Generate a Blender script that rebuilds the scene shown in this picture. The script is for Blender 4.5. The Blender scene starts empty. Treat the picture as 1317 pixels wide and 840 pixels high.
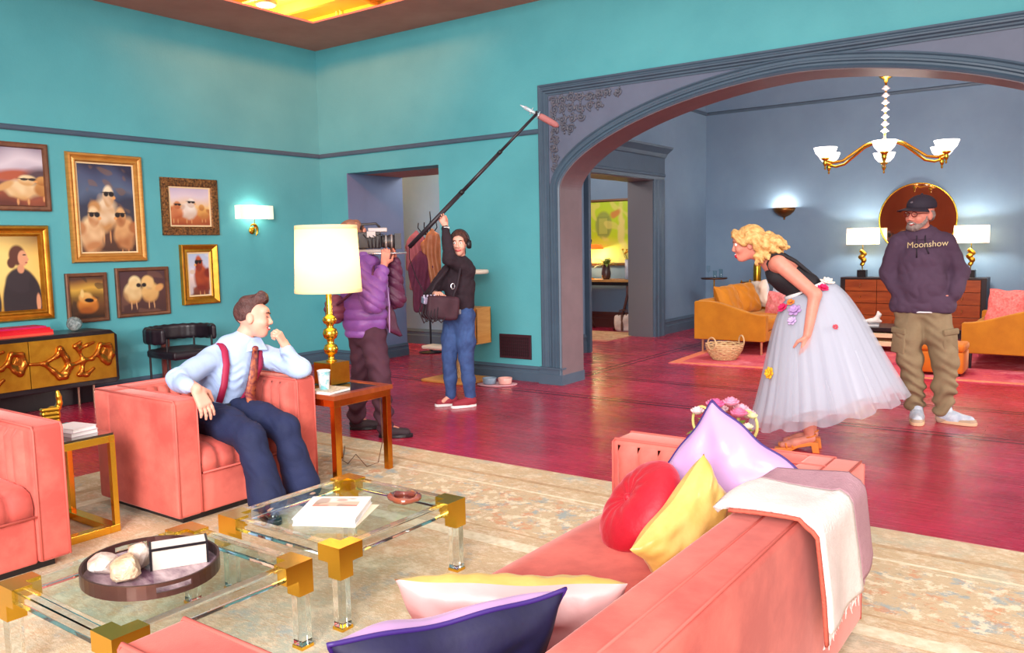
import bpy, bmesh, math, random
import numpy as np
from mathutils import Vector, Matrix

random.seed(7)
scene = bpy.context.scene
C = scene.collection
PI = math.pi

# ---------------------------------------------------------------- camera
YAW, PITCH, ROLL = -0.62442, 0.0989, 0.019886
cam_d = bpy.data.cameras.new('camera')
cam_d.sensor_width = 36.0
cam_d.lens = 1061.1 / 1317 * 36
cam_d.clip_end = 100
cam = bpy.data.objects.new('camera', cam_d)
C.objects.link(cam)
_f = Vector((math.sin(YAW) * math.cos(PITCH), math.cos(YAW) * math.cos(PITCH), -math.sin(PITCH)))
_r = Vector((math.cos(YAW), -math.sin(YAW), 0))
_d = _f.cross(_r)
_r2 = math.cos(ROLL) * _r + math.sin(ROLL) * _d
_d2 = -math.sin(ROLL) * _r + math.cos(ROLL) * _d
cam.matrix_world = Matrix(((_r2.x, -_d2.x, -_f.x, 0), (_r2.y, -_d2.y, -_f.y, 0), (_r2.z, -_d2.z, -_f.z, 1.5), (0, 0, 0, 1)))
scene.camera = cam

# ---------------------------------------------------------------- world, studio lights, exposure
scene.view_settings.view_transform = 'Standard'
scene.view_settings.look = 'None'
scene.view_settings.gamma = 1.0
scene.view_settings.use_curve_mapping = False
scene.view_settings.exposure = 0.47

world = bpy.data.worlds.new('studio_air')
scene.world = world
world.use_nodes = True
_bg = world.node_tree.nodes['Background']
_bg.inputs['Color'].default_value = (1.0, 0.90, 0.86, 1)
_bg.inputs['Strength'].default_value = 0.50


def area(name, loc, target, size, energy, color=(1, 1, 1), size_y=None, spread=180):
    l = bpy.data.lights.new(name, 'AREA')
    l.energy = energy
    l.color = color
    l.size = size
    if size_y:
        l.shape = 'RECTANGLE'
        l.size_y = size_y
    l.spread = math.radians(spread)
    o = bpy.data.objects.new(name, l)
    C.objects.link(o)
    o.location = loc
    o.rotation_euler = (Vector(target) - Vector(loc)).to_track_quat('-Z', 'Y').to_euler()
    return o


def point(name, loc, energy, color=(1, .8, .55), r=.04):
    l = bpy.data.lights.new(name, 'POINT')
    l.energy = energy
    l.color = color
    l.shadow_soft_size = r
    o = bpy.data.objects.new(name, l)
    C.objects.link(o)
    o.location = loc
    return o


def spot(name, loc, target, energy, angle, blend=.3, color=(1, 1, 1), r=.1):
    l = bpy.data.lights.new(name, 'SPOT')
    l.energy = energy
    l.color = color
    l.spot_size = math.radians(angle)
    l.spot_blend = blend
    l.shadow_soft_size = r
    o = bpy.data.objects.new(name, l)
    C.objects.link(o)
    o.location = loc
    o.rotation_euler = (Vector(target) - Vector(loc)).to_track_quat('-Z', 'Y').to_euler()
    return o


area('studio_key_softbox', (.5, -3.6, 3.2), (-6.0, 7.0, -.3), 4.0, 345, (1, .95, .93), spread=105)
area('studio_overhead_softbox', (-2.6, 2.6, 5.6), (-2.8, 3.2, 0), 3.6, 50, (1, .93, .88))
spot('studio_side_key', (5.2, 5.6, 3.3), (-1.6, 5.0, .5), 900, 46, .5, (1, .88, .78), .35)
spot('far_room_side_lamp', (2.6, 9.6, 2.2), (-2.0, 8.1, 0), 420, 40, .4, (1, .90, .82), .12)
area('far_room_fill', (-1.6, 8.6, 3.9), (-2.8, 13.5, 1.6), 1.8, 150, (1, .94, .93))  # unseen fill, added to brighten the far room

# ---------------------------------------------------------------- helpers: colour and materials
def S(r, g, b, a=1.0):
    def f(c):
        c /= 255.0
        return c / 12.92 if c <= .04045 else ((c + .055) / 1.055) ** 2.4
    return (f(r), f(g), f(b), a)


MATS = {}


def mat(name, rgb, rough=.5, metal=0.0, var=None, bump=None, coat=0, sheen=0, emit=None, alpha=None, trans=0, ior=1.45, sub=0, spec=.5, stretch=(1, 1, 1)):
    """procedural principled material; var=(scale, amount, rgb2) mottling, bump=(scale, strength)"""
    if name in MATS:
        return MATS[name]
    m = bpy.data.materials.new(name)
    m.use_nodes = True
    nt = m.node_tree
    b = nt.nodes['Principled BSDF']
    b.inputs['Base Color'].default_value = S(*rgb)
    b.inputs['Roughness'].default_value = rough
    b.inputs['Metallic'].default_value = metal
    b.inputs['IOR'].default_value = ior
    b.inputs['Specular IOR Level'].default_value = spec
    if coat:
        b.inputs['Coat Weight'].default_value = coat
        b.inputs['Coat Roughness'].default_value = .12
    if sheen:
        b.inputs['Sheen Weight'].default_value = sheen
        b.inputs['Sheen Roughness'].default_value = .35
        b.inputs['Sheen Tint'].default_value = S(*[min(255, int(c * .5 + 128)) for c in rgb])
    if emit:
        b.inputs['Emission Color'].default_value = S(*emit[0])
        b.inputs['Emission Strength'].default_value = emit[1]
    if alpha is not None:
        b.inputs['Alpha'].default_value = alpha
    if trans:
        b.inputs['Transmission Weight'].default_value = trans
    if sub:
        b.inputs['Subsurface Weight'].default_value = sub
        b.inputs['Subsurface Radius'].default_value = (.02, .008, .004)
    L = nt.links.new
    if var or bump:
        tc = nt.nodes.new('ShaderNodeTexCoord')
        mp = nt.nodes.new('ShaderNodeMapping')
        mp.inputs['Scale'].default_value = stretch
        L(tc.outputs['Object'], mp.inputs['Vector'])
    if var:
        n = nt.nodes.new('ShaderNodeTexNoise')
        n.inputs['Scale'].default_value = var[0]
        n.inputs['Detail'].default_value = 5
        n.inputs['Roughness'].default_value = .6
        L(mp.outputs[0], n.inputs['Vector'])
        cr = nt.nodes.new('ShaderNodeValToRGB')
        cr.color_ramp.elements[0].position = .5 - .5 * (1 - var[1]) * .6 - .05
        cr.color_ramp.elements[1].position = .5 + .5 * (1 - var[1]) * .6 + .05
        cr.color_ramp.elements[0].color = S(*var[2])
        cr.color_ramp.elements[1].color = S(*rgb)
        L(n.outputs['Fac'], cr.inputs['Fac'])
        L(cr.outputs['Color'], b.inputs['Base Color'])
    if bump:
        n2 = nt.nodes.new('ShaderNodeTexNoise')
        n2.inputs['Scale'].default_value = bump[0]
        n2.inputs['Detail'].default_value = 4
        L(mp.outputs[0], n2.inputs['Vector'])
        bp = nt.nodes.new('ShaderNodeBump')
        bp.inputs['Strength'].default_value = bump[1]
        bp.inputs['Distance'].default_value = .01
        L(n2.outputs['Fac'], bp.inputs['Height'])
        L(bp.outputs['Normal'], b.inputs['Normal'])
    MATS[name] = m
    return m


# ---------------------------------------------------------------- helpers: objects
def obj(name, me, m=None, parent=None, smooth=False, loc=None, rot=None):
    o = bpy.data.objects.new(name, me)
    C.objects.link(o)
    if m is not None:
        for k in (m if isinstance(m, (list, tuple)) else [m]):
            me.materials.append(k)
    if parent:
        o.parent = parent
    if smooth:
        me.polygons.foreach_set('use_smooth', [True] * len(me.polygons))
    if loc:
        o.location = loc
    if rot:
        o.rotation_euler = rot
    return o


def tag(o, label, cat, group=None):
    o['label'] = label
    o['category'] = cat
    if group:
        o['group'] = group
    return o


def thing(name, label, cat, loc=(0, 0, 0), rz=0, group=None):
    o = bpy.data.objects.new(name, None)
    o.empty_display_size = .1
    C.objects.link(o)
    o.location = loc
    o.rotation_euler = (0, 0, rz)
    return tag(o, label, cat, group)


def struct(o, label=None, cat=None):
    o['kind'] = 'structure'
    if label:
        o['label'] = label
    if cat:
        o['category'] = cat
    return o


def dup(root, loc, rz=None, label=None, group=None, parent=None):
    r = root.copy()
    C.objects.link(r)
    r.location = loc
    if rz is not None:
        r.rotation_euler = (0, 0, rz)
    if label:
        r['label'] = label
    if group:
        r['group'] = group
    if parent:
        r.parent = parent
    for ch in list(root.children):
        c = ch.copy()
        C.objects.link(c)
        c.parent = r
        for g in list(ch.children):
            d = g.copy()
            C.objects.link(d)
            d.parent = c
    return r


def rotm(rx=0, ry=0, rz=0):
    return Matrix.Rotation(rz, 3, 'Z') @ Matrix.Rotation(ry, 3, 'Y') @ Matrix.Rotation(rx, 3, 'X')


class MB:
    """collects geometry and links it as one mesh object"""

    def __init__(s):
        s.v, s.f, s.mi = [], [], []

    def add(s, vs, fs, mi=0):
        o = len(s.v)
        s.v += [tuple(v) for v in vs]
        s.f += [tuple(i + o for i in f) for f in fs]
        s.mi += [mi] * len(fs)
        return s

    def box(s, c, d, R=None, mi=0, bev=0, seg=2):
        c = Vector(c)
        if bev:
            bm = bmesh.new()
            bmesh.ops.create_cube(bm, size=1)
            for v in bm.verts:
                v.co = Vector((v.co.x * d[0], v.co.y * d[1], v.co.z * d[2]))
            bmesh.ops.bevel(bm, geom=list(bm.edges), offset=bev, segments=seg, affect='EDGES', profile=.5)
            bm.verts.index_update()
            vs = [(R @ v.co if R else v.co) + c for v in bm.verts]
            fs = [[v.index for v in f.verts] for f in bm.faces]
            bm.free()
            return s.add(vs, fs, mi)
        vs = []
        for x in (-.5, .5):
            for y in (-.5, .5):
                for z in (-.5, .5):
                    p = Vector((x * d[0], y * d[1], z * d[2]))
                    vs.append((R @ p if R else p) + c)
        return s.add(vs, [(0, 1, 3, 2), (4, 6, 7, 5), (0, 4, 5, 1), (2, 3, 7, 6), (0, 2, 6, 4), (1, 5, 7, 3)], mi)

    def bb(s, x0, x1, y0, y1, z0, z1, mi=0, bev=0, seg=2):
        return s.box(((x0 + x1) / 2, (y0 + y1) / 2, (z0 + z1) / 2), (x1 - x0, y1 - y0, z1 - z0), None, mi, bev, seg)

    def tube(s, pts, r, n=8, mi=0, closed=False, cap=True):
        pts = [Vector(p) for p in pts]
        N = len(pts)
        rs = r if isinstance(r, (list, tuple)) else [r] * N
        T = []
        for i in range(N):
            a = pts[(i - 1) % N] if (closed or i > 0) else pts[i]
            b = pts[(i + 1) % N] if (closed or i < N - 1) else pts[i]
            t = (b - a)
            T.append(t.normalized() if t.length > 1e-9 else Vector((0, 0, 1)))
        u = T[0].orthogonal().normalized()
        vs, fs = [], []
        for i in range(N):
            u = (u - T[i] * u.dot(T[i]))
            u = u.normalized() if u.length > 1e-6 else T[i].orthogonal().normalized()
            w = T[i].cross(u)
            for k in range(n):
                a = 2 * PI * k / n
                vs.append(pts[i] + (u * math.cos(a) + w * math.sin(a)) * rs[i])
        for i in range(N if closed else N - 1):
            j = (i + 1) % N
            for k in range(n):
                k2 = (k + 1) % n
                fs.append((i * n + k, i * n + k2, j * n + k2, j * n + k))
        if cap and not closed:
            fs.append(tuple(range(n - 1, -1, -1)))
            fs.append(tuple((N - 1) * n + k for k in range(n)))
        return s.add(vs, fs, mi)

    def lathe(s, prof, c=(0, 0, 0), n=20, mi=0, R=None, sx=1, sy=1, cap=True):
        c = Vector(c)
        vs, fs = [], []
        for r, z in prof:
            for k in range(n):
                a = 2 * PI * k / n
                p = Vector((r * math.cos(a) * sx, r * math.sin(a) * sy, z))
                vs.append((R @ p if R else p) + c)
        m = len(prof)
        for i in range(m - 1):
            for k in range(n):
                k2 = (k + 1) % n
                fs.append((i * n + k, i * n + k2, (i + 1) * n + k2, (i + 1) * n + k))
        if cap:
            if prof[0][0] > 1e-5:
                fs.append(tuple(range(n - 1, -1, -1)))
            if prof[-1][0] > 1e-5:
                fs.append(tuple((m - 1) * n + k for k in range(n)))
        return s.add(vs, fs, mi)

    def cyl(s, a, b, r, n=14, mi=0, r2=None):
        return s.tube([a, b], [r, r if r2 is None else r2], n, mi)

    def ball(s, c, r, n=12, m=8, mi=0, R=None):
        rr = r if isinstance(r, (list, tuple)) else (r, r, r)
        c = Vector(c)
        vs, fs = [], []
        for i in range(m + 1):
            th = PI * i / m
            for k in range(n):
                a = 2 * PI * k / n
                p = Vector((rr[0] * math.sin(th) * math.cos(a), rr[1] * math.sin(th) * math.sin(a), -rr[2] * math.cos(th)))
                vs.append((R @ p if R else p) + c)
        for i in range(m):
            for k in range(n):
                k2 = (k + 1) % n
                fs.append((i * n + k, i * n + k2, (i + 1) * n + k2, (i + 1) * n + k))
        return s.add(vs, fs, mi)

    def prism(s, poly, h0, h1, axis='z', mi=0):
        """poly of 2D points extruded along axis (z: xy poly, y: xz poly, x: yz poly)"""
        def P(p, h):
            return {'z': (p[0], p[1], h), 'y': (p[0], h, p[1]), 'x': (h, p[0], p[1])}[axis]
        n = len(poly)
        vs = [P(p, h0) for p in poly] + [P(p, h1) for p in poly]
        fs = [tuple(range(n - 1, -1, -1)), tuple(range(n, 2 * n))]
        fs += [(i, (i + 1) % n, n + (i + 1) % n, n + i) for i in range(n)]
        return s.add(vs, fs, mi)

    def surf(s, rows, mi=0, closed_u=False, closed_v=False):
        m, n = len(rows), len(rows[0])
        vs = [p for r in rows for p in r]
        fs = []
        for i in range(m if closed_v else m - 1):
            for k in range(n if closed_u else n - 1):
                i2, k2 = (i + 1) % m, (k + 1) % n
                fs.append((i * n + k, i * n + k2, i2 * n + k2, i2 * n + k))
        return s.add(vs, fs, mi)

    def sweep(s, path, prof, N, closed=False, mi=0, cap=True):
        """moulding: prof = [(offset in plane, proud)], N = proud direction"""
        N = Vector(N).normalized()
        path = [Vector(p) for p in path]
        n = len(path)
        rows = []
        for i in range(n):
            a = path[(i - 1) % n] if (closed or i > 0) else None
            b = path[(i + 1) % n] if (closed or i < n - 1) else None
            t1 = (path[i] - a).normalized() if a is not None else None
            t2 = (b - path[i]).normalized() if b is not None else None
            if t1 is None:
                side = N.cross(t2)
                mtr = 1
            elif t2 is None:
                side = N.cross(t1)
                mtr = 1
            else:
                s1, s2 = N.cross(t1), N.cross(t2)
                side = (s1 + s2).normalized()
                mtr = 1 / max(.3, side.dot(s1))
            rows.append([path[i] + side * d * mtr + N * h for d, h in prof])
        o = len(s.v)
        s.surf(rows, mi, closed_v=closed)
        if cap and not closed:
            k = len(prof)
            s.f.append(tuple(o + i for i in range(k)))
            s.f.append(tuple(o + (n - 1) * k + i for i in range(k - 1, -1, -1)))
            s.mi += [mi, mi]
        return s

    def build(s, name, m=None, parent=None, smooth=False, bevel=0, seg=2, sub=0, loc=None, rot=None, angle=None):
        me = bpy.data.meshes.new(name)
        me.from_pydata(s.v, [], s.f)
        if any(s.mi):
            me.polygons.foreach_set('material_index', s.mi)
        bm = bmesh.new()
        bm.from_mesh(me)
        bmesh.ops.recalc_face_normals(bm, faces=bm.faces)
        bm.to_mesh(me)
        bm.free()
        o = obj(name, me, m, parent, smooth, loc, rot)
        if bevel:
            b = o.modifiers.new('bevel', 'BEVEL')
            b.width = bevel
            b.segments = seg
            b.limit_method = 'ANGLE'
            b.angle_limit = math.radians(40)
        if sub:
            b = o.modifiers.new('subdivision', 'SUBSURF')
            b.levels = sub
            b.render_levels = sub
        if angle:
            me.polygons.foreach_set('use_smooth', [True] * len(me.polygons))
            me.set_sharp_from_angle(angle=math.radians(angle))
        return o


# ---------------------------------------------------------------- helpers: implicit surfaces for bodies and soft things
class Sdf:
    def __init__(s, h=.006):
        s.h, s.p = h, []

    def cap(s, a, b, ra, rb=None, k=.02, t=0, op='u', sq=None):
        a, b = np.array(a, float), np.array(b, float)
        rb = ra if rb is None else rb
        m = max(ra, rb)
        lo, hi = np.minimum(a, b) - m, np.maximum(a, b) + m

        def f(P):
            q = [P[i] - a[i] for i in range(3)]
            d = b - a
            if sq is not None:
                n = np.array(sq[0], float)
                n /= np.linalg.norm(n)
                g = 1 / sq[1] - 1
                dn = q[0] * n[0] + q[1] * n[1] + q[2] * n[2]
                q = [q[i] + n[i] * dn * g for i in range(3)]
                d = d + n * (d @ n) * g
            dd = d @ d
            tt = np.clip((q[0] * d[0] + q[1] * d[1] + q[2] * d[2]) / max(dd, 1e-12), 0, 1)
            return np.sqrt(sum((q[i] - tt * d[i]) ** 2 for i in range(3))) - (ra + (rb - ra) * tt)
        s.p.append((f, lo, hi, k, t, op))
        return s

    def chain(s, pts, rs, k=.02, t=0, op='u', sq=None):
        for i in range(len(pts) - 1):
            s.cap(pts[i], pts[i + 1], rs[i], rs[i + 1], k, t, op, sq)
        return s

    def ell(s, c, r, R=None, k=.02, t=0, op='u'):
        c, r = np.array(c, float), np.array(r, float)
        M = np.array(R, float).T if R is not None else np.eye(3)
        m = r.max() if R is not None else r

        def f(P):
            q = [P[i] - c[i] for i in range(3)]
            l = [M[j][0] * q[0] + M[j][1] * q[1] + M[j][2] * q[2] for j in range(3)]
            k0 = np.sqrt(sum((l[j] / r[j]) ** 2 for j in range(3)))
            k1 = np.sqrt(sum((l[j] / r[j] ** 2) ** 2 for j in range(3))) + 1e-9
            return k0 * (k0 - 1) / k1
        s.p.append((f, c - m, c + m, k, t, op))
        return s

    def box(s, c, hd, R=None, rad=.01, k=.01, t=0, op='u'):
        c, hd = np.array(c, float), np.array(hd, float) - rad
        M = np.array(R, float).T if R is not None else np.eye(3)
        m = np.linalg.norm(hd) + rad if R is not None else hd + rad

        def f(P):
            q = [P[i] - c[i] for i in range(3)]
            l = [np.abs(M[j][0] * q[0] + M[j][1] * q[1] + M[j][2] * q[2]) - hd[j] for j in range(3)]
            o = np.sqrt(sum(np.maximum(x, 0) ** 2 for x in l))
            return o + np.minimum(np.maximum(l[0], np.maximum(l[1], l[2])), 0) - rad
        s.p.append((f, c - m, c + m, k, t, op))
        return s

    def mesh(s, name, mats, parent=None, disp=None, loc=None, relax=1):
        h = s.h
        U = [p for p in s.p if p[5] == 'u']
        lo = np.min([p[1] for p in U], axis=0) - 4 * h
        hi = np.max([p[2] for p in U], axis=0) + 4 * h
        n = np.ceil((hi - lo) / h).astype(int) + 1
        ax = [lo[i] + h * np.arange(n[i]) for i in range(3)]
        F = np.full(n, .2, np.float32)
        T = np.zeros(n, np.int8)
        for f, a, b, k, t, op in s.p:
            e = k + 3 * h
            i0 = np.clip(np.floor((a - e - lo) / h).astype(int), 0, n - 1)
            i1 = np.clip(np.ceil((b + e - lo) / h).astype(int) + 1, 1, n)
            if np.any(i1 <= i0):
                continue
            sl = tuple(slice(i0[i], i1[i]) for i in range(3))
            P = [ax[0][sl[0]][:, None, None], ax[1][sl[1]][None, :, None], ax[2][sl[2]][None, None, :]]
            d = f(P).astype(np.float32)
            g = F[sl]
            if op == 'u':
                w = d < g
                T[sl] = np.where(w, t, T[sl])
                hh = np.clip(.5 + .5 * (g - d) / max(k, 1e-6), 0, 1)
                F[sl] = g * (1 - hh) + d * hh - k * hh * (1 - hh)
            else:
                d = -d
                hh = np.clip(.5 - .5 * (g - d) / max(k, 1e-6), 0, 1)
                F[sl] = g * (1 - hh) + d * hh + k * hh * (1 - hh)
        ins = F < 0
        cs = np.zeros(n - 1, np.int8)
        for i in (0, 1):
            for j in (0, 1):
                for l in (0, 1):
                    cs += ins[i:n[0] - 1 + i, j:n[1] - 1 + j, l:n[2] - 1 + l]
        act = np.argwhere((cs > 0) & (cs < 8))
        idx = np.full(n - 1, -1, np.int32)
        idx[tuple(act.T)] = np.arange(len(act))
        acc = np.zeros((len(act), 3))
        cnt = np.zeros(len(act))
        cor = [(i, j, l) for i in (0, 1) for j in (0, 1) for l in (0, 1)]
        V = {c: F[act[:, 0] + c[0], act[:, 1] + c[1], act[:, 2] + c[2]] for c in cor}
        for c in cor:
            for x in range(3):
                if c[x] == 0:
                    c2 = tuple(1 if y == x else c[y] for y in range(3))
                    v0, v1 = V[c], V[c2]
                    w = (v0 < 0) != (v1 < 0)
                    tt = np.where(w, v0 / np.where(w, v0 - v1, 1), 0)
                    pt = np.array(c, float)[None, :].repeat(len(act), 0)
                    pt[:, x] += tt
                    acc += pt * w[:, None]
                    cnt += w
        vco = lo + h * (act + acc / cnt[:, None])
        quads = []
        for x in range(3):
            y, z = (x + 1) % 3, (x + 2) % 3
            s0 = [slice(1, n[i] - 1) for i in range(3)]
            s1 = list(s0)
            s0[x] = slice(0, n[x] - 1)
            s1[x] = slice(1, n[x])
            a, b = ins[tuple(s0)], ins[tuple(s1)]
            e = np.argwhere(a != b)
            if len(e) == 0:
                continue
            fl = a[tuple(e.T)]
            for i in range(3):
                if i != x:
                    e[:, i] += 1
            def I(dy, dz):
                q = e.copy()
                q[:, y] += dy
                q[:, z] += dz
                return idx[tuple(q.T)]
            q = np.stack([I(-1, -1), I(0, -1), I(0, 0), I(-1, 0)], 1)
            q[~fl] = q[~fl][:, ::-1]
            quads.append(q)
        quads = np.concatenate(quads)
        ft = T[tuple(np.clip(np.round((vco[quads[:, 0]] - lo) / h).astype(int), 0, n - 1).T)]
        for _ in range(relax):
            sm = np.zeros_like(vco)
            ct = np.zeros(len(vco))
            for i in range(4):
                a, b = quads[:, i], quads[:, (i + 1) % 4]
                np.add.at(sm, a, vco[b])
                np.add.at(ct, a, 1)
                np.add.at(sm, b, vco[a])
                np.add.at(ct, b, 1)
            vco = vco * .45 + .55 * sm / np.maximum(ct, 1)[:, None]
        if disp is not None:
            e1 = vco[quads[:, 2]] - vco[quads[:, 0]]
            e2 = vco[quads[:, 3]] - vco[quads[:, 1]]
            fn = np.cross(e1, e2)
            vn = np.zeros_like(vco)
            for i in range(4):
                np.add.at(vn, quads[:, i], fn)
            vn /= np.linalg.norm(vn, axis=1)[:, None] + 1e-12
            vco = vco + vn * disp(vco, vn)[:, None]
        me = bpy.data.meshes.new(name)
        me.vertices.add(len(vco))
        me.vertices.foreach_set('co', vco.astype(np.float32).ravel())
        nq = len(quads)
        me.loops.add(nq * 4)
        me.loops.foreach_set('vertex_index', quads.astype(np.int32).ravel())
        me.polygons.add(nq)
        me.polygons.foreach_set('loop_start', np.arange(0, nq * 4, 4, dtype=np.int32))
        me.polygons.foreach_set('material_index', ft.astype(np.int32))
        me.polygons.foreach_set('use_smooth', np.ones(nq, bool))
        me.update(calc_edges=True)
        me.validate()
        return obj(name, me, mats, parent, False, loc)


def wob(P, f, seed=0):
    """cheap smooth 3D noise in -1..1 for folds and mottling"""
    r = np.random.RandomState(seed)
    o = np.zeros(len(P))
    for i in range(6):
        k = r.normal(size=3)
        k /= np.linalg.norm(k)
        o += np.sin((P @ k) * f * (.7 + .6 * r.rand()) + r.rand() * 7 + 1.3 * np.sin((P @ np.roll(k, 1)) * f * .6 + r.rand() * 7))
    return o / 3.2


# flat print on a canvas: colours per vertex of a fine grid
paint_m = bpy.data.materials.new('painted_canvas')
paint_m.use_nodes = True
_a = paint_m.node_tree.nodes.new('ShaderNodeAttribute')
_a.attribute_name = 'Col'
paint_m.node_tree.links.new(_a.outputs['Color'], paint_m.node_tree.nodes['Principled BSDF'].inputs['Base Color'])
paint_m.node_tree.nodes['Principled BSDF'].inputs['Roughness'].default_value = .45


class Paint:
    def __init__(s, w, h, step=.006):
        s.w, s.h = w, h
        s.nx, s.ny = max(8, int(w / step)), max(8, int(h / step))
        u, v = np.meshgrid(np.linspace(0, 1, s.nx), np.linspace(0, 1, s.ny))
        s.u, s.v = u, v
        s.c = np.zeros((s.ny, s.nx, 3))

    def n(s, f, seed=1):
        P = np.stack([s.u.ravel() * s.w, s.v.ravel() * s.h, np.zeros(s.u.size)], 1)
        return wob(P, f, seed).reshape(s.u.shape)

    def mix(s, m, rgb):
        c = np.array(S(*rgb)[:3])
        s.c = s.c * (1 - m[..., None]) + c * m[..., None]
        return s

    def grad(s, stops, jitter=.06, f=20, seed=3):
        v = np.clip(s.v + jitter * s.n(f, seed), 0, 1)
        ps = [p for p, _ in stops]
        cs = np.array([S(*c)[:3] for _, c in stops])
        s.c = np.stack([np.interp(v, ps, cs[:, i]) for i in range(3)], -1)
        return s

    def blob(s, cx, cy, rx, ry, rgb, soft=.25, rot=0, jit=.0, seed=5, rgb2=None):
        a = s.w / s.h
        x, y = (s.u - cx), (s.v - cy) / a
        ry = ry / a
        c, q = math.cos(rot), math.sin(rot)
        x, y = x * c + y * q, -x * q + y * c
        d = np.sqrt((x / rx) ** 2 + (y / ry) ** 2)
        if jit:
            d = d + jit * s.n(40, seed)
        m = np.clip((1 - d) / soft + .5, 0, 1)
        if rgb2:
            t = np.clip(.5 + .5 * y / ry + .25 * s.n(50, seed + 1), 0, 1)
            c1, c2 = np.array(S(*rgb)[:3]), np.array(S(*rgb2)[:3])
            cc = c2 * (1 - t[..., None]) + c1 * t[..., None]
            s.c = s.c * (1 - m[..., None]) + cc * m[..., None]
            return s
        return s.mix(m, rgb)

    def rect(s, x0, x1, y0, y1, rgb, soft=.01):
        m = np.clip((s.u - x0) / soft + .5, 0, 1) * np.clip((x1 - s.u) / soft + .5, 0, 1) * np.clip((s.v - y0) / soft + .5, 0, 1) * np.clip((y1 - s.v) / soft + .5, 0, 1)
        return s.mix(m, rgb)

    def speck(s, f, thr, rgb, a=1, seed=9):
        return s.mix(np.clip((s.n(f, seed) - thr) * 4, 0, 1) * a, rgb)

    def build(s, name, parent, y=0, z0=0):
        """grid in local XZ, facing -Y"""
        x = (s.u - .5) * s.w
        z = s.v * s.h + z0
        co = np.stack([x, np.full_like(x, y), z], -1).reshape(-1, 3)
        i = np.arange(s.ny - 1)[:, None] * s.nx + np.arange(s.nx - 1)[None, :]
        q = np.stack([i, i + 1, i + 1 + s.nx, i + s.nx], -1).reshape(-1, 4)
        me = bpy.data.meshes.new(name)
        me.from_pydata(co.tolist(), [], q.tolist())
        at = me.color_attributes.new('Col', 'FLOAT_COLOR', 'POINT')
        cc = np.ones((s.nx * s.ny, 4), np.float32)
        cc[:, :3] = np.clip(s.c.reshape(-1, 3), 0, 1)
        at.data.foreach_set('color', cc.ravel())
        return obj(name, me, paint_m, parent)
# ================================================================ THE SETTING
XA, YB, YD, XC, ZC = -8.36, 7.40, 13.95, -5.78, 4.02
AX, AW, AS, AR = -2.22, 2.42, 2.07, .855          # arch centre, half width, spring height, rise


def arch_z(x, grow=0.0):
    u = min(1, abs((x - AX) / (AW + grow)))
    return AS + (AR + grow) * (1 - u ** 1.72) ** (1 / 1.72)


def wall_mat(name, rgb, rgb2):
    m = mat(name, rgb, .62, var=(1.6, .25, rgb2), bump=(42, .12))
    return m


teal = wall_mat('teal_paint', (92, 178, 186), (80, 163, 173))
slate = wall_mat('slate_blue_paint', (118, 146, 170), (106, 132, 158))
trim_m = mat('slate_trim_paint', (78, 100, 118), .42, var=(5, .2, (70, 88, 106)))
panel_m = mat('mauve_panel_paint', (104, 114, 136), .5, var=(4, .2, (94, 102, 124)))
soffit_m = mat('brown_plaster', (196, 140, 122), .8, var=(2, .3, (176, 120, 104)))


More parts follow.
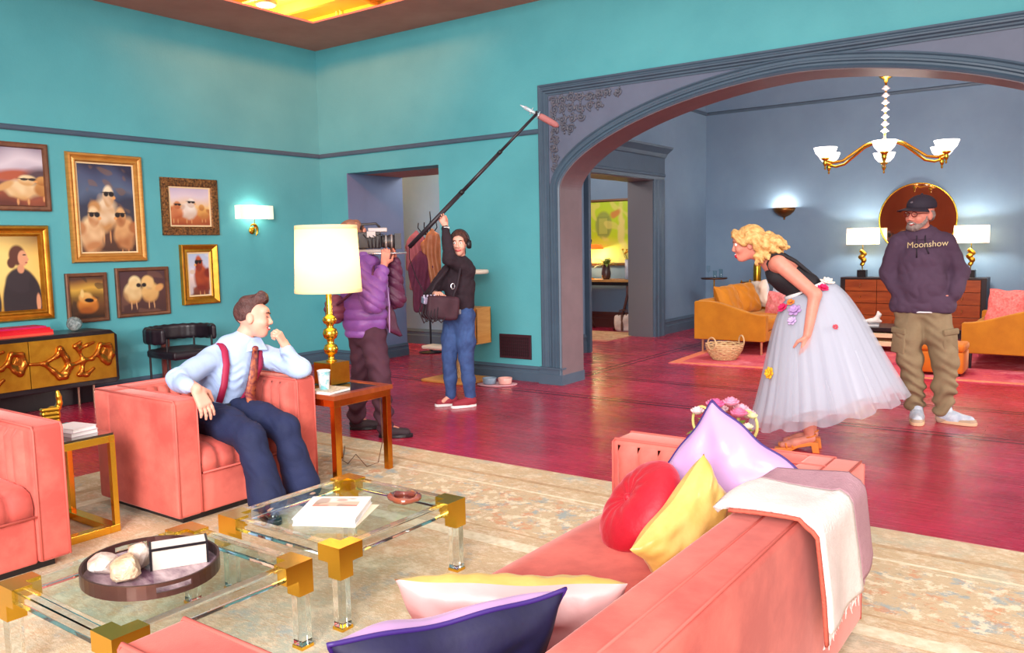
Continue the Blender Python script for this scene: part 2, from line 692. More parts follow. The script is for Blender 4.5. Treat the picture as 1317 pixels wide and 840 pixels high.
def floor_material():
    m = bpy.data.materials.new('red_stained_boards')
    m.use_nodes = True
    nt = m.node_tree
    L = nt.links.new
    b = nt.nodes['Principled BSDF']
    tc = nt.nodes.new('ShaderNodeTexCoord')
    br = nt.nodes.new('ShaderNodeTexBrick')
    br.offset = .37
    br.inputs['Scale'].default_value = 1
    br.inputs['Brick Width'].default_value = 1.9
    br.inputs['Row Height'].default_value = .085
    br.inputs['Mortar Size'].default_value = .0016
    br.inputs['Mortar Smooth'].default_value = .3
    br.inputs['Color1'].default_value = S(176, 34, 66)
    br.inputs['Color2'].default_value = S(160, 28, 58)
    br.inputs['Mortar'].default_value = S(110, 20, 44)
    L(tc.outputs['Object'], br.inputs['Vector'])
    n = nt.nodes.new('ShaderNodeTexNoise')
    n.inputs['Scale'].default_value = 1.1
    n.inputs['Detail'].default_value = 6
    n.inputs['Roughness'].default_value = .65
    L(tc.outputs['Object'], n.inputs['Vector'])
    mp = nt.nodes.new('ShaderNodeMapping')
    mp.inputs['Scale'].default_value = (1.2, 22, 1)
    L(tc.outputs['Object'], mp.inputs['Vector'])
    g = nt.nodes.new('ShaderNodeTexNoise')
    g.inputs['Scale'].default_value = 2.5
    g.inputs['Detail'].default_value = 5
    L(mp.outputs[0], g.inputs['Vector'])
    mx = nt.nodes.new('ShaderNodeMix')
    mx.data_type = 'RGBA'
    mx.blend_type = 'MIX'
    cr = nt.nodes.new('ShaderNodeValToRGB')
    cr.color_ramp.elements[0].position = .42
    cr.color_ramp.elements[1].position = .72
    L(n.outputs['Fac'], cr.inputs['Fac'])
    L(cr.outputs['Color'], mx.inputs['Factor'])
    L(br.outputs['Color'], mx.inputs['A'])
    mx.inputs['B'].default_value = S(206, 52, 88)
    m2 = nt.nodes.new('ShaderNodeMix')
    m2.data_type = 'RGBA'
    m2.blend_type = 'MULTIPLY'
    m2.inputs['Factor'].default_value = .55
    cr2 = nt.nodes.new('ShaderNodeValToRGB')
    cr2.color_ramp.elements[0].position = .3
    cr2.color_ramp.elements[1].position = .65
    cr2.color_ramp.elements[0].color = (.66, .62, .62, 1)
    L(g.outputs['Fac'], cr2.inputs['Fac'])
    L(mx.outputs['Result'], m2.inputs['A'])
    L(cr2.outputs['Color'], m2.inputs['B'])
    L(m2.outputs['Result'], b.inputs['Base Color'])
    rr = nt.nodes.new('ShaderNodeMapRange')
    rr.inputs['To Min'].default_value = .16
    rr.inputs['To Max'].default_value = .36
    L(g.outputs['Fac'], rr.inputs['Value'])
    L(rr.outputs[0], b.inputs['Roughness'])
    bp = nt.nodes.new('ShaderNodeBump')
    bp.inputs['Strength'].default_value = .12
    bp.inputs['Distance'].default_value = .004
    L(br.outputs['Fac'], bp.inputs['Height'])
    bp.invert = True
    L(bp.outputs['Normal'], b.inputs['Normal'])
    return m


floor = MB().bb(-13, 7, -4, 16, -.1, 0).build('floor', floor_material())
struct(floor, 'glossy red stained board floor running through both rooms')
inlay_m = mat('dark_inlay_wood', (84, 14, 34), .25, var=(6, .3, (66, 10, 28)))
for (x0, x1, y0, y1) in ((-7.9, 5, 6.835, 6.865), (-7.9, 5, 6.935, 6.955), (-4.84, -4.815, 8.0, 13.6), (-4.74, -4.715, 8.0, 13.6), (-4.74, 3, 8.06, 8.085), (-4.84, 3, 7.975, 8.0)):
    MB().bb(x0, x1, y0, y1, 0, .0012).build('inlay_strip', inlay_m, floor)

# ---- left wall
wl = MB().bb(XA - .12, XA, -4, YB + .02, 0, ZC).build('wall_left', teal)
struct(wl, 'teal plaster wall hung with framed paintings')
rail_p = [(0, 0), (0, .022), (.012, .030), (.034, .034), (.05, .022), (.055, 0)]
tr = MB()
tr.sweep([(XA, -4, 2.66), (XA, YB, 2.66)], [(d, h) for d, h in rail_p], (1, 0, 0)).build('trim_1', trim_m)
struct(bpy.data.objects['trim_1'], 'dark slate picture rail along the left wall')
MB().sweep([(XA, YB, 2.66), (-4.91, YB, 2.66)], [(d, h) for d, h in rail_p], (0, -1, 0)).build('trim_2', trim_m)
struct(bpy.data.objects['trim_2'], 'dark slate picture rail along the back wall up to the arch')
base_p = [(0, 0), (0, .028), (.095, .028), (.105, .020), (.13, .020), (.142, .028), (.155, .018), (.172, .008), (.172, 0)]


def baseboard(name, a, b, N, label, sc=1.0, m=None):
    # path direction chosen so that the profile grows upwards
    t = (Vector(b) - Vector(a)).normalized()
    up = Vector(N).cross(t)
    sgn = 1 if up.z > 0 else -1
    o = MB().sweep([a, b], [(sgn * d * sc, h) for d, h in base_p], N).build(name, m or trim_m)
    return struct(o, label)


baseboard('baseboard_left', (XA, -4, 0), (XA, YB, 0), (1, 0, 0), 'dark slate moulded baseboard under the paintings')
baseboard('baseboard_back', (XA, YB, 0), (-7.87, YB, 0), (0, -1, 0), 'dark slate moulded baseboard in the room corner')
baseboard('baseboard_arch', (-6.34, YB, 0), (-4.92, YB, 0), (0, -1, 0), 'dark slate moulded baseboard between doorway and arch')

# ---- back wall with doorway and arch
w = MB()
T = .30
w.bb(XA - .12, -7.87, YB, YB + T, 0, ZC)
w.bb(-7.87, -6.34, YB, YB + T, 2.44, ZC)
w.bb(-6.34, AX - AW, YB, YB + T, 0, ZC)
w.bb(AX + AW, 7, YB, YB + T, 0, ZC)
NX = 64
xs = [AX - AW * math.cos(PI * i / NX) for i in range(NX + 1)]
for i in range(NX):
    a, b = xs[i], xs[i + 1]
    za, zb = arch_z(a), arch_z(b)
    w.prism([(a, za), (b, zb), (b, ZC), (a, ZC)], YB, YB + T, 'y')
wb = w.build('wall_back', teal)
struct(wb, 'teal back wall with a doorway and a wide arched opening')

# arch casing
red_soffit = mat('rose_brown_paint', (122, 108, 114), .5, var=(5, .2, (108, 96, 102)))
casing = thing('trim_3', 'carved slate casing around the wide arch', 'trim', (0, 0, 0))
del casing['category']
struct(casing)
XL, XR, ZT = -4.91, 2 * AX + 4.91, 3.15
moul = [(0, 0), (0, .05), (.018, .058), (.03, .045), (.038, .045), (.052, .07), (.066, .07), (.076, .05), (.09, .046), (.10, .03), (.115, .03), (.118, 0)]
path = [(XL, YB, 0), (XL, YB, ZT), (XR, YB, ZT), (XR, YB, 0)]
MB().sweep(path, [(-d, h) for d, h in moul], (0, -1, 0)).build('square_moulding', trim_m, casing, angle=35)
# spandrel panel, flat face between square moulding and arch moulding
sp = MB()
for i in range(NX):
    a, b = xs[i], xs[i + 1]
    sp.prism([(a, arch_z(a)), (b, arch_z(b)), (b, ZT - .05), (a, ZT - .05)], YB - .02, YB, 'y')
sp.bb(XL + .06, AX - AW, YB - .02, YB, 0, ZT - .05)
sp.bb(AX + AW, XR - .06, YB - .02, YB, 0, ZT - .05)
sp.build('spandrel_panel', panel_m, casing)
am = [(0, -.02), (0, .075), (.016, .085), (.03, .07), (.04, .05), (.056, .05), (.066, .066), (.08, .066), (.09, .045), (.112, .04), (.124, .055), (.136, .05), (.142, .02)]
apath = [(AX - AW, YB, 0), (AX - AW, YB, 1.0)]
for i in range(0, NX + 1):
    t = PI * i / NX
    x = AX - AW * math.cos(t)
    apath.append((x, YB, arch_z(x)))
# even out steep ends
ext = []
for p, q in zip(apath, apath[1:]):
    ext.append(p)
apath = apath + [(AX + AW, YB, 1.0), (AX + AW, YB, 0)]
MB().sweep(apath, [(d, h) for d, h in am], (0, -1, 0)).build('arch_moulding', trim_m, casing, angle=35)
# intrados lining
ln = MB()
rows = []
for p in apath:
    rows.append([(p[0], YB - .07, p[2]), (p[0], YB + T + .06, p[2])])
inner = []
cx_, cz_ = AX, 1.2
for r in rows:
    inner.append([((q[0] - cx_) * .996 + cx_, q[1], (q[2] - cz_) * .996 + cz_ if q[2] > 1.0 else q[2]) for q in r])
for i in range(len(rows) - 1):
    ln.add([rows[i][0], rows[i][1], rows[i + 1][1], rows[i + 1][0], inner[i][0], inner[i][1], inner[i + 1][1], inner[i + 1][0]],
           [(0, 1, 2, 3), (7, 6, 5, 4), (0, 3, 7, 4), (1, 5, 6, 2)])
ln.build('reveal_lining', red_soffit, casing)
for sx in (1, -1):
    pl = MB()
    xa, xb = (XL - .015, AX - AW + .012)
    if sx < 0:
        xa, xb = 2 * AX - xb, 2 * AX - xa
    pl.bb(xa, xb, YB - .085, YB + .0, 0, .11)
    pl.bb(xa + .005, xb - .005, YB - .078, YB, .11, .165)
    pl.bb(xa, xb, YB - .09, YB, .165, .185)
    pl.bb(xa if sx < 0 else xb - .03, (xb if sx > 0 else xa + .03), YB, YB + T + .08, 0, .11)
    pl.build('plinth_block', trim_m, casing)
# carved scrollwork in the spandrels
carve_m = mat('carved_slate', (104, 106, 118), .45, var=(20, .2, (84, 88, 102)))


def scrollwork(sx):
    m = MB()
    rnd = random.Random(4)

    def X(x):
        return x if sx > 0 else 2 * AX - x

    def spiral(x, z, r, turns, a0, dirn, rad):
        pts, rs = [], []
        n = int(14 * turns)
        for i in range(n + 1):
            t = i / n
            a = a0 + dirn * t * turns * 2 * PI
            rr = r * (1 - t * .85)
            pts.append((X(x + rr * math.cos(a)), YB - .028, z + rr * math.sin(a)))
            rs.append(rad * (1 - .5 * t))
        m.tube(pts, rs, 6)
        m.ball((pts[-1][0], YB - .03, pts[-1][2]), rad * 1.5, 6, 5)
    x0, z0 = XL + .13, ZT - .125
    spots = []
    for i in range(9):
        for j in range(9):
            u, v = .06 + i * .105, .05 + j * .098
            if u / .92 + (v / .86) < 1.0 - .10 * (i and j):
                spots.append((u, -v, .052 * (1 - .35 * max(u, v))))
    for i, (dx, dz, r) in enumerate(spots):
        dx += rnd.uniform(-.012, .012)
        dz += rnd.uniform(-.012, .012)
        if x0 + dx > -4.5 and z0 + dz < arch_z(x0 + dx, .17) + .05:
            continue
        spiral(x0 + dx, z0 + dz, r, 1.5, rnd.uniform(0, 6), 1 if i % 2 else -1, .011)
        for k in range(4):
            a = rnd.uniform(0, 2 * PI)
            m.ball((X(x0 + dx + r * 1.05 * math.cos(a)), YB - .024, z0 + dz + r * 1.05 * math.sin(a)), (.018, .012, .012), 6, 5, R=rotm(0, a, 0))
    # running stems
    m.tube([(X(x0 + .02 + .68 * t), YB - .025, z0 - .02 - .035 * math.sin(t * 3) - .02 * math.sin(20 * t)) for t in [i / 30 for i in range(31)]], .009, 6)
    m.tube([(X(x0 + .015 + .03 * math.sin(3 * t) + .02 * math.sin(20 * t)), YB - .025, z0 - .02 - .66 * t) for t in [i / 30 for i in range(31)]], .009, 6)
    return m.build('carved_scrollwork', carve_m, casing, smooth=True)


scrollwork(1)
scrollwork(-1)

# ---- passage behind the doorway
pass_m = wall_mat('passage_blue_paint', (116, 136, 170), (104, 122, 156))
pw = MB().bb(-8.02, -7.87, YB + T, 8.42, 0, 2.44).build('wall_passage_left', pass_m)
struct(pw, 'blue side wall of the passage behind the doorway')
MB().bb(-7.87, -7.86, YB, YB + T, 0, 2.44).build('door_lining', pass_m, wb)
struct(MB().bb(-6.34, -6.2, YB + T, 9.5, 0, 3.2).build('wall_passage_right', pass_m))
struct(MB().bb(-13, -6.2, 9.5, 9.62, 0, 3.2).build('wall_passage_end', wall_mat('passage_light_paint', (136, 164, 186), (124, 150, 174))), 'pale blue end wall seen through the doorway')
struct(MB().bb(-8.02, -6.2, YB + T, 8.42, 2.44, 2.6).build('ceiling_passage', soffit_m))
baseboard('baseboard_passage', (-7.87, YB, 0), (-7.87, 8.42, 0), (1, 0, 0), 'dark slate baseboard along the passage wall')
baseboard('baseboard_passage_end', (-13, 9.5, 0), (-6.3, 9.5, 0), (0, -1, 0), 'dark slate baseboard at the passage end', 1.35)
point('passage_bulb', (-7.4, 9.0, 2.7), 26, (1, .92, .86), .2)

# ---- ceiling ring and the studio above
cl = MB()
cl.bb(XA - .12, -7.36, -4, YB, ZC, ZC + .02)
cl.bb(-7.36, 7, 6.50, YB + T, ZC, ZC + .02)
cl.bb(XA - .12, -7.36, YB, YB + T, ZC, ZC + .02)
struct(cl.build('ceiling', soffit_m), 'brown plaster ceiling border around the open studio roof')
gold_c = mat('warm_studio_roof', (236, 176, 60), .7, var=(1.2, .3, (214, 148, 40)))
roof = MB().bb(-17, -5, 4, 17, 5.3, 5.4).build('ceiling_studio', gold_c)
struct(roof, 'warm lit studio roof seen above the ceiling border')
for i in range(9):
    y = 6.4 + i * .8
    MB().bb(-17, -5, y, y + .07, 5.16, 5.3).build('roof_joist', gold_c, roof)
for i in range(3):
    x = -9.4 - i * 2.1
    MB().bb(x, x + .05, 4, 17, 5.24, 5.3).build('roof_batten', gold_c, roof)
lamp_glow = mat('lamp_glow', (255, 236, 180), .5, emit=((255, 232, 170), 14))
rl = thing('work_light', 'round glowing studio work light under the golden roof', 'light', (-10.45, 8.32, 5.16))
MB().lathe([(.17, .10), (.17, .02), (.15, 0)], n=24).build('housing', mat('grey_metal', (120, 120, 120), .4, .8), rl, smooth=True)
MB().lathe([(.145, .004), (.10, -.012), (0, -.018)], n=24).build('lens', lamp_glow, rl, smooth=True)
point('work_light_bulb', (-10.45, 8.32, 4.95), 260, (1, .62, .18), .15)
point('work_light_bulb_b', (-8.0, 10.5, 4.8), 160, (1, .62, .18), .15)
hr = thing('hanging_pole', 'slim pale double pole hanging from the studio roof', 'pole', (-10.25, 9.55, 4.2))
for dx in (0, .09):
    MB().cyl((dx, 0, 0), (dx, 0, 1.1), .012, 8).build('rod', mat('pale_metal', (235, 215, 170), .35, .6), hr)
for k in range(5):
    MB().cyl((0, 0, .1 + .2 * k), (.09, 0, .16 + .2 * k), .006, 6).build('rung', MATS['pale_metal'], hr)
spot('orange_work_spill', (-4.4, 3.2, 4.9), (-8.3, 7.4, 5.0), 1500, 72, 1.0, (1, .16, .05), .3)

# ---- far room
struct(MB().bb(XC, 4, YD, YD + .12, 0, 4.3).build('wall_far_back', slate), 'slate blue far wall with the dresser and round mirror')
DY0, DY1, DZ = 9.86, 11.82, 2.46
fc = MB()
fc.bb(XC - .42, XC, YB + T, DY0, 0, 4.3)
fc.bb(XC - .42, XC, DY1, YD + .12, 0, 4.3)
fc.bb(XC - .42, XC, DY0, DY1, DZ, 4.3)
struct(fc.build('wall_far_left', slate), 'slate blue side wall of the far room with a cased doorway')
struct(MB().bb(XC - .4, 4, YB + T, YD + .12, 4.3, 4.4).build('ceiling_far', soffit_m), 'ceiling of the far room above the chandelier')
MB().sweep([(XC, YB + T, 3.67), (XC, YD, 3.67)], [(d, h) for d, h in rail_p], (1, 0, 0)).build('trim_4', trim_m)
MB().sweep([(XC, YD, 3.67), (4, YD, 3.67)], [(d, h) for d, h in rail_p], (0, -1, 0)).build('trim_5', trim_m)
struct(bpy.data.objects['trim_4'], 'picture rail on the side wall of the far room')
struct(bpy.data.objects['trim_5'], 'picture rail on the far wall above the mirror')
baseboard('baseboard_far_left', (XC, YB + T, 0), (XC, DY0 - .1, 0), (1, 0, 0), 'tall slate baseboard near the far doorway', 1.5)
baseboard('baseboard_far_side', (XC, DY1 + .3, 0), (XC, YD, 0), (1, 0, 0), 'tall slate baseboard in the far corner', 1.4)
baseboard('baseboard_far_back', (XC, YD, 0), (4, YD, 0), (0, -1, 0), 'tall slate baseboard along the far wall', 1.4)
dc = thing('trim_6', 'heavy slate door casing with cornice in the far room', 'trim')
del dc['category']
struct(dc)
cas = [(0, 0), (0, .03), (.02, .045), (.10, .045), (.12, .06), (.2, .06), (.26, .075), (.30, .075), (.30, 0)]
MB().sweep([(XC, DY1, 0), (XC, DY1, DZ)], [(-d, h) for d, h in cas], (1, 0, 0)).build('casing_post', trim_m, dc)
MB().sweep([(XC, DY0, 0), (XC, DY0, DZ)], [(d * .4, h) for d, h in cas], (1, 0, 0)).build('casing_post', trim_m, dc)
hd = [(0, 0), (0, .05), (.05, .06), (.06, .075), (.09, .075), (.10, .06), (.34, .06), (.35, .08), (.40, .11), (.44, .16), (.47, .20), (.50, .21), (.50, 0)]
MB().sweep([(XC, DY0 - .14, DZ), (XC, DY1 + .33, DZ)], [(d, h) for d, h in hd], (1, 0, 0)).build('entablature', trim_m, dc)
MB().bb(XC - .42, XC + .01, DY1 - .012, DY1, 0, DZ).build('door_reveal', mat('grey_reveal_paint', (98, 98, 104), .5), dc)
MB().bb(XC - .42, XC + .01, DY0, DY0 + .012, 0, DZ).build('door_reveal', red_soffit, dc)
MB().bb(XC - .42, XC + .01, DY0, DY1, DZ - .012, DZ).build('door_reveal', red_soffit, dc)
# hall behind that doorway
struct(MB().bb(-9.5, XC - .42, 12.9, 13.02, 0, 3.4).build('wall_hall', slate), 'blue hall wall behind the green painting')
brown_base = mat('brown_baseboard_paint', (96, 52, 46), .4, var=(6, .2, (80, 40, 38)))
baseboard('baseboard_hall', (-9.5, 12.9, 0), (XC - .42, 12.9, 0), (0, -1, 0), 'brown moulded baseboard under the hall console', 1.6, brown_base)
struct(MB().bb(-9.5, -9.38, YB + 2.3, 13, 0, 3.4).build('wall_hall_end', slate))
struct(MB().bb(-9.5, XC - .42, 9.7, 13, 3.4, 3.5).build('ceiling_hall', soffit_m))
point('hall_bulb', (-7.3, 11.2, 2.9), 60, (1, .92, .84), .2)

# ---- added backdrop, out of view, that gives the mirror its brown reflection
wf = MB().bb(XA, -2.6, -5.2, -5.08, 0, 4.0).build('mirror_backdrop', mat('russet_timber', (178, 84, 48), .5, var=(2, .4, (146, 60, 34)), stretch=(1, 1, .2)))
struct(wf, 'russet backdrop added behind the photographer for the round mirror to reflect')
MB().bb(XA, -2.6, -5.08, -5.05, 1.50, 1.54).build('backdrop_rail', mat('pale_rail', (226, 160, 110), .4), wf)
# ================================================================ MATERIALS FOR FURNITURE
coral = mat('coral_velvet', (218, 108, 95), .75, var=(3.2, .75, (182, 78, 70)), bump=(260, .10), sheen=.55)
coral_pipe = mat('coral_piping', (204, 96, 86), .7)
brass = mat('polished_brass', (240, 190, 68), .24, 1.0)
gold_m = mat('satin_gold', (232, 176, 60), .28, 1.0, var=(14, .2, (206, 148, 44)))
dark_wood = mat('black_lacquer', (36, 30, 34), .28, var=(8, .2, (28, 24, 28)))
acrylic = mat('clear_acrylic', (244, 250, 250), .015, trans=1, ior=1.30)
white_m = mat('white_paper', (236, 234, 232), .6)


def thin_glass(name, tint, refl=.5, rough=.02):
    m = bpy.data.materials.new(name)
    m.use_nodes = True
    nt = m.node_tree
    nt.nodes.remove(nt.nodes['Principled BSDF'])
    out = nt.nodes['Material Output']
    t = nt.nodes.new('ShaderNodeBsdfTransparent')
    t.inputs['Color'].default_value = S(*tint)
    g = nt.nodes.new('ShaderNodeBsdfGlossy')
    g.inputs['Roughness'].default_value = rough
    fr = nt.nodes.new('ShaderNodeFresnel')
    fr.inputs['IOR'].default_value = 1.45
    mu = nt.nodes.new('ShaderNodeMath')
    mu.operation = 'MULTIPLY'
    mu.inputs[1].default_value = refl
    ge = nt.nodes.new('ShaderNodeNewGeometry')
    iv = nt.nodes.new('ShaderNodeMath')
    iv.operation = 'SUBTRACT'
    iv.inputs[0].default_value = 1
    nt.links.new(ge.outputs['Backfacing'], iv.inputs[1])
    m2 = nt.nodes.new('ShaderNodeMath')
    m2.operation = 'MULTIPLY'
    mx = nt.nodes.new('ShaderNodeMixShader')
    nt.links.new(fr.outputs[0], mu.inputs[0])
    nt.links.new(mu.outputs[0], m2.inputs[0])
    nt.links.new(iv.outputs[0], m2.inputs[1])
    nt.links.new(m2.outputs[0], mx.inputs[0])
    nt.links.new(t.outputs[0], mx.inputs[1])
    nt.links.new(g.outputs[0], mx.inputs[2])
    nt.links.new(mx.outputs[0], out.inputs['Surface'])
    MATS[name] = m
    return m


glass_top = thin_glass('table_glass', (236, 248, 245), .7)
clear_glass = thin_glass('clear_glass', (240, 248, 248), 1.3)


def shade_mat(name, rgb, e):
    """lamp shade cloth: lets the bulb's light through and glows softly"""
    m = mat(name, rgb, .8, emit=(rgb, e))
    nt = m.node_tree
    tr = nt.nodes.new('ShaderNodeBsdfTranslucent')
    tr.inputs['Color'].default_value = S(*rgb)
    mx = nt.nodes.new('ShaderNodeMixShader')
    mx.inputs[0].default_value = .45
    nt.links.new(nt.nodes['Principled BSDF'].outputs[0], mx.inputs[1])
    nt.links.new(tr.outputs[0], mx.inputs[2])
    nt.links.new(mx.outputs[0], nt.nodes['Material Output'].inputs['Surface'])
    return m


# ================================================================ RUG
def rug_material(name, base, spots, sc=1.6):
    m = bpy.data.materials.new(name)
    m.use_nodes = True
    nt = m.node_tree
    L = nt.links.new
    b = nt.nodes['Principled BSDF']
    b.inputs['Roughness'].default_value = .95
    b.inputs['Specular IOR Level'].default_value = .1
    tc = nt.nodes.new('ShaderNodeTexCoord')
    prev = None
    for i, (rgb, scale, lo, hi, fac, st) in enumerate(spots):
        mp = nt.nodes.new('ShaderNodeMapping')
        mp.inputs['Scale'].default_value = st
        mp.inputs['Location'].default_value = (i * 3.1, i * 1.7, 0)
        L(tc.outputs['Object'], mp.inputs['Vector'])
        n = nt.nodes.new('ShaderNodeTexNoise')
        n.inputs['Scale'].default_value = scale
        n.inputs['Detail'].default_value = 7
        n.inputs['Roughness'].default_value = .72
        L(mp.outputs[0], n.inputs['Vector'])
        cr = nt.nodes.new('ShaderNodeValToRGB')
        cr.color_ramp.elements[0].position = lo
        cr.color_ramp.elements[1].position = hi
        cr.color_ramp.elements[1].color = (fac, fac, fac, 1)
        L(n.outputs['Fac'], cr.inputs['Fac'])
        mx = nt.nodes.new('ShaderNodeMix')
        mx.data_type = 'RGBA'
        L(cr.outputs['Color'], mx.inputs['Factor'])
        if prev is None:
            mx.inputs['A'].default_value = S(*base)
        else:
            L(prev.outputs['Result'], mx.inputs['A'])
        mx.inputs['B'].default_value = S(*rgb)
        prev = mx
    L(prev.outputs['Result'], b.inputs['Base Color'])
    n = nt.nodes.new('ShaderNodeTexNoise')
    n.inputs['Scale'].default_value = 170
    L(tc.outputs['Object'], n.inputs['Vector'])
    bp = nt.nodes.new('ShaderNodeBump')
    bp.inputs['Strength'].default_value = .5
    bp.inputs['Distance'].default_value = .006
    L(n.outputs['Fac'], bp.inputs['Height'])
    L(bp.outputs['Normal'], b.inputs['Normal'])
    return m


rug_m = rug_material('faded_oriental_rug', (198, 174, 140), [
    ((176, 188, 176), .9, .50, .66, .85, (1, 1, 1)),
    ((214, 170, 136), 1.7, .52, .66, .85, (1, 1, 1)),
    ((150, 172, 180), 4.2, .56, .70, .85, (1, 1, 1)),
    ((228, 214, 188), 9.0, .50, .62, .7, (1, 1, 1)),
    ((188, 150, 116), 38, .52, .64, .55, (.45, 1.5, 1)),
    ((230, 212, 184), 70, .52, .62, .65, (.45, 1.6, 1)),
    ((146, 146, 130), 95, .58, .70, .55, (.5, 1.4, 1))])
rug = thing('area_rug', 'large faded beige oriental rug under the coffee tables and coral sofa', 'rug', (0, 0, 0))
MB().bb(-5.55, 3.0, -2.6, 4.45, .0, .008).build('rug_pile', rug_m, rug)
rug_line = mat('rug_border_cream', (236, 226, 202), .95, var=(30, .4, (206, 190, 156)))
rug_line2 = mat('rug_border_brown', (168, 138, 104), .95, var=(26, .5, (200, 170, 134)))
band_m = rug_material('rug_floral_band', (200, 178, 146), [((150, 168, 172), 7, .52, .60, .8, (1, 1, 1)), ((206, 150, 116), 8, .54, .60, .8, (1, 1, 1)), ((232, 218, 190), 12, .52, .58, .8, (1, 1, 1)), ((142, 124, 100), 60, .56, .66, .6, (.5, 1.5, 1))])
for (x0, x1, y0, y1, mm) in ((-4.95, 2.4, 3.42, 3.95, band_m), (-4.95, 2.4, 3.18, 3.27, rug_line), (-5.3, 2.75, 4.16, 4.20, rug_line2), (-4.95, 2.4, 3.36, 3.375, rug_line2), (-5.2, -5.13, -2.2, 4.1, rug_line2), (-4.95, -4.86, -2.0, 3.27, rug_line), (-5.3, 2.75, 4.0, 4.02, rug_line)):
    MB().bb(x0, x1, y0, y1, .008, .0088).build('border_stripe', mm, rug)

# ================================================================ UPHOLSTERY
def channel(mb, O, U, Vv, N, n, depth, nv=8, edge=.12, per=6):
    """channel tufting: n bulges along U, running along V, bulging along N"""
    O, U, Vv, N = Vector(O), Vector(U), Vector(Vv), Vector(N)
    rows = []
    for j in range(nv + 1):
        t = j / nv
        e = min(1, min(t, 1 - t) / edge)
        e = math.sqrt(max(0, 1 - (1 - e) ** 2))
        r = []
        for i in range(n * per + 1):
            u = i / (n * per)
            w = abs(math.sin(PI * u * n)) ** .6
            r.append(O + U * u + Vv * t + N * (depth * w * e))
        rows.append(r)
    mb.surf(rows)


def soft_box(x0, x1, y0, y1, z0, z1, r=.03):
    return MB().bb(x0, x1, y0, y1, z0, z1, bev=r, seg=4)


def armchair(loc, label, W=.98, D=.82, H=.70):
    """faces +x, arms and back of one height"""
    t = thing('armchair', label, 'armchair', loc)
    a = .155
    h = W / 2
    soft_box(-D / 2, -D / 2 + .17, -h, h, .05, H, .022).build('backrest', coral, t, smooth=True)
    for s in (-1, 1):
        y0, y1 = (-h, -h + a) if s < 0 else (h - a, h)
        arm = soft_box(-D / 2 + .155, D / 2, y0, y1, .05, H - .0015, .022).build('arm', coral, t, smooth=True)
        yi = y1 if s < 0 else y0
        p = MB()
        for yy in (y0 + .012, y1 - .012):
            p.tube([(-D / 2 + .02, yy, H + .0), (D / 2 - .01, yy, H + .0), (D / 2 + .0, yy, H - .02), (D / 2 + .0, yy, .06)], .0055, 6)
        p.build('piping', coral_pipe, arm, smooth=True)
        c = MB()
        channel(c, (-D / 2 + .19, yi - s * 0, .40), (D - .26, 0, 0), (0, 0, H - .42), (0, -s, 0), 7, .035)
        c.build('channel_tufting', coral, arm, smooth=True)
    c = MB()
    channel(c, (-D / 2 + .165, -h + a, .40), (0, W - 2 * a, 0), (0, 0, H - .41), (1, 0, 0), 9, .045)
    bt = c.build('back_tufting', coral, t, smooth=True)
    MB().tube([(-D / 2 + .012, -h + .01, H), (-D / 2 + .012, h - .01, H)], .0055, 6).build('piping', coral_pipe, bt, smooth=True)
    soft_box(-D / 2 + .14, D / 2 - .012, -h + a, h - a, .05, .27, .012).build('seat_base', coral, t, smooth=True)
    # seat cushion with channels running front to back
    n, per = 6, 7
    wy = W - 2 * a - .01
    rows = []
    prof = [(D / 2 - .02, .275), (D / 2 + .002, .285), (D / 2 + .008, .33), (D / 2 - .002, .375), (D / 2 - .03, .405), (D / 2 - .09, .425), (D / 2 - .3, .432), (-D / 2 + .17, .42)]
    for px, pz in prof:
        r = []
        for i in range(n * per + 1):
            u = i / (n * per)
            w = abs(math.sin(PI * u * n)) ** .5 - 1
            nx = .018 if pz < .40 else .006
            nz = .006 if pz < .36 else .02
            r.append((px + nx * w, -wy / 2 + wy * u, pz + nz * w))
        rows.append(r)
    sc = MB().surf(rows).build('seat_cushion', coral, t, smooth=True)
    MB().tube([(D / 2 + .002, -wy / 2, .278), (D / 2 + .002, wy / 2, .278)], .006, 6).build('piping', coral_pipe, sc, smooth=True)
    MB().bb(-D / 2 + .06, D / 2 - .06, -h + .06, h - .06, 0.009, .05).build('plinth', dark_wood, t)
    return t


armchair((-4.42, 2.945, 0), 'coral velvet tub armchair the man with red braces sits in')
armchair((-4.42, 1.40, 0), 'coral velvet tub armchair cut by the left edge, empty')

# ---- sofa, faces -x
SX0, SX1, SY0, SY1, SH = -1.68, -.70, .86, 3.21, .67
sofa = thing('sofa', 'long coral velvet sofa seen from behind, strewn with cushions', 'sofa', ((SX0 + SX1) / 2, (SY0 + SY1) / 2, 0))
ox, oy = sofa.location.x, sofa.location.y


def sb(x0, x1, y0, y1, z0, z1, r=.02):
    return soft_box(x0 - ox, x1 - ox, y0 - oy, y1 - oy, z0, z1, r)


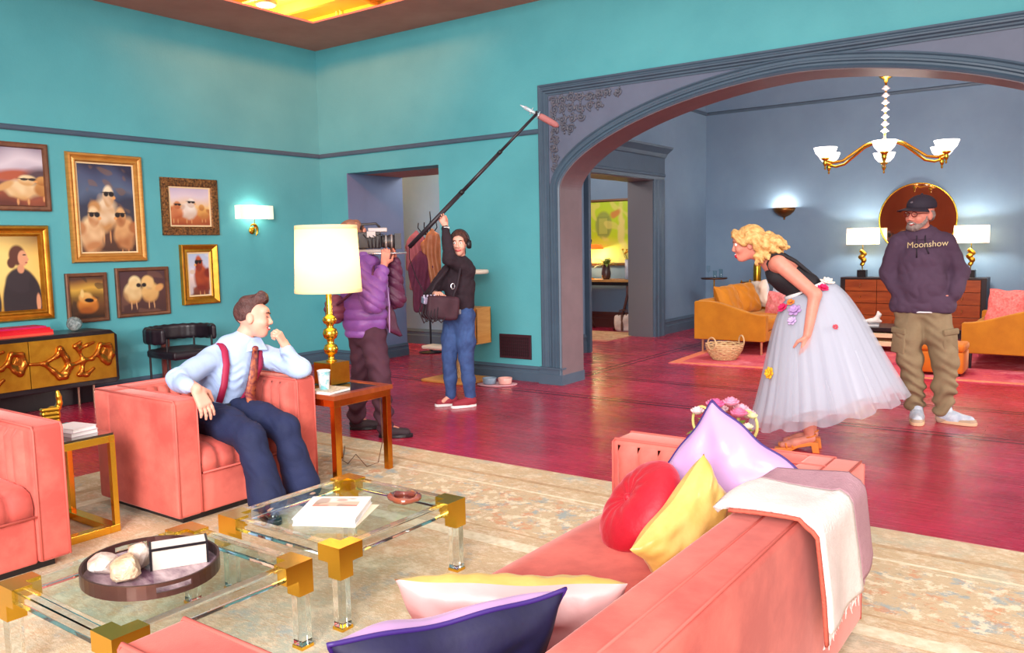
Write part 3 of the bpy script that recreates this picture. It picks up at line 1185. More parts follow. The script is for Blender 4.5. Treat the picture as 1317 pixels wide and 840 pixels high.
BK, AT = .21, .17
bk = sb(SX1 - BK, SX1, SY0, SY1, .05, SH, .022).build('backrest', coral, sofa, smooth=True)
p = MB()
for xx in (SX1 - .012, SX1 - .105):
    p.tube([(xx - ox, SY0 + .01 - oy, SH + .001), (xx - ox, SY1 - .01 - oy, SH - .001)], .0045, 6)
p.tube([(SX1 - .004 - ox, SY1 - .01 - oy, SH - .01), (SX1 - .004 - ox, SY1 - .01 - oy, .06)], .006, 6)
p.build('piping', coral_pipe, bk, smooth=True)
c = MB()
channel(c, (SX1 - BK + .004 - ox, SY0 + AT - oy, .38), (0, SY1 - SY0 - 2 * AT, 0), (0, 0, SH - .39), (-1, 0, 0), 22, .04)
c.build('back_tufting', coral, bk, smooth=True)
for s in (0, 1):
    y0, y1 = (SY0, SY0 + AT) if s == 0 else (SY1 - AT, SY1)
    arm = sb(SX0, SX1 - BK + .02, y0, y1, .05, SH - .0015, .022).build('arm', coral, sofa, smooth=True)
    p = MB()
    for yy in (y0 + .012, y1 - .012):
        p.tube([(SX1 - .1 - ox, yy - oy, SH), (SX0 + .012 - ox, yy - oy, SH), (SX0 - ox, yy - oy, SH - .015), (SX0 - ox, yy - oy, .06)], .0055, 6)
    p.build('piping', coral_pipe, arm, smooth=True)
    c = MB()
    yi = y1 if s == 0 else y0
    channel(c, (SX0 + .03 - ox, yi - oy, .39), (SX1 - SX0 - BK - .03, 0, 0), (0, 0, SH - .41), (0, 1 if s == 0 else -1, 0), 8, .035)
    c.build('channel_tufting', coral, arm, smooth=True)
sb(SX0 + .015, SX1 - .1, SY0 + AT, SY1 - AT, .05, .25, .012).build('seat_base', coral, sofa, smooth=True)
sc = MB()
rows = []
for (px, pz) in ((SX0 + .02, .255), (SX0 + .0, .27), (SX0 - .005, .32), (SX0 + .004, .365), (SX0 + .03, .39), (SX0 + .10, .402), (SX0 + .4, .408), (SX1 - BK + .02, .395)):
    rows.append([(px - ox, SY0 + AT - oy + (SY1 - SY0 - 2 * AT) * i / 30, pz - .012 * (abs(i - 15) / 15.) ** 6) for i in range(31)])
sc.surf(rows).build('seat_cushion', coral, sofa, smooth=True)
MB().bb(SX0 + .06 - ox, SX1 - .06 - ox, SY0 + .06 - oy, SY1 - .06 - oy, .009, .05).build('plinth', dark_wood, sofa)


# ---- cushions
def cushion(label, c, ux, uy, w, h, th, front, back, pipe, group='cushions on the coral sofa', pinch=.10, name='cushion', gather=.0, seed=1, cat='cushion', crease=.0055):
    """soft square cushion; ux, uy = in-plane directions, front side faces ux x uy"""
    ux = Vector(ux).normalized()
    uy = (Vector(uy) - ux * Vector(uy).dot(ux)).normalized()
    nn = ux.cross(uy)
    t = thing(name, label, cat, c, 0, group)
    N = 44

    def P(i, j, s):
        u, v = -1 + 2 * i / N, -1 + 2 * j / N
        px = u * (1 - pinch * (1 - v * v) + .018 * math.sin(6 * v + seed)) * w / 2
        py = v * (1 - pinch * (1 - u * u) + .022 * math.sin(7 * u + 2 * seed)) * h / 2
        z = th / 2 * max(0, (1 - u ** 4)) ** .55 * max(0, (1 - v ** 4)) ** .55
        # creases towards corners
        z *= 1 + .10 * math.sin(7 * u + 3 * v + seed) * math.sin(5 * v - 2 * u + seed * 2) + gather * math.sin(26 * (u + .2 * v) + seed) * (abs(v) ** 2)
        cr = 0
        for (cu, cv) in ((1, 1), (-1, 1), (1, -1), (-1, -1)):
            du, dv = u - cu, v - cv
            r_ = math.hypot(du, dv)
            cr += math.sin(9 * math.atan2(dv, du) + seed + cu) * math.exp(-((r_ - .75) / .38) ** 2)
        z += crease * cr * (1 - u ** 6) * (1 - v ** 6)
        return ux * px + uy * py + nn * (s * z)
    edge = [(i, 0) for i in range(N)] + [(N, j) for j in range(N)] + [(i, N) for i in range(N, 0, -1)] + [(0, j) for j in range(N, 0, -1)]
    for s, m, nm in ((1, front, 'front_cover'), (-1, back, 'back_cover')):
        MB().surf([[P(i, j, s) for i in range(N + 1)] for j in range(N + 1)]).build(nm, m, t, smooth=True)
    if pipe:
        MB().tube([P(i, j, 0) for i, j in edge], .006, 6, closed=True).build('piping', pipe, t, smooth=True)
    return t


lilac = mat('lilac_satin', (188, 150, 196), .38, bump=(9, .5), sheen=.3)
navy = mat('navy_velvet', (22, 18, 62), .65, var=(8, .4, (16, 14, 44)), sheen=.12, bump=(14, .3))
navy_pipe = mat('violet_piping', (54, 30, 104), .5)
yellow = mat('gold_silk', (226, 192, 116), .30, bump=(10, .8), sheen=.2, var=(6, .4, (208, 164, 78)))
pink_s = mat('blush_satin', (206, 158, 156), .36, bump=(9, .5))
red_v = mat('crimson_velvet', (190, 22, 44), .55, var=(6, .4, (168, 12, 34)), sheen=.5, bump=(30, .35))

cushion('lilac satin cushion with navy piping propped in the far sofa corner', (-1.125, 2.89, .61), (.83, -.02, -.55), (.5, .2, .83), .42, .42, .16, lilac, navy, navy_pipe, seed=2, pinch=.05)
# round red cushion
rc = thing('cushion', 'round crimson velvet cushion beside the golden one', 'cushion', (-1.36, 2.67, .53), 0, 'cushions on the coral sofa')
Rr = Vector((-.55, -.50, .62)).to_track_quat('Z', 'Y').to_matrix()
prof = []
for i in range(13):
    a = -PI / 2 + PI * i / 12
    prof.append((.195 * math.cos(a) ** .75 if math.cos(a) > 1e-6 else 0, .085 * math.sin(a)))
rows = []
for r, z in prof:
    rows.append([Rr @ Vector((r * math.cos(2 * PI * k / 48) * 1, r * math.sin(2 * PI * k / 48), z * (1 - .35 * math.exp(-(r / .05) ** 2)) * (1 + .03 * math.sin(12 * PI * k / 24)))) for k in range(48)])
MB().surf(rows, closed_u=True).build('cover', red_v, rc, smooth=True)
MB().ball(Rr @ Vector((0, 0, .058)), .016, 10, 6).build('button', red_v, rc, smooth=True)
cushion('golden silk cushion leaning on the sofa back in front of the red one', (-1.115, 2.575, .50), (.312, .469, -.826), (.213, .813, .542), .33, .45, .15, yellow, yellow, None, seed=4, gather=.05)
cushion('cushion with blush front and ruched golden edge standing on the seat', (-1.265, 1.735, .485), (.86, .51, .0), (.26, -.42, .87), .62, .34, .15, pink_s, yellow, None, seed=5, gather=.07)
cushion('navy velvet cushion with lilac back at the near sofa end', (-1.165, 1.335, .545), (.51, .86, .02), (.36, -.21, .90), .54, .38, .15, navy, lilac, navy_pipe, seed=6)

# ---- throw blanket over the sofa back
th_w = mat('cream_wool', (240, 226, 222), .95, bump=(120, .5), var=(16, .3, (228, 208, 204)))
th_g = mat('mauve_wool', (182, 140, 150), .95, bump=(120, .5), var=(16, .3, (168, 124, 136)))
th_c = mat('rust_wool', (198, 92, 74), .95, bump=(120, .5))
tb = thing('throw_blanket', 'cream and mauve wool throw with fringe draped over the sofa back', 'blanket', (-.70, 2.55, SH))


def throw_pt(u, s):
    """u across the throw (along y), s = arc length from inside edge over the top and down the outer back"""
    y = -.20 + .52 * u
    top = .27
    r = .035
    skew = .10 * (u - .3)
    s2 = s - skew * .4
    if s2 < top:
        x, z = -.245 + s2, .016 + .014 * math.sin(5 * u + 7 * s2)
        if s2 < .03:
            z -= (.03 - s2) * .8
    elif s2 < top + r * PI / 2:
        a = (s2 - top) / r
        x, z = .025 + r * math.sin(a) - .0, .012 - r * (1 - math.cos(a)) + 0
    else:
        d = s2 - top - r * PI / 2
        x, z = .025 + r + .010 * math.sin(9 * u + 1) * min(1, d * 5), .012 - r - d
        y += (.25 + .30 * u) * d
    return (x, y, z)


for nm, u0, u1, m, L1 in (('cream_band', 0, .66, th_w, .62), ('mauve_band', .66, 1, th_g, .58)):
    rows = []
    nu = 14
    for j in range(41):
        rows.append([throw_pt(u0 + (u1 - u0) * i / nu, (L1 + .04 * math.sin(2.2 * (u0 + (u1 - u0) * i / nu))) * j / 40) for i in range(nu + 1)])
    o = MB().surf(rows).build(nm, m, tb, smooth=True)
    so = o.modifiers.new('thickness', 'SOLIDIFY')
    so.thickness = .022
    so.offset = 1
    fr = MB()
    for i in range(int(60 * (u1 - u0))):
        u = u0 + (u1 - u0) * (i + .5) / int(60 * (u1 - u0))
        q = Vector(throw_pt(u, L1 + .04 * math.sin(2.2 * u)))
        fr.tube([q, q + Vector((.004 * math.sin(i * 3), .005 * math.sin(i * 7), -.025)), q + Vector((.006 * math.sin(i * 5), .008 * math.sin(i * 4), -.055 - .01 * math.sin(i * 9)))], [.003, .0025, .001], 5)
    f = fr.build('fringe', m, o)
    f['kind'] = 'stuff'
rows = [[throw_pt(0 - .012 + .03 * k, .04 + .62 * j / 30) for k in range(2)] for j in range(31)]
rows = [[(p[0] + (.004 if j > 12 else 0), p[1] - .012, p[2] - (0 if j > 12 else .004)) for p in r] for j, r in enumerate(rows)]
o = MB().surf(rows).build('turned_edge', th_c, tb, smooth=True)
so = o.modifiers.new('thickness', 'SOLIDIFY')
so.thickness = .008
so.offset = 1

# ================================================================ COFFEE TABLES
def coffee_table(cx, cy, label, w=.765):
    t = thing('coffee_table', label, 'coffee table', (cx, cy, .0085), 0, 'acrylic coffee tables')
    h, b = .34, .062
    e = w / 2
    for sx in (-1, 1):
        for sy in (-1, 1):
            X, Y = sx * (e - b / 2), sy * (e - b / 2)
            g = MB()
            k = b + .006
            g.box((X, Y, h - k / 2), (k, k, k))
            g.box((X - sx * (k / 2 + .0275), Y, h - k / 2), (.055, k, k))
            g.box((X, Y - sy * (k / 2 + .0275), h - k / 2), (k, .055, k))
            g.box((X, Y, h - k - .03), (k, k, .06))
            g.build('brass_corner', brass, t)
            lg = MB().box((X, Y, (h - k - .06 + .012) / 2), (b - .012, b - .012, h - k - .06 - .012)).build('leg', acrylic, t, bevel=.003)
            MB().box((X, Y, .006), (b - .006, b - .006, .012)).build('foot', brass, lg)
    L = w - 2 * (b + .055)
    for s in (-1, 1):
        MB().box((0, s * (e - b / 2), h - b / 2), (L, b - .012, b - .012)).build('rail', acrylic, t, bevel=.004)
        MB().box((s * (e - b / 2), 0, h - b / 2), (b - .012, L, b - .012)).build('rail', acrylic, t, bevel=.004)
    MB().box((0, 0, h - .012), (w - 2 * b + .01, w - 2 * b + .01, .010)).build('glass_top', glass_top, t)
    return t


coffee_table(-2.75, 1.59, 'acrylic and brass coffee table with an oval tray on its glass top')
coffee_table(-2.735, 2.48, 'acrylic and brass coffee table with a white book on its glass top')
GT = .0085 + .34 - .007

# tray
tray_m = mat('bronze_rim', (96, 62, 54), .3, .5, var=(6, .3, (76, 46, 44)))
marble_m = mat('plum_marble', (104, 72, 92), .2, var=(5, .75, (190, 164, 170)), stretch=(1, 3, 1))
tr = thing('serving_tray', 'oval bronze tray with marble base and slot handles', 'tray', (-2.77, 1.575, GT), math.radians(-14))
A_, B_ = .262, .232
el = [(A_ * math.cos(2 * PI * k / 48), B_ * math.sin(2 * PI * k / 48)) for k in range(48)]
MB().prism([(x * .985, y * .985) for x, y in el], 0, .014).build('marble_base', marble_m, tr)
rim = MB()
for k in range(48):
    k2 = (k + 1) % 48
    a = 2 * PI * (k + .5) / 48
    hole = abs(math.cos(a)) > .965
    for (z0, z1) in (((0, .018), (.038, .05)) if hole else ((0, .05),)):
        (x0, y0), (x1, y1) = el[k], el[k2]
        f = .965
        rim.add([(x0, y0, z0), (x1, y1, z0), (x1, y1, z1), (x0, y0, z1), (x0 * f, y0 * f, z0), (x1 * f, y1 * f, z0), (x1 * f, y1 * f, z1), (x0 * f, y0 * f, z1)],
                [(0, 1, 2, 3), (5, 4, 7, 6), (3, 2, 6, 7), (1, 0, 4, 5), (0, 3, 7, 4), (2, 1, 5, 6)])
rim.build('rim', tray_m, tr)
TZ = GT + .0145
bx = thing('keepsake_box', 'cream box with dark edges standing in the tray', 'box', (-2.735, 1.665, TZ), math.radians(60))
MB().box((0, 0, .036), (.19, .085, .072)).build('body', mat('cream_panel', (198, 188, 176), .5), bx)
MB().box((0, 0, .0755), (.194, .089, .007)).build('lid', mat('ivory_lid', (228, 220, 212), .4), bx)
eb = MB()
for sx in (-1, 1):
    eb.box((sx * .096, 0, .0405), (.008, .093, .081))
eb.box((0, -.045, .076), (.2, .005, .009))
eb.build('dark_edging', dark_wood, bx)


def rock(label, c, size, m, seed, name='crystal', flat=1.0):
    rnd = np.random.RandomState(seed)
    bm = bmesh.new()
    bmesh.ops.create_icosphere(bm, subdivisions=3, radius=1)
    pl = rnd.normal(size=(16, 3))
    pl /= np.linalg.norm(pl, axis=1)[:, None]
    dd = .62 + .3 * rnd.rand(16)
    for v in bm.verts:
        n = np.array(v.co)
        k = (pl @ n)
        r = min([1.0] + [d / kk for d, kk in zip(dd, k) if kk > .05])
        v.co = Vector((n[0] * r * size[0], n[1] * r * size[1], n[2] * r * size[2]))
    zmin = min(v.co.z for v in bm.verts)
    for v in bm.verts:
        v.co.z -= zmin
    me = bpy.data.meshes.new(name)
    bm.to_mesh(me)
    bm.free()
    o = obj(name, me, m, None, False, c)
    return tag(o, label, 'crystal')


cr_w = mat('milky_quartz', (222, 210, 202), .3, var=(14, .7, (190, 156, 134)), bump=(40, .6))
cr_o = mat('raw_quartz', (226, 206, 176), .35, var=(16, .6, (186, 150, 116)), bump=(50, .8))
rock('flat white quartz slab at the left end of the tray', (-2.885, 1.455, TZ), (.085, .062, .036), cr_w, 3)
rock('rough cream crystal cluster in the middle of the tray', (-2.735, 1.462, TZ), (.07, .06, .055), cr_o, 8)
rock('clear pale crystal behind the rough cluster in the tray', (-2.815, 1.555, TZ), (.05, .045, .05), cr_w, 12)

# book on the second table
bk = thing('art_book', 'large white art book with a landscape photo on its cover', 'book', (-2.70, 2.385, GT), math.radians(32.5))
MB().box((0, 0, .016), (.262, .30, .022)).build('page_block', white_m, bk)
MB().box((0, 0, .0295), (.27, .305, .005)).build('cover', mat('white_cover', (244, 243, 242), .35), bk)
MB().box((0, 0, .003), (.27, .305, .005)).build('back_board', MATS['white_cover'], bk)
pp = Paint(.2, .12, .004).grad([(0, (222, 190, 170)), (.4, (196, 176, 160)), (.6, (232, 222, 210)), (1, (238, 232, 226))], .2, 40)
pp.speck(70, .3, (150, 120, 110), .7).speck(60, .5, (206, 120, 110), .7, 4)
po = pp.build('cover_photo', bk)
po.rotation_euler = (-PI / 2, 0, 0)
po.location = (.0, -.0 + .01, .0326)
po.rotation_euler = (-PI / 2, 0, 0)
po.data.transform(Matrix.Rotation(0, 4, 'X'))
# lower white book with cream spine
b2 = thing('magazine', 'thin cream magazine under the white art book', 'magazine', (-2.66, 2.40, GT - .0), math.radians(26))
b2.location = (-2.69, 2.392, GT)
MB().box((.01, -.005, .0), (.27, .31, .0004)).build('page_block', mat('cream_paper', (238, 214, 190), .6), b2)

# agate ring dish
rd = thing('glass_ashtray', 'amber glass ring dish at the far table corner', 'dish', (-2.565, 2.69, GT))
amber = mat('amber_glass', (150, 74, 40), .08, var=(9, .5, (96, 50, 60)), coat=1)
rg = MB()
pts, rs = [], []
for k in range(28):
    a = 2 * PI * k / 28
    rr = .066 + .006 * math.sin(3 * a + 1)
    pts.append((rr * math.cos(a), rr * math.sin(a) * .85, .021 + .006 * math.sin(2 * a)))
    rs.append(.014 + .003 * math.sin(5 * a))
rg.tube(pts, rs, 10, closed=True).build('ring', amber, rd, smooth=True)
MB().prism([(.06 * math.cos(2 * PI * k / 24), .052 * math.sin(2 * PI * k / 24)) for k in range(24)], .001, .008).build('bowl_base', amber, rd)

# ================================================================ SIDE TABLES
gt = thing('side_table', 'polished gold side table between the two coral armchairs', 'side table', (-4.50, 2.11, .0085))
x0, x1, y0, y1, hh = -.25, .25, -.17, .15, .54
b = .03
fr = MB()
for (ax, ay) in ((x0, y0), (x1 - b, y0), (x0, y1 - b), (x1 - b, y1 - b)):
    MB().bb(ax, ax + b, ay, ay + b, .04, hh - .05).build('leg', brass, gt, bevel=.002)
for z0, z1, nm, k in ((0, .04, 'base_frame', .055), (hh - .05, hh - .012, 'apron', .03)):
    f = MB()
    f.bb(x0, x1, y0, y0 + k, z0, z1)
    f.bb(x0, x1, y1 - k, y1, z0, z1)
    f.bb(x0, x0 + k, y0 + k, y1 - k, z0, z1)
    f.bb(x1 - k, x1, y0 + k, y1 - k, z0, z1)
    f.build(nm, brass, gt, bevel=.002)
MB().bb(x0 + .004, x1 - .004, y0 + .004, y1 - .004, hh - .012, hh).build('smoked_top', mat('smoked_glass', (58, 46, 40), .08, coat=1), gt)
GTZ = .0085 + hh
for i, (wx, wy, dz, rz) in enumerate(((.20, .15, .022, .1), (.185, .14, .02, .18))):
    bkk = thing('book', 'white paperback on the gold side table, %s of two' % ('lower' if i == 0 else 'upper'), 'book', (-4.42, 2.13, GTZ + i * .022), rz, 'white books on the gold table')
    MB().box((0, 0, dz / 2), (wx - .006, wy - .006, dz - .004)).build('page_block', white_m, bkk)
    cv = MB()
    cv.box((0, 0, .0012), (wx, wy, .0024)).box((0, 0, dz - .0012), (wx, wy, .0024)).box((-wx / 2, 0, dz / 2), (.002, wy, dz))
    cv.build('cover', mat('pale_cover_%d' % i, (226, 214, 214) if i else (206, 190, 196), .45), bkk)
# thumbs up hand
th = thing('hand_sculpture', 'gold thumbs up hand sculpture on the side table', 'sculpture', (-4.70, 2.165, GTZ), math.radians(-115))
s = Sdf(.004)
s.cap((.01, 0, 0), (.01, 0, .012), .045, .040, .004)
s.ell((.005, -.004, .062), (.040, .028, .052), None, .012)
for i in range(4):
    z = .030 + i * .0225
    s.cap((-.020, .022, z), (.048, .034, z), .0125, .0125, .003)
    s.cap((.048, .034, z), (.058, .006, z), .0125, .011, .003)
s.chain([(-.022, .004, .098), (-.032, .008, .128), (-.030, .008, .165), (-.026, .006, .190)], [.018, .0150, .0145, .011], .008)
s.mesh('hand', gold_m, th)

# lamp table
lt = thing('lamp_table', 'square brass framed end table under the big lamp', 'end table', (-4.14, 3.71, .0085))
x0, x1, y0, y1, hh = -.26, .27, -.25, .25, .575
b = .042
brz = mat('bronze_gold', (232, 164, 58), .22, 1.0, var=(5, .5, (196, 116, 44)))
for (ax, ay) in ((x0, y0), (x1 - b, y0), (x0, y1 - b), (x1 - b, y1 - b)):
    MB().bb(ax, ax + b, ay, ay + b, 0, hh - .075).build('leg', brz, lt, bevel=.002)
f = MB()
z0, z1 = hh - .075, hh - .03
f.bb(x0, x1, y0, y0 + b, z0, z1).bb(x0, x1, y1 - b, y1, z0, z1).bb(x0, x0 + b, y0 + b, y1 - b, z0, z1).bb(x1 - b, x1, y0 + b, y1 - b, z0, z1)
f.build('apron', brz, lt, bevel=.002)
f = MB()
f.bb(x0 - .012, x1 + .012, y0 - .012, y0 + .05, hh - .03, hh).bb(x0 - .012, x1 + .012, y1 - .05, y1 + .012, hh - .03, hh).bb(x0 - .012, x0 + .05, y0 + .05, y1 - .05, hh - .03, hh).bb(x1 - .05, x1 + .012, y0 + .05, y1 - .05, hh - .03, hh)
f.build('top_frame', mat('copper_wood', (168, 84, 44), .3, .3, var=(5, .3, (140, 62, 32)), stretch=(1, 6, 1)), lt, bevel=.002)
MB().bb(x0 + .05, x1 - .05, y0 + .05, y1 - .05, hh - .012, hh - .003).build('glass_inset', mat('dark_table_glass', (40, 52, 54), .06, coat=1), lt)
LTZ = .0085 + hh
# lamp
lp = thing('table_lamp', 'tall brass table lamp with a cream drum shade', 'lamp', (-4.26, 3.80, LTZ))
MB().bb(-.085, .085, -.085, .085, 0, .15).build('base', gold_m, lp, bevel=.004)
prof = [(.036, .15), (.036, .16), (.022, .165), (.022, .195), (.040, .205), (.05, .235), (.04, .262), (.024, .27), (.024, .29), (.026, .30), (.043, .312), (.052, .342), (.042, .372), (.024, .38), (.024, .40), (.042, .412), (.05, .432), (.04, .455), (.028, .462), (.022, .475), (.020, .62), (.018, .70)]
MB().lathe(prof, n=24).build('stem', brass, lp, smooth=True)
lamp_shade = shade_mat('cream_lamp_shade', (255, 228, 166), .42)
rim_m = mat('shade_rim', (226, 196, 150), .7, emit=((226, 190, 130), .35))
zs0, zs1 = .625, 1.065
sh = MB().lathe([(.222, zs0), (.204, zs1)], n=48, cap=False).build('shade', lamp_shade, lp, smooth=True)
for z, r in ((zs0 + .008, .2235), (zs1 - .008, .2062)):
    MB().lathe([(r, z - .013), (r + .0015, z - .011), (r + .0005, z + .011), (r - .001, z + .013)], n=48, cap=False).build('shade_trim', rim_m, sh, smooth=True)
sp = MB()
for k in range(3):
    a = 2 * PI * k / 3
    sp.cyl((0, 0, zs1 - .05), (.203 * math.cos(a), .203 * math.sin(a), zs1 - .03), .003, 6)
sp.build('shade_spider', brass, lp)
MB().ball((0, 0, .80), (.035, .035, .055)).build('bulb', lamp_glow, lp, smooth=True)
point('table_lamp_bulb', (-4.26, 3.80, LTZ + .86), 9, (1, .80, .52), .05)
# cup and coaster book
cb = thing('coaster_book', 'small patterned notebook under the paper cup', 'notebook', (-4.02, 3.56, LTZ), math.radians(8))
MB().box((0, 0, .008), (.17, .20, .016)).build('page_block', white_m, cb)
MB().box((0, 0, .0175), (.175, .205, .003)).build('cover', mat('speckled_cover', (226, 216, 196), .5, var=(60, .6, (150, 130, 110))), cb)
cu = thing('paper_cup', 'teal and white paper cup on the end table', 'cup', (-4.04, 3.535, LTZ + .019))
MB().lathe([(.030, 0), (.031, .002), (.041, .115)], n=28, cap=False).build('cup_wall', mat('teal_cup', (112, 178, 186), .5, var=(22, .9, (232, 236, 238))), cu, smooth=True)
MB().lathe([(.042, .115), (.044, .118), (.042, .122), (.037, .124), (0, .124)], n=28).build('lid', white_m, cu, smooth=True)
cd = MB().tube([Vector(q) - lp.location for q in [(-3.93, 3.92, LTZ - .1), (-3.93, 3.93, .20), (-3.95, 3.90, .05), (-4.02, 3.86, .02), (-4.10, 3.84, .10), (-4.16, 3.82, .03), (-4.3, 3.9, .015), (-4.6, 4.2, .015)]], .003, 6).build('power_cord', mat('brown_cord', (90, 56, 36), .5), lp)

# ================================================================ SIDEBOARD
sbx = thing('sideboard', 'black lacquer sideboard with gold sculpted doors under the paintings', 'sideboard', (-8.08, 3.05, 0))
# local: x depth (front = +.23), y length
L0, L1 = -1.25, 1.225
pr = [(-.22, .235), (.21, .235), (.23, .25), (.23, .70), (.21, .75), (-.22, .75)]
body = MB()
body.prism([(L0, .235), (L1 - .03, .235), (L1, .26), (L1, .70), (L1 - .06, .752), (L0, .752)], -.24, .215, 'x')
body.build('body', dark_wood, sbx, bevel=.006)
gold_panel = mat('hammered_gold_leaf', (206, 156, 44), .38, .75, var=(7, .5, (178, 122, 30)), bump=(16, .3))
relief_m = mat('cast_gold_relief', (206, 132, 48), .24, .9, var=(5, .3, (170, 92, 34)))
dw = .80
for i in range(3):
    yb = L1 - .035 - dw * (i + 1)
    d = MB().bb(.215, .235, yb + .003, yb + dw - .003, .285, .715).build('door', gold_panel, sbx, bevel=.003)
    s = Sdf(.008)
    ys = yb + dw / 2

    def Q(u, v, dx=.24):
        return (dx, ys + u, .50 + v)
    # flowing bone-like relief
    s.chain([Q(-.40, .01), Q(-.28, .0), Q(-.16, .06), Q(-.13, .12)], [.016, .018, .022, .03], .02)
    s.chain([Q(-.28, 0), Q(-.20, -.08), Q(-.15, -.14), Q(-.10, -.14), Q(-.04, -.05)], [.018, .026, .03, .03, .024], .02)
    s.chain([Q(-.13, .12), Q(-.08, .03), Q(-.06, -.05), Q(-.12, -.1)], [.03, .03, .03, .02], .02)
    s.chain([Q(-.04, -.05), Q(.08, -.01), Q(.16, -.005), Q(.22, .05), Q(.25, .12)], [.02, .022, .02, .02, .024], .02)
    s.chain([Q(.08, -.01), Q(.04, .09), Q(.01, .13), Q(.06, .16)], [.02, .016, .022, .02], .02)
    s.chain([Q(.04, .10), Q(.12, .13), Q(.19, .15)], [.02, .018, .014], .02)
    s.chain([Q(.08, -.01), Q(.06, -.10), Q(.03, -.14), Q(.10, -.15), Q(.17, -.10)], [.02, .018, .022, .024, .016], .02)
    s.chain([Q(.22, .03), Q(.27, -.03), Q(.31, -.06), Q(.36, .02), Q(.34, .11), Q(.25, .12)], [.02, .026, .03, .026, .02, .02], .02)
    s.ell(Q(.31, .03), (.012, .05, .06), None, .02)
    s.mesh('relief', relief_m, d)
MB().bb(-.235, -.205, L0 + .02, L1 - .04, .003, .235).build('shadow_panel', dark_wood, sbx)  # dark sheet standing in for the shadow under the sideboard
for (lx, ly) in ((.14, 1.0), (-.16, 1.0), (.14, -1.0), (-.16, -1.0), (.14, 0.0)):
    MB().cyl((lx, ly, 0), (lx, ly, .24), .012, 10).build('leg', mat('pale_bronze', (190, 150, 130), .3, .8), sbx)
for i, (dx, dy, wx, wy, hz, rgb) in enumerate(((0, 0, .26, .50, .022, (232, 84, 66)), (0, .02, .25, .46, .024, (228, 30, 46)), (0, .01, .24, .44, .022, (214, 20, 40)), (-.01, .0, .23, .40, .016, (196, 30, 96)))):
    zz = .752 + sum((.022, .024, .022, .016)[:i])
    k = ('bottom coral red', 'second crimson', 'third scarlet', 'top magenta red')[i]
    bo = thing('book', k + ' book of the stack on the gold sideboard', 'book', (-8.09 + dx, 3.47 + dy, zz), 0, 'red books on the sideboard')
    MB().box((0, 0, hz / 2), (wx - .008, wy - .008, hz - .004)).build('page_block', white_m, bo)
    cv = MB()
    cv.box((0, 0, .0015), (wx, wy, .003)).box((0, 0, hz - .0015), (wx, wy, .003)).box((wx / 2, 0, hz / 2), (.003, wy, hz)).box((0, wy / 2 - .001, hz / 2), (wx, .003, hz))
    cv.build('cover', mat('red_cover_%d' % i, rgb, .35), bo)
ob = thing('glass_orb', 'clear cut glass orb on the right end of the sideboard', 'ornament', (-8.08, 3.975, .752))
MB().ball((0, 0, .07), .07, 18, 12).build('sphere', mat('cut_glass', (225, 232, 232), .1, trans=.6, var=(30, .6, (120, 140, 140)), bump=(40, 1)), ob, smooth=False)
MB().lathe([(.03, 0), (.032, .006), (.02, .012)], n=16).build('base', clear_glass, ob)

# ================================================================ BLACK BARREL CHAIR
bc = thing('barrel_chair', 'black open barrel chair against the teal wall', 'chair', (-7.98, 5.03, 0), math.radians(0))
blk = mat('black_leather', (40, 30, 40), .35, var=(9, .3, (26, 20, 28)))
# faces +x
s = Sdf(.010)
R_ = .30
pts = []
for k in range(15):
    a = math.radians(60 + 240 * k / 14)
    pts.append((R_ * math.cos(a), R_ * math.sin(a) * 1.15, .62))
for z in (.575, .61, .645, .68):
    s.chain([(p[0], p[1], z) for p in pts], [.03] * 15, .02)
s.mesh('backrest', blk, bc)
s = Sdf(.010)
s.ell((0, 0, .44), (.29, .30, .05), None, .02)
s.box((.05, 0, .43), (.26, .28, .045), None, .03, .02)
s.mesh('seat', blk, bc)
for a in (55, 125, 235, 305):
    x, y = .285 * math.cos(math.radians(a)), .32 * math.sin(math.radians(a))
    MB().cyl((x, y, 0), (x, y, .60), .012, 10).build('leg', dark_wood, bc)
MB().bb(-.315, -.285, -.045, .045, 0.0, .60).build('leg', mat('mahogany', (120, 52, 44), .4, var=(6, .3, (96, 40, 36)), stretch=(6, 6, 1)), bc)

# ================================================================ PAINTINGS
def frame(name, label, yc, z0, w, h, fw, prof, fm, paint, inner=None):
    t = thing('framed_painting', label, 'painting', (XA + .002, yc, z0), PI / 2, 'paintings on the teal wall')
    path = [(-w / 2, 0, 0), (w / 2, 0, 0), (w / 2, 0, h), (-w / 2, 0, h)]
    sc = fw
    f = MB().sweep(path, [(d * sc, hh) for d, hh in prof], (0, -1, 0), closed=True).build('frame', fm, t, angle=30)
    if inner:
        k = fw
        ip = [(-w / 2 + k, 0, k), (w / 2 - k, 0, k), (w / 2 - k, 0, h - k), (-w / 2 + k, 0, h - k)]
        MB().sweep(ip, [(-.004, 0), (-.004, .016), (.012, .012), (.012, 0)], (0, -1, 0), closed=True).build('inner_fillet', inner, f, angle=30)
    MB().bb(-w / 2 + fw * .3, w / 2 - fw * .3, -.006, -.001, fw * .3, h - fw * .3).build('backing', dark_wood, t)
    p = Paint(w - 1.9 * fw, h - 1.9 * fw)
    paint(p)
    p.build('canvas', t, -.010, fw * .95)
    return t


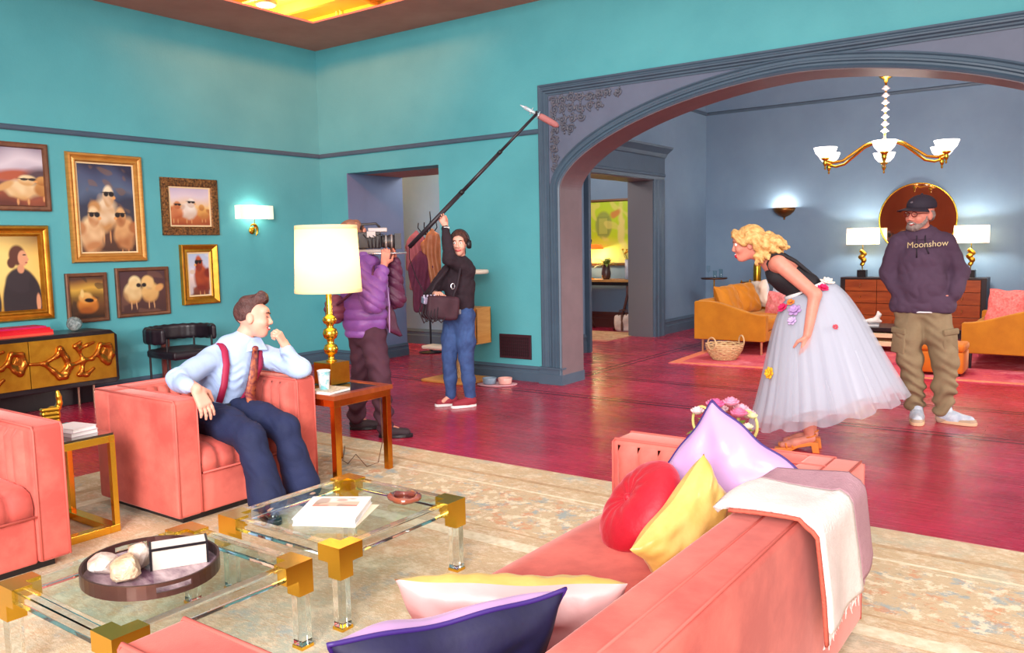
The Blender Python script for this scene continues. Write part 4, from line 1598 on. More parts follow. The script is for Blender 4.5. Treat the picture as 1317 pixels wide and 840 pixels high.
PR_gold = [(0, 0), (0, .02), (.12, .045), (.3, .05), (.42, .036), (.55, .03), (.7, .04), (.82, .04), (1, .012), (1, 0)]
PR_thin = [(0, 0), (0, .028), (.3, .034), (.8, .03), (1, .012), (1, 0)]
PR_cove = [(0, 0), (0, .05), (.15, .056), (.3, .045), (.6, .022), (.85, .026), (1, .012), (1, 0)]
fr_gold = mat('antique_gold_frame', (204, 146, 44), .36, .7, var=(10, .4, (164, 102, 28)))
fr_bronze = mat('bronze_frame', (134, 92, 66), .45, .4, var=(12, .4, (104, 70, 56)))
fr_orn = mat('ornate_gold_frame', (172, 118, 66), .4, .6, var=(46, .6, (62, 40, 32)), bump=(60, 1.0))
fr_oak = mat('honey_oak_frame', (206, 150, 72), .42, .25, var=(8, .4, (176, 118, 50)), stretch=(1, 1, 5))
cream_fil = mat('cream_fillet', (232, 206, 160), .5)
HEN, HEN2, SHADES = (238, 222, 190), (190, 140, 84), (34, 26, 28)


def hen(p, cx, cy, s, flip=1, body=HEN, low=HEN2, sun=True, comb=False):
    p.blob(cx, cy, .17 * s, .17 * s, body, .35, 0, .12, 5, low)
    p.blob(cx + .05 * s * flip, cy + .17 * s, .085 * s, .10 * s, body, .3, 0, .06, 8, low)
    p.blob(cx - .16 * s * flip, cy + .06 * s, .09 * s, .06 * s, low, .5, .5 * flip)
    if comb:
        p.blob(cx + .05 * s * flip, cy + .27 * s, .05 * s, .03 * s, (200, 70, 40), .4)
    p.blob(cx + .135 * s * flip, cy + .155 * s, .025 * s, .016 * s, (226, 160, 90), .5)
    if sun:
        p.blob(cx + .10 * s * flip, cy + .19 * s, .042 * s, .026 * s, SHADES, .3)
        p.blob(cx + .02 * s * flip, cy + .19 * s, .036 * s, .024 * s, SHADES, .3)
        p.blob(cx + .04 * s * flip, cy + .205 * s, .09 * s, .007 * s, SHADES, .5)
    for q in (-.05, .05):
        p.blob(cx + q * s, cy - .22 * s, .012 * s, .06 * s, (208, 150, 96), .5)


def paint_three(p):
    p.grad([(0, (70, 44, 36)), (.28, (98, 66, 52)), (.42, (60, 58, 70)), (.6, (52, 56, 78)), (.72, (84, 100, 128)), (.85, (74, 84, 116)), (1, (46, 44, 70))], .07, 14)
    p.speck(46, .45, (128, 96, 72), .5)
    hen(p, .47, .44, 1.15, 1)
    hen(p, .2, .21, 1.15, 1, (236, 206, 158), (186, 128, 80))
    hen(p, .78, .22, 1.1, -1, (226, 178, 120), (168, 106, 62))


def paint_cloud(p):
    p.grad([(0, (96, 44, 34)), (.22, (150, 78, 52)), (.38, (96, 70, 74)), (.55, (176, 164, 182)), (.75, (214, 206, 216)), (1, (150, 136, 156))], .09, 12)
    p.blob(.72, .52, .2, .10, (176, 88, 60), .7, .1)
    p.blob(.98, .46, .16, .2, (86, 66, 74), .6)
    hen(p, .80, .28, .95, 1, (236, 214, 168), (206, 160, 100), True)
    hen(p, 1.03, .30, .8, -1, (206, 154, 84), (166, 106, 50), False)
    hen(p, .30, .28, .95, -1, (226, 196, 150), (196, 146, 90), True)


def paint_orn(p):
    p.grad([(0, (150, 70, 40)), (.25, (196, 112, 60)), (.5, (236, 196, 130)), (.8, (222, 206, 214)), (1, (196, 182, 206))], .06, 16)
    hen(p, .46, .4, 1.15, 1, (240, 232, 220), (206, 180, 160))
    hen(p, .14, .36, 1.0, 1, (214, 140, 90), (176, 90, 50))
    hen(p, .82, .34, .85, -1, (226, 170, 90), (186, 120, 60), False)


def paint_tall(p):
    p.grad([(0, (110, 58, 44)), (.25, (140, 80, 60)), (.45, (206, 150, 110)), (.62, (206, 206, 222)), (1, (176, 194, 220))], .06, 16)
    p.speck(30, .4, (240, 240, 246), .5)
    hen(p, .6, .42, 1.9, -1, (186, 84, 44), (128, 46, 34), True, False)
    p.blob(.2, .56, .12, .05, (214, 190, 170), .5)


def paint_chick(p):
    p.grad([(0, (50, 32, 24)), (.3, (110, 70, 40)), (.55, (128, 94, 40)), (.75, (216, 170, 70)), (.9, (150, 104, 50)), (1, (84, 52, 40))], .06, 16)
    p.speck(50, .45, (60, 44, 34), .7)
    p.blob(.5, .32, .3, .2, (232, 150, 60), .3, 0, .1, 5, (166, 90, 36))
    p.blob(.46, .5, .2, .13, (236, 190, 110), .35, 0, .08, 6, (226, 160, 80))
    p.blob(.36, .6, .05, .1, (240, 206, 130), .5)
    p.blob(.56, .43, .14, .05, SHADES, .3, -.1)
    p.blob(.74, .43, .05, .03, (226, 150, 70), .5)


def paint_two(p):
    p.grad([(0, (70, 42, 40)), (.4, (86, 54, 50)), (1, (80, 52, 56))], .08, 14)
    for cx, fl, c in ((.28, 1, (234, 214, 160)), (.66, -1, (230, 190, 120))):
        p.blob(cx, .48, .19, .24, c, .3, 0, .08, 5, (196, 146, 84))
        p.blob(cx + .05 * fl, .72, .13, .17, c, .3, 0, .05, 6, (226, 190, 130))
        p.blob(cx + .13 * fl, .66, .05, .05, SHADES, .35)
        for q in (-.04, .07):
            p.blob(cx + q, .18, .012, .10, (206, 156, 110), .5, q)
    p.blob(.86, .58, .1, .08, (216, 160, 96), .5, .5)
    p.speck(40, .5, (130, 90, 70), .4)


def paint_port(p):
    p.grad([(0, (190, 140, 44)), (.4, (236, 196, 96)), (.8, (226, 178, 76)), (1, (130, 90, 44))], .1, 8)
    p.blob(.45, .62, .5, .4, (246, 216, 130), .9)
    for cx, s_ in ((.80, 1.0), (.40, .94), (.06, .9)):
        p.blob(cx, .10, .18, .48, (44, 34, 40), .10)
        p.blob(cx, .40, .14, .16, (50, 40, 46), .2)
        p.blob(cx + .14, .20, .06, .26, (44, 34, 40), .2, .12)
        p.blob(cx - .015, .74 * s_, .08, .135, (92, 50, 38), .25)
        p.blob(cx - .075, .64 * s_, .04, .07, (92, 50, 38), .3)
        p.blob(cx + .038, .70 * s_, .048, .105, (220, 158, 120), .2)
        p.blob(cx + .082, .685 * s_, .014, .022, (220, 158, 120), .3)
        p.blob(cx + .012, .56 * s_, .034, .06, (214, 150, 112), .3)
        p.blob(cx + .055, .745 * s_, .016, .010, (50, 34, 30), .4)
        p.blob(cx + .070, .640 * s_, .013, .010, (170, 80, 70), .4)
    p.blob(.965, .10, .022, .12, (214, 150, 112), .3)


frame('p', 'gold framed portrait of figures in black above the red books', 3.36, .868, 1.12, .907, .105, PR_gold, fr_gold, paint_port)
frame('p', 'bronze framed painting of hens under clouds, topmost at left', 3.42, 1.91, 1.09, .637, .05, PR_thin, fr_bronze, paint_cloud)
frame('p', 'large gold framed painting of three hens in sunglasses', 4.525, 1.403, .785, 1.098, .095, PR_gold, fr_oak, paint_three, cream_fil)
frame('p', 'ornate dark gold framed painting of three hens by the sconce', 5.475, 1.678, .70, .626, .098, PR_thin, fr_orn, paint_orn, cream_fil)
frame('p', 'narrow gold framed painting of a walking rooster', 5.54, .90, .462, .672, .092, PR_cove, fr_gold, paint_tall, cream_fil)
frame('p', 'small bronze framed painting of one chick in a nest', 4.255, .805, .418, .496, .04, PR_thin, fr_bronze, paint_chick)
frame('p', 'bronze framed painting of two chicks side by side', 4.855, .82, .597, .518, .04, PR_thin, fr_bronze, paint_two)

# ================================================================ WALL SCONCE
sc = thing('wall_sconce', 'brass wall sconce with a white rectangular shade', 'sconce', (XA, 6.29, 1.70), PI / 2)
shw = shade_mat('white_sconce_shade', (255, 240, 214), .35)
f = MB()
hx, d_, z0, z1 = .235, .12, .165, .325
for (xa, ya, xb, yb) in ((-hx, -.015, -hx, -d_), (-hx, -d_, hx, -d_), (hx, -d_, hx, -.015)):
    f.add([(xa, ya, z0), (xb, yb, z0), (xb, yb, z1), (xa, ya, z1)], [(0, 1, 2, 3)])
f.build('shade', shw, sc)
MB().lathe([(.045, 0), (.045, .012), (.03, .02)], n=20, R=rotm(PI / 2, 0, 0), c=(0, -.0, .03)).build('backplate', brass, sc, smooth=True)
cr_ = []
for k in range(13):
    a = math.radians(-60 + 200 * k / 12)
    cr_.append((.055 * math.cos(a) - .02, -.06, .03 + .075 * math.sin(a)))
MB().tube(cr_, [.004 + .014 * math.sin(PI * k / 12) for k in range(13)], 8).build('crescent', brass, sc, smooth=True)
MB().cyl((0, -.05, .06), (0, -.06, .18), .006, 8).build('stem', brass, sc)
MB().cyl((0, -.01, .03), (0, -.06, .06), .008, 8).build('bracket', brass, sc)
point('sconce_bulb', (XA + .065, 6.29, 1.945), 2.6, (1, .93, .80), .03)
# ================================================================ BACK OF THE MAIN ROOM
# floor vent
vt = thing('wall_vent', 'dark floor vent grille in the teal wall beside the arch', 'vent', (-5.285, YB, .24))
MB().bb(-.215, .215, -.018, 0, 0, .27).build('frame', mat('vent_frame', (58, 26, 38), .5), vt, bevel=.004)
gr = mat('vent_grille', (38, 18, 26), .5)
for i in range(14):
    MB().bb(-.19 + i * .0275, -.178 + i * .0275, -.022, -.018, .025, .245).build('slat', gr, vt)
for i in range(6):
    MB().bb(-.19, .19, -.024, -.020, .04 + i * .038, .05 + i * .038).build('slat', gr, vt)
# thermostat
tm = thing('thermostat', 'small black thermostat on the passage wall', 'thermostat', (-8.19, 9.5, 1.40))
MB().bb(-.075, .075, -.02, 0, -.075, .075).build('case', mat('black_plastic', (28, 26, 32), .4), tm, bevel=.006)
MB().bb(-.05, .05, -.024, -.02, -.03, .04).build('display', mat('grey_display', (110, 110, 130), .3), tm)

# pet bowls on a tray
bt = thing('bowl_mat', 'oval pink mat holding two pet bowls on the floor', 'mat', (-5.27, 7.02, 0), math.radians(28))
MB().lathe([(.20, 0), (.215, .006), (.22, .014), (.205, .010), (0, .008)], n=36, sy=.62).build('mat_disc', mat('pink_enamel', (232, 178, 186), .35), bt, smooth=True)
for i, (dx, rgb, nm) in enumerate(((-.085, (128, 150, 170), 'blue grey'), (.085, (226, 170, 160), 'pale pink'))):
    q = Matrix.Rotation(math.radians(28), 3, 'Z') @ Vector((dx, 0.01, .011))
    bo = thing('pet_bowl', nm + ' pet bowl on the pink floor mat', 'bowl', (-5.27 + q.x, 7.02 + q.y, .011), 0, 'pet bowls')
    mm = mat('bowl_%d' % i, rgb, .3)
    MB().lathe([(.062, 0), (.07, .01), (.078, .062), (.074, .068), (.066, .062), (.06, .02), (0, .016)], n=28).build('bowl', mm, bo, smooth=True)
    MB().lathe([(.064, .036), (.03, .046), (0, .05)], n=20).build('food', mat('kibble', (150, 110, 96), .8, bump=(60, 1)), bo)

# cat tree
ct = thing('cat_tree', 'wooden cat tree with sisal posts and cubby by the back wall', 'cat tree', (-5.80, 7.05, 0))
wd = mat('light_oak', (226, 164, 90), .45, var=(4, .4, (206, 138, 66)), stretch=(1, 1, 6))
sis = mat('sisal_rope', (222, 186, 136), .9, bump=(90, .8), var=(60, .4, (196, 156, 108)))
plush = mat('cream_plush', (236, 222, 204), .95, bump=(120, .6))
MB().bb(-.36, .27, -.26, .26, 0, .03).build('base', wd, ct, bevel=.008)


def post(x, y, z0, z1, r=.045):
    pr = []
    n = max(6, int((z1 - z0) / .02))
    for i in range(n):
        z = z0 + (z1 - z0) * i / n
        dz = (z1 - z0) / n
        pr += [(r - .004, z), (r, z + dz * .3), (r, z + dz * .7), (r - .004, z + dz * .98)]
    MB().lathe(pr, n=16).build('post', sis, ct, smooth=True)


post(.20, .13, .03, .42)
post(.20, .13, .82, 1.19)
post(-.24, -.12, .03, .36)
post(.02, -.12, .03, .36, .04)
bx_ = MB()
cx0, cx1, cy0, cy1 = -.04, .26, -.02, .24
bx_.bb(cx0, cx1, cy0, cy1, .42, .435).bb(cx0, cx1, cy0, cy1, .805, .82).bb(cx0, cx0 + .015, cy0, cy1, .435, .805).bb(cx1 - .015, cx1, cy0, cy1, .435, .805).bb(cx0, cx1, cy1 - .015, cy1, .435, .805)
bx_.bb(cx0, cx1, cy0, cy0 + .015, .435, .805)
bx_.build('cubby', wd, ct, bevel=.004)
MB().lathe([(.27, 1.19), (.285, 1.20), (.285, 1.225), (.27, 1.235), (0, 1.235)], n=32, c=(.06, .06, 0), sy=.68).build('top_perch', plush, ct, smooth=True)
MB().bb(-.38, .06, -.22, -.02, .36, .40, bev=.015).build('low_perch', plush, ct, smooth=True)

# coat stand and coats
cs = thing('coat_stand', 'slim black coat stand in the passage', 'coat stand', (-7.72, 8.74, 0))
ir = mat('black_iron', (34, 32, 40), .4, .6)
MB().lathe([(.17, 0), (.17, .012), (.03, .025), (.014, .05), (.013, 1.70)], n=20).build('pole', ir, cs, smooth=True)
for k in range(4):
    a = 2 * PI * k / 4 + .4
    MB().tube([(0, 0, 1.66), (.07 * math.cos(a), .07 * math.sin(a), 1.67), (.14 * math.cos(a), .14 * math.sin(a), 1.76), (.13 * math.cos(a), .13 * math.sin(a), 1.83)], .008, 6).build('hook', ir, cs, smooth=True)
MB().tube([(0, 0, 1.70), (.03, 0, 1.78), (.08, -.02, 1.86), (.07, -.02, 1.98)], .008, 6).build('hook', ir, cs, smooth=True)


def coat(label, c, w, L, m, seed, name='coat', rz=0):
    s = Sdf(.014)
    s.chain([(0, 0, 0), (0, 0, -.12), (0, 0, -L)], [.03, w * .36, w * .42], .04, sq=((0, 1, 0), .45))
    for sx in (-1, 1):
        s.chain([(sx * .05, 0, -.08), (sx * w * .42, .02, -.2), (sx * w * .40, .02, -L * .72)], [.04, .05, .045], .04)
    o = s.mesh(name, m, None, lambda P, N: .022 * np.sin(P[:, 0] * 55 + seed + 2 * np.sin(P[:, 2] * 5 + seed)) * np.clip(-P[:, 2] * 4, 0, 1), c)
    o.rotation_euler = (0, 0, rz)
    return tag(o, label, 'coat', 'coats on the stand')


coat('dusty pink coat hanging on the coat stand', (-7.86, 8.66, 1.70), .28, .72, mat('dusty_pink_wool', (176, 104, 112), .9, var=(7, .3, (150, 84, 92))), 1, rz=.6)
coat('tan leather coat hanging on the coat stand', (-7.58, 8.68, 1.72), .26, .80, mat('tan_leather', (186, 122, 82), .5, var=(7, .3, (156, 92, 58))), 3, rz=.4)
coat('plum coat hanging low on the coat stand', (-7.72, 8.58, 1.42), .28, .74, mat('plum_wool', (112, 52, 78), .9, var=(7, .3, (92, 40, 62))), 5, rz=.5)

# ================================================================ FAR ROOM
frug_m = rug_material('pink_far_rug', (214, 92, 104), [
    ((238, 150, 160), 1.3, .50, .62, .8, (1, 1, 1)),
    ((186, 44, 84), 2.6, .52, .62, .8, (1, 1, 1)),
    ((236, 120, 84), 3.6, .56, .66, .7, (1, 1, 1)),
    ((240, 178, 176), 30, .56, .68, .5, (.5, 1.6, 1))])
fr_ = thing('area_rug', 'pink and coral rug under the mustard sofas in the far room', 'rug', (-1.7, 11.2, 0), math.radians(3.2))
MB().bb(-2.75, 2.75, -1.72, 1.6, 0, .01).build('rug_pile', frug_m, fr_)
ob_ = mat('orange_rug_border', (226, 108, 62), .95, var=(20, .4, (236, 150, 120)))
for (a, b, c_, d_) in ((-2.75, 2.75, -1.72, -1.60), (-2.75, -2.63, -1.6, 1.6), (-2.75, 2.75, 1.48, 1.6)):
    MB().bb(a, b, c_, d_, .01, .0108).build('border_stripe', ob_, fr_)

must = mat('mustard_velvet', (206, 132, 22), .75, var=(5, .35, (182, 108, 12)), bump=(200, .1), sheen=.5)


def curved_sofa(label, x, flip, leg_m):
    """side profile along x, extruded along y; back at -x for flip=1, facing +x"""
    t = thing('curved_sofa', label, 'sofa', (x, 11.36, .011))
    f = flip
    L = .97
    prof = []
    for i in range(21):
        u = i / 20
        s_ = u * u * (3 - 2 * u)
        px = -.47 + .15 + (L - .17) * u
        prof.append((px, .69 - .17 * s_ - .03 * math.sin(PI * u) * 0))
    outline = [(-.485, .18), (-.485, .67), (-.47, .69)] + prof + [(.485, .50), (.485, .20), (.47, .18)]
    for y0, y1 in ((-.98, -.86), (.86, .98)):
        m = MB().prism([(f * a, b) for a, b in outline], y0, y1, 'y').build('side_panel', must, t, bevel=.012, seg=3)
    MB().bb(min(f * -.485, f * -.33), max(f * -.485, f * -.33), -.87, .87, .18, .70, bev=.03, seg=3).build('backrest', must, t, smooth=True)
    MB().bb(min(f * -.34, f * .47), max(f * -.34, f * .47), -.87, .87, .18, .30).build('seat_base', must, t)
    for k in range(2):
        y0 = -.86 + k * .865
        MB().bb(min(f * -.32, f * .475), max(f * -.32, f * .475), y0, y0 + .855, .30, .455, bev=.045, seg=4).build('seat_cushion', must, t, smooth=True)
    for (lx, ly) in ((-.40, -.88), (.40, -.88), (-.40, .88), (.40, .88)):
        MB().cyl((f * lx, ly, 0), (f * lx, ly, .18), .014, 10, r2=.018).build('leg', leg_m, t)
    return t


curved_sofa('mustard velvet sofa at the left of the far room', -3.98, 1, mat('pale_brass_leg', (222, 180, 140), .3, .7))
curved_sofa('mustard velvet sofa at the right edge of the far room', -.80, -1, dark_wood)
FS = 'cushions on the mustard sofas'
cushion('mustard back cushion at the near end of the left sofa', (-4.22, 10.98, .665), (0, 1, 0), (-.38, 0, .93), .62, .46, .20, must, must, None, FS, .05, seed=1)
cushion('mustard back cushion in the middle of the left sofa', (-4.20, 11.62, .67), (.1, 1, 0), (-.38, 0, .93), .62, .46, .20, must, must, None, FS, .05, seed=2)
pkp = mat('pink_chenille', (226, 112, 120), .8, var=(30, .6, (240, 160, 160)), bump=(60, .8))
cushion('pink patterned cushion leaning on the left mustard sofa', (-3.70, 11.55, .60), (.80, -.45, 0), (.05, .25, .95), .50, .36, .14, pkp, pkp, None, FS, .08, seed=3)
cushion('pale blue white cushion behind the pink one on the left sofa', (-3.78, 11.98, .67), (.85, -.4, 0), (.1, .25, .9), .44, .44, .14, mat('pale_blue_linen', (206, 218, 232), .8), white_m, None, FS, .08, seed=4)
cushion('cream cushion at the far end of the left mustard sofa', (-4.14, 12.05, .70), (.7, -.7, .1), (-.2, .1, .9), .48, .42, .14, mat('cream_linen', (236, 222, 206), .8), white_m, None, FS, .08, seed=5)
corp = mat('coral_chenille', (232, 92, 88), .8, var=(40, .6, (240, 140, 130)), bump=(60, .8))
cushion('coral textured cushion on the right mustard sofa', (-.90, 10.92, .675), (.90, -.35, .0), (.22, .2, .92), .46, .44, .15, corp, corp, None, FS, .09, seed=6)
cushion('lilac and cream knitted cushion at the top of the right sofa', (-.52, 11.22, .83), (.9, -.35, .1), (.2, .1, .9), .42, .30, .18, mat('lilac_knit', (196, 120, 190), .9, var=(22, .8, (240, 220, 226)), bump=(30, 1)), corp, None, FS, .06, seed=7)
cushion('second coral cushion tucked at the right edge of the sofa', (-.52, 10.95, .64), (.9, -.2, .0), (.15, .2, .92), .40, .40, .14, corp, corp, None, FS, .09, seed=8)

# ottoman
ot = thing('ottoman', 'small orange velvet ottoman at the rug edge behind the man', 'ottoman', (-1.42, 9.98, .011))
orv = mat('orange_velvet', (236, 138, 40), .75, sheen=.5, var=(6, .3, (216, 112, 24)))
MB().bb(-.24, .24, -.22, .22, .03, .26, bev=.02).build('body', orv, ot, smooth=True)
MB().bb(-.245, .245, -.225, .225, .26, .34, bev=.03, seg=4).build('cushion_top', orv, ot, smooth=True)
for sx in (-.19, .19):
    for sy in (-.17, .17):
        MB().cyl((sx, sy, 0), (sx, sy, .04), .02, 10).build('foot', dark_wood, ot)

# low coffee table with things
lc = thing('low_table', 'low cream and brass coffee table in the far room', 'coffee table', (-2.45, 11.75, .011))
crm = mat('cream_lacquer', (240, 222, 180), .3)
MB().bb(-.55, .55, -.32, .32, .27, .32).build('top', dark_wood, lc, bevel=.004)
MB().bb(-.53, .53, -.30, .30, .19, .25).build('middle_slab', crm, lc, bevel=.004)
MB().bb(-.53, .53, -.30, .30, .08, .14).build('lower_slab', crm, lc, bevel=.004)
for sx in (-.5, .5):
    for sy in (-.27, .27):
        MB().cyl((sx, sy, 0), (sx, sy, .27), .016, 10).build('leg', brass, lc)
bk_ = thing('book', 'grey coffee table book on the low table', 'book', (-2.62, 11.68, .331), .2)
MB().box((0, 0, .016), (.40, .28, .026)).build('page_block', white_m, bk_)
MB().box((0, 0, .031), (.41, .29, .005)).box((0, 0, .0025), (.41, .29, .005)).build('cover', mat('grey_cover', (150, 150, 160), .4), bk_)
sd = thing('shell_sculpture', 'white curled sculpture on the low table book', 'sculpture', (-2.50, 11.68, .365), .3)
s = Sdf(.006)
s.chain([(-.10, 0, .025), (-.02, 0, .03), (.05, 0, .05), (.08, 0, .11), (.07, 0, .15)], [.022, .03, .035, .03, .014], .02)
s.chain([(.02, -.01, .03), (.10, -.01, .025)], [.025, .02], .02)
s.mesh('figure', mat('white_ceramic', (236, 228, 220), .3), sd)
vs = thing('dark_bowl', 'dark glass bowl on the left of the low table', 'bowl', (-2.88, 11.82, .331))
MB().lathe([(.03, 0), (.05, .01), (.085, .06), (.08, .065), (.045, .018), (0, .012)], n=24).build('bowl', mat('dark_smoke_glass', (60, 50, 62), .15), vs, smooth=True)

# dresser
dr = thing('dresser', 'wide walnut dresser in a black case under the round mirror', 'dresser', (-2.37, 13.70, 0))
wal = mat('walnut_veneer', (176, 84, 34), .35, var=(3, .5, (140, 58, 22)), stretch=(1, 1, 7))
bkc = mat('black_case', (44, 32, 34), .35)
c_ = MB()
c_.bb(-1.0, 1.0, -.20, .21, .86, .89).bb(-1.0, 1.0, -.20, .21, .10, .13).bb(-1.0, -.93, -.20, .21, .13, .86).bb(.93, 1.0, -.20, .21, .13, .86).bb(-.93, .93, .10, .21, .13, .86)
c_.build('case', bkc, dr, bevel=.003)
MB().bb(-.95, .95, -.15, .15, 0, .10).build('plinth', bkc, dr)
hm = mat('bright_pull', (246, 214, 140), .2, 1.0)
hc = None
for i in range(4):
    for j in range(4):
        x = -.93 + .465 * (i + .5)
        z = .13 + .1825 * (j + .5)
        d = MB().box((x, -.195, z), (.459, .02, .176)).build('drawer', wal, dr, bevel=.002)
        MB().tube([(x - .012, -.206, z - .028), (x - .006, -.235, z - .02), (x + .006, -.235, z + .02), (x + .012, -.206, z + .028)], .006, 6).build('pull', hm, d)


def dresser_lamp(x, label):
    t = thing('table_lamp', label, 'lamp', (x, 13.66, .891), 0, 'dresser lamps')
    MB().bb(-.065, .065, -.065, .065, 0, .11).build('base', dark_wood, t, bevel=.004)
    MB().cyl((0, 0, .11), (0, 0, .56), .008, 8).build('stem', brass, t)
    s = Sdf(.006)
    for i, (dx, z, r) in enumerate(((.0, .20, .035), (.02, .26, .042), (-.02, .31, .045), (.015, .36, .045), (-.015, .40, .035))):
        s.ell((dx, 0, z), (r, r * .7, r * .9), None, .02)
    s.mesh('sculpted_body', gold_m, t, lambda P, N: .004 * wob(P, 90, 2))
    sh = MB()
    w, d, z0, z1 = .215, .12, .505, .755
    sh.add([(-w, -d, z0), (w, -d, z0), (w, d, z0), (-w, d, z0), (-w, -d, z1), (w, -d, z1), (w, d, z1), (-w, d, z1)], [(0, 1, 5, 4), (1, 2, 6, 5), (2, 3, 7, 6), (3, 0, 4, 7)])
    o = sh.build('shade', shade_mat('ivory_rect_shade', (255, 238, 206), .5), t)
    for z in (z0, z1):
        MB().tube([(-w, -d, z), (w, -d, z), (w, d, z), (-w, d, z)], .004, 6, closed=True).build('shade_trim', rim_m, o)
    point('dresser_lamp_bulb', (x, 13.66, .891 + .64), 26, (1, .94, .82), .04)
    return t


dresser_lamp(-3.085, 'rectangular shaded lamp on the left end of the dresser')
dresser_lamp(-1.60, 'rectangular shaded lamp on the right end of the dresser')

# round mirror
mr = thing('round_mirror', 'large round brass rimmed mirror above the dresser', 'mirror', (-2.37, YD - .001, 1.765))
Rx = rotm(PI / 2, 0, 0)
MB().lathe([(.535, 0), (.535, .02), (.53, .022), (0, .022)], n=64, R=Rx).build('mirror_glass', mat('mirror_silver', (236, 214, 200), .03, 1.0), mr)
MB().lathe([(.53, .0), (.548, .0), (.552, .03), (.54, .036), (.53, .03)], n=64, R=Rx, cap=False).build('rim', brass, mr, smooth=True)

# bowl sconce
bs = thing('bowl_sconce', 'half bowl bronze wall sconce left of the mirror', 'sconce', (-4.40, YD, 1.90))
pr = [(.012, -.075), (.02, -.06), (.012, -.045), (.03, -.03), (.10, .0), (.165, .06), (.19, .125), (.178, .125), (.15, .06), (.09, .02), (.02, 0)]
h_ = MB()
rows = []
for r, z in pr:
    rows.append([(r * math.cos(PI + PI * k / 20), r * math.sin(PI + PI * k / 20), z) for k in range(21)])
h_.surf(rows).build('bowl', mat('bronze_bowl', (150, 102, 52), .35, .8, var=(8, .3, (112, 72, 34))), bs, smooth=True)
MB().ball((0, -.05, .07), .03).build('bulb', lamp_glow, bs, smooth=True)
point('bowl_sconce_bulb', (-4.40, YD - .09, 2.02), 14, (1, .95, .85), .04)

# chandelier
ch = thing('chandelier', 'six armed brass chandelier with white glass bowls', 'chandelier', (-2.22, 10.8, 4.3))
zb = -1.78
MB().lathe([(.07, 0), (.07, -.03), (.02, -.05), (.010, -.06), (.010, -.86)], n=16).build('rod', brass, ch, smooth=True)
MB().lathe([(.02, -.84), (.07, -.86), (.085, -.885), (.07, -.91), (.03, -.93), (.018, -.97)], n=20).build('canopy', brass, ch, smooth=True)
crys = mat('crystal_beads', (236, 222, 224), .12, trans=.35, coat=1)
for k in range(7):
    z = -1.03 - k * .083
    MB().lathe([(.012, z + .03), (.028, z + .012), (.05, z - .008), (.028, z - .018), (.012, z - .035)], n=8).build('bead', crys, ch)
MB().lathe([(.012, -.97), (.012, -1.62), (.03, -1.63), (.055, -1.66), (.05, -1.70), (.03, -1.73), (.04, -1.78), (.03, -1.85), (.012, -1.90), (.018, -1.92), (0, -1.94)], n=16).build('hub', brass, ch, smooth=True)
bowlm = mat('opal_glass_bowl', (255, 248, 240), .3, emit=((255, 246, 235), 1.6))
a_off = math.atan2(10.8, -2.22)
for k in range(6):
    a = a_off + PI * k / 3
    ca, sa = math.cos(a), math.sin(a)
    arm = MB().tube([(ca * r, sa * r, z) for r, z in ((.03, -1.67), (.12, -1.66), (.25, -1.70), (.40, -1.80), (.52, -1.88), (.64, -1.90), (.72, -1.88), (.74, -1.86))], [.016] * 8, 8).build('arm', brass, ch, smooth=True)
    c0 = (ca * .74, sa * .74, 0)
    MB().lathe([(.0, -1.99), (.014, -1.97), (.008, -1.95), (.02, -1.93), (.03, -1.90), (.02, -1.88), (.045, -1.86), (.05, -1.845), (0, -1.845)], c=c0, n=14).build('cup', brass, arm, smooth=True)
    MB().lathe([(.035, -1.845), (.07, -1.835), (.11, -1.79), (.135, -1.725), (.128, -1.722), (.10, -1.785), (.06, -1.825), (0, -1.83)], c=c0, n=22).build('glass_bowl', bowlm, arm, smooth=True)
point('chandelier_bulbs', (-2.22, 10.8, 2.75), 45, (1, .93, .86), .3)

# drinks stand and cart
dk = thing('drinks_stand', 'slim brass drinks stand behind the left mustard sofa', 'stand', (-5.22, 12.95, 0))
MB().lathe([(.16, 0), (.16, .012), (.02, .02)], n=24).build('base', brass, dk, smooth=True)
MB().cyl((0, 0, .02), (0, 0, .87), .012, 10).build('pole', brass, dk)
MB().lathe([(.0, .87), (.205, .87), (.215, .895), (.20, .89), (0, .885)], n=32).build('tray_top', mat('dark_bronze', (92, 58, 40), .35, .6), dk, smooth=True)
for i, (dx, dy, h) in enumerate(((-.08, -.05, .20), (.05, -.09, .12), (.09, .06, .14))):
    g = thing('drinking_glass', ('tall stemmed glass', 'short clear tumbler', 'clear goblet')[i] + ' on the slim drinks stand', 'glass', (-5.22 + dx, 12.95 + dy, .893), 0, 'glasses on the drinks stand')
    MB().lathe([(.025, 0), (.004, .008), (.004, h * .4), (.03, h * .55), (.034, h)] if i == 0 else [(.028, 0), (.034, h), (.031, h), (.026, .008), (0, .008)], n=18, cap=False).build('bowl', clear_glass, g, smooth=True)
ca_ = thing('bar_cart', 'brass bar cart with glass shelves against the far wall', 'bar cart', (-4.45, 13.45, 0))
for sx in (-.42, .42):
    for sy in (-.2, .2):
        MB().cyl((sx, sy, 0), (sx, sy, .84), .012, 10).build('leg', brass, ca_)
for z in (.2, .80):
    MB().bb(-.43, .43, -.21, .21, z, z + .012).build('shelf', glass_top, ca_)
    MB().tube([(-.43, -.21, z + .006), (.43, -.21, z + .006), (.43, .21, z + .006), (-.43, .21, z + .006)], .010, 8, closed=True).build('shelf_rail', brass, ca_)
cn = thing('gold_bottle', 'tall golden bottle on the bar cart', 'bottle', (-4.66, 13.40, .813))
MB().lathe([(.06, 0), (.062, .01), (.062, .26), (.05, .30), (.022, .33), (.02, .40), (.024, .41), (0, .415)], n=20).build('bottle', gold_m, cn, smooth=True)
MB().lathe([(.021, .40), (.026, .405), (.026, .43), (0, .435)], n=14).build('stopper', brass, cn, smooth=True)
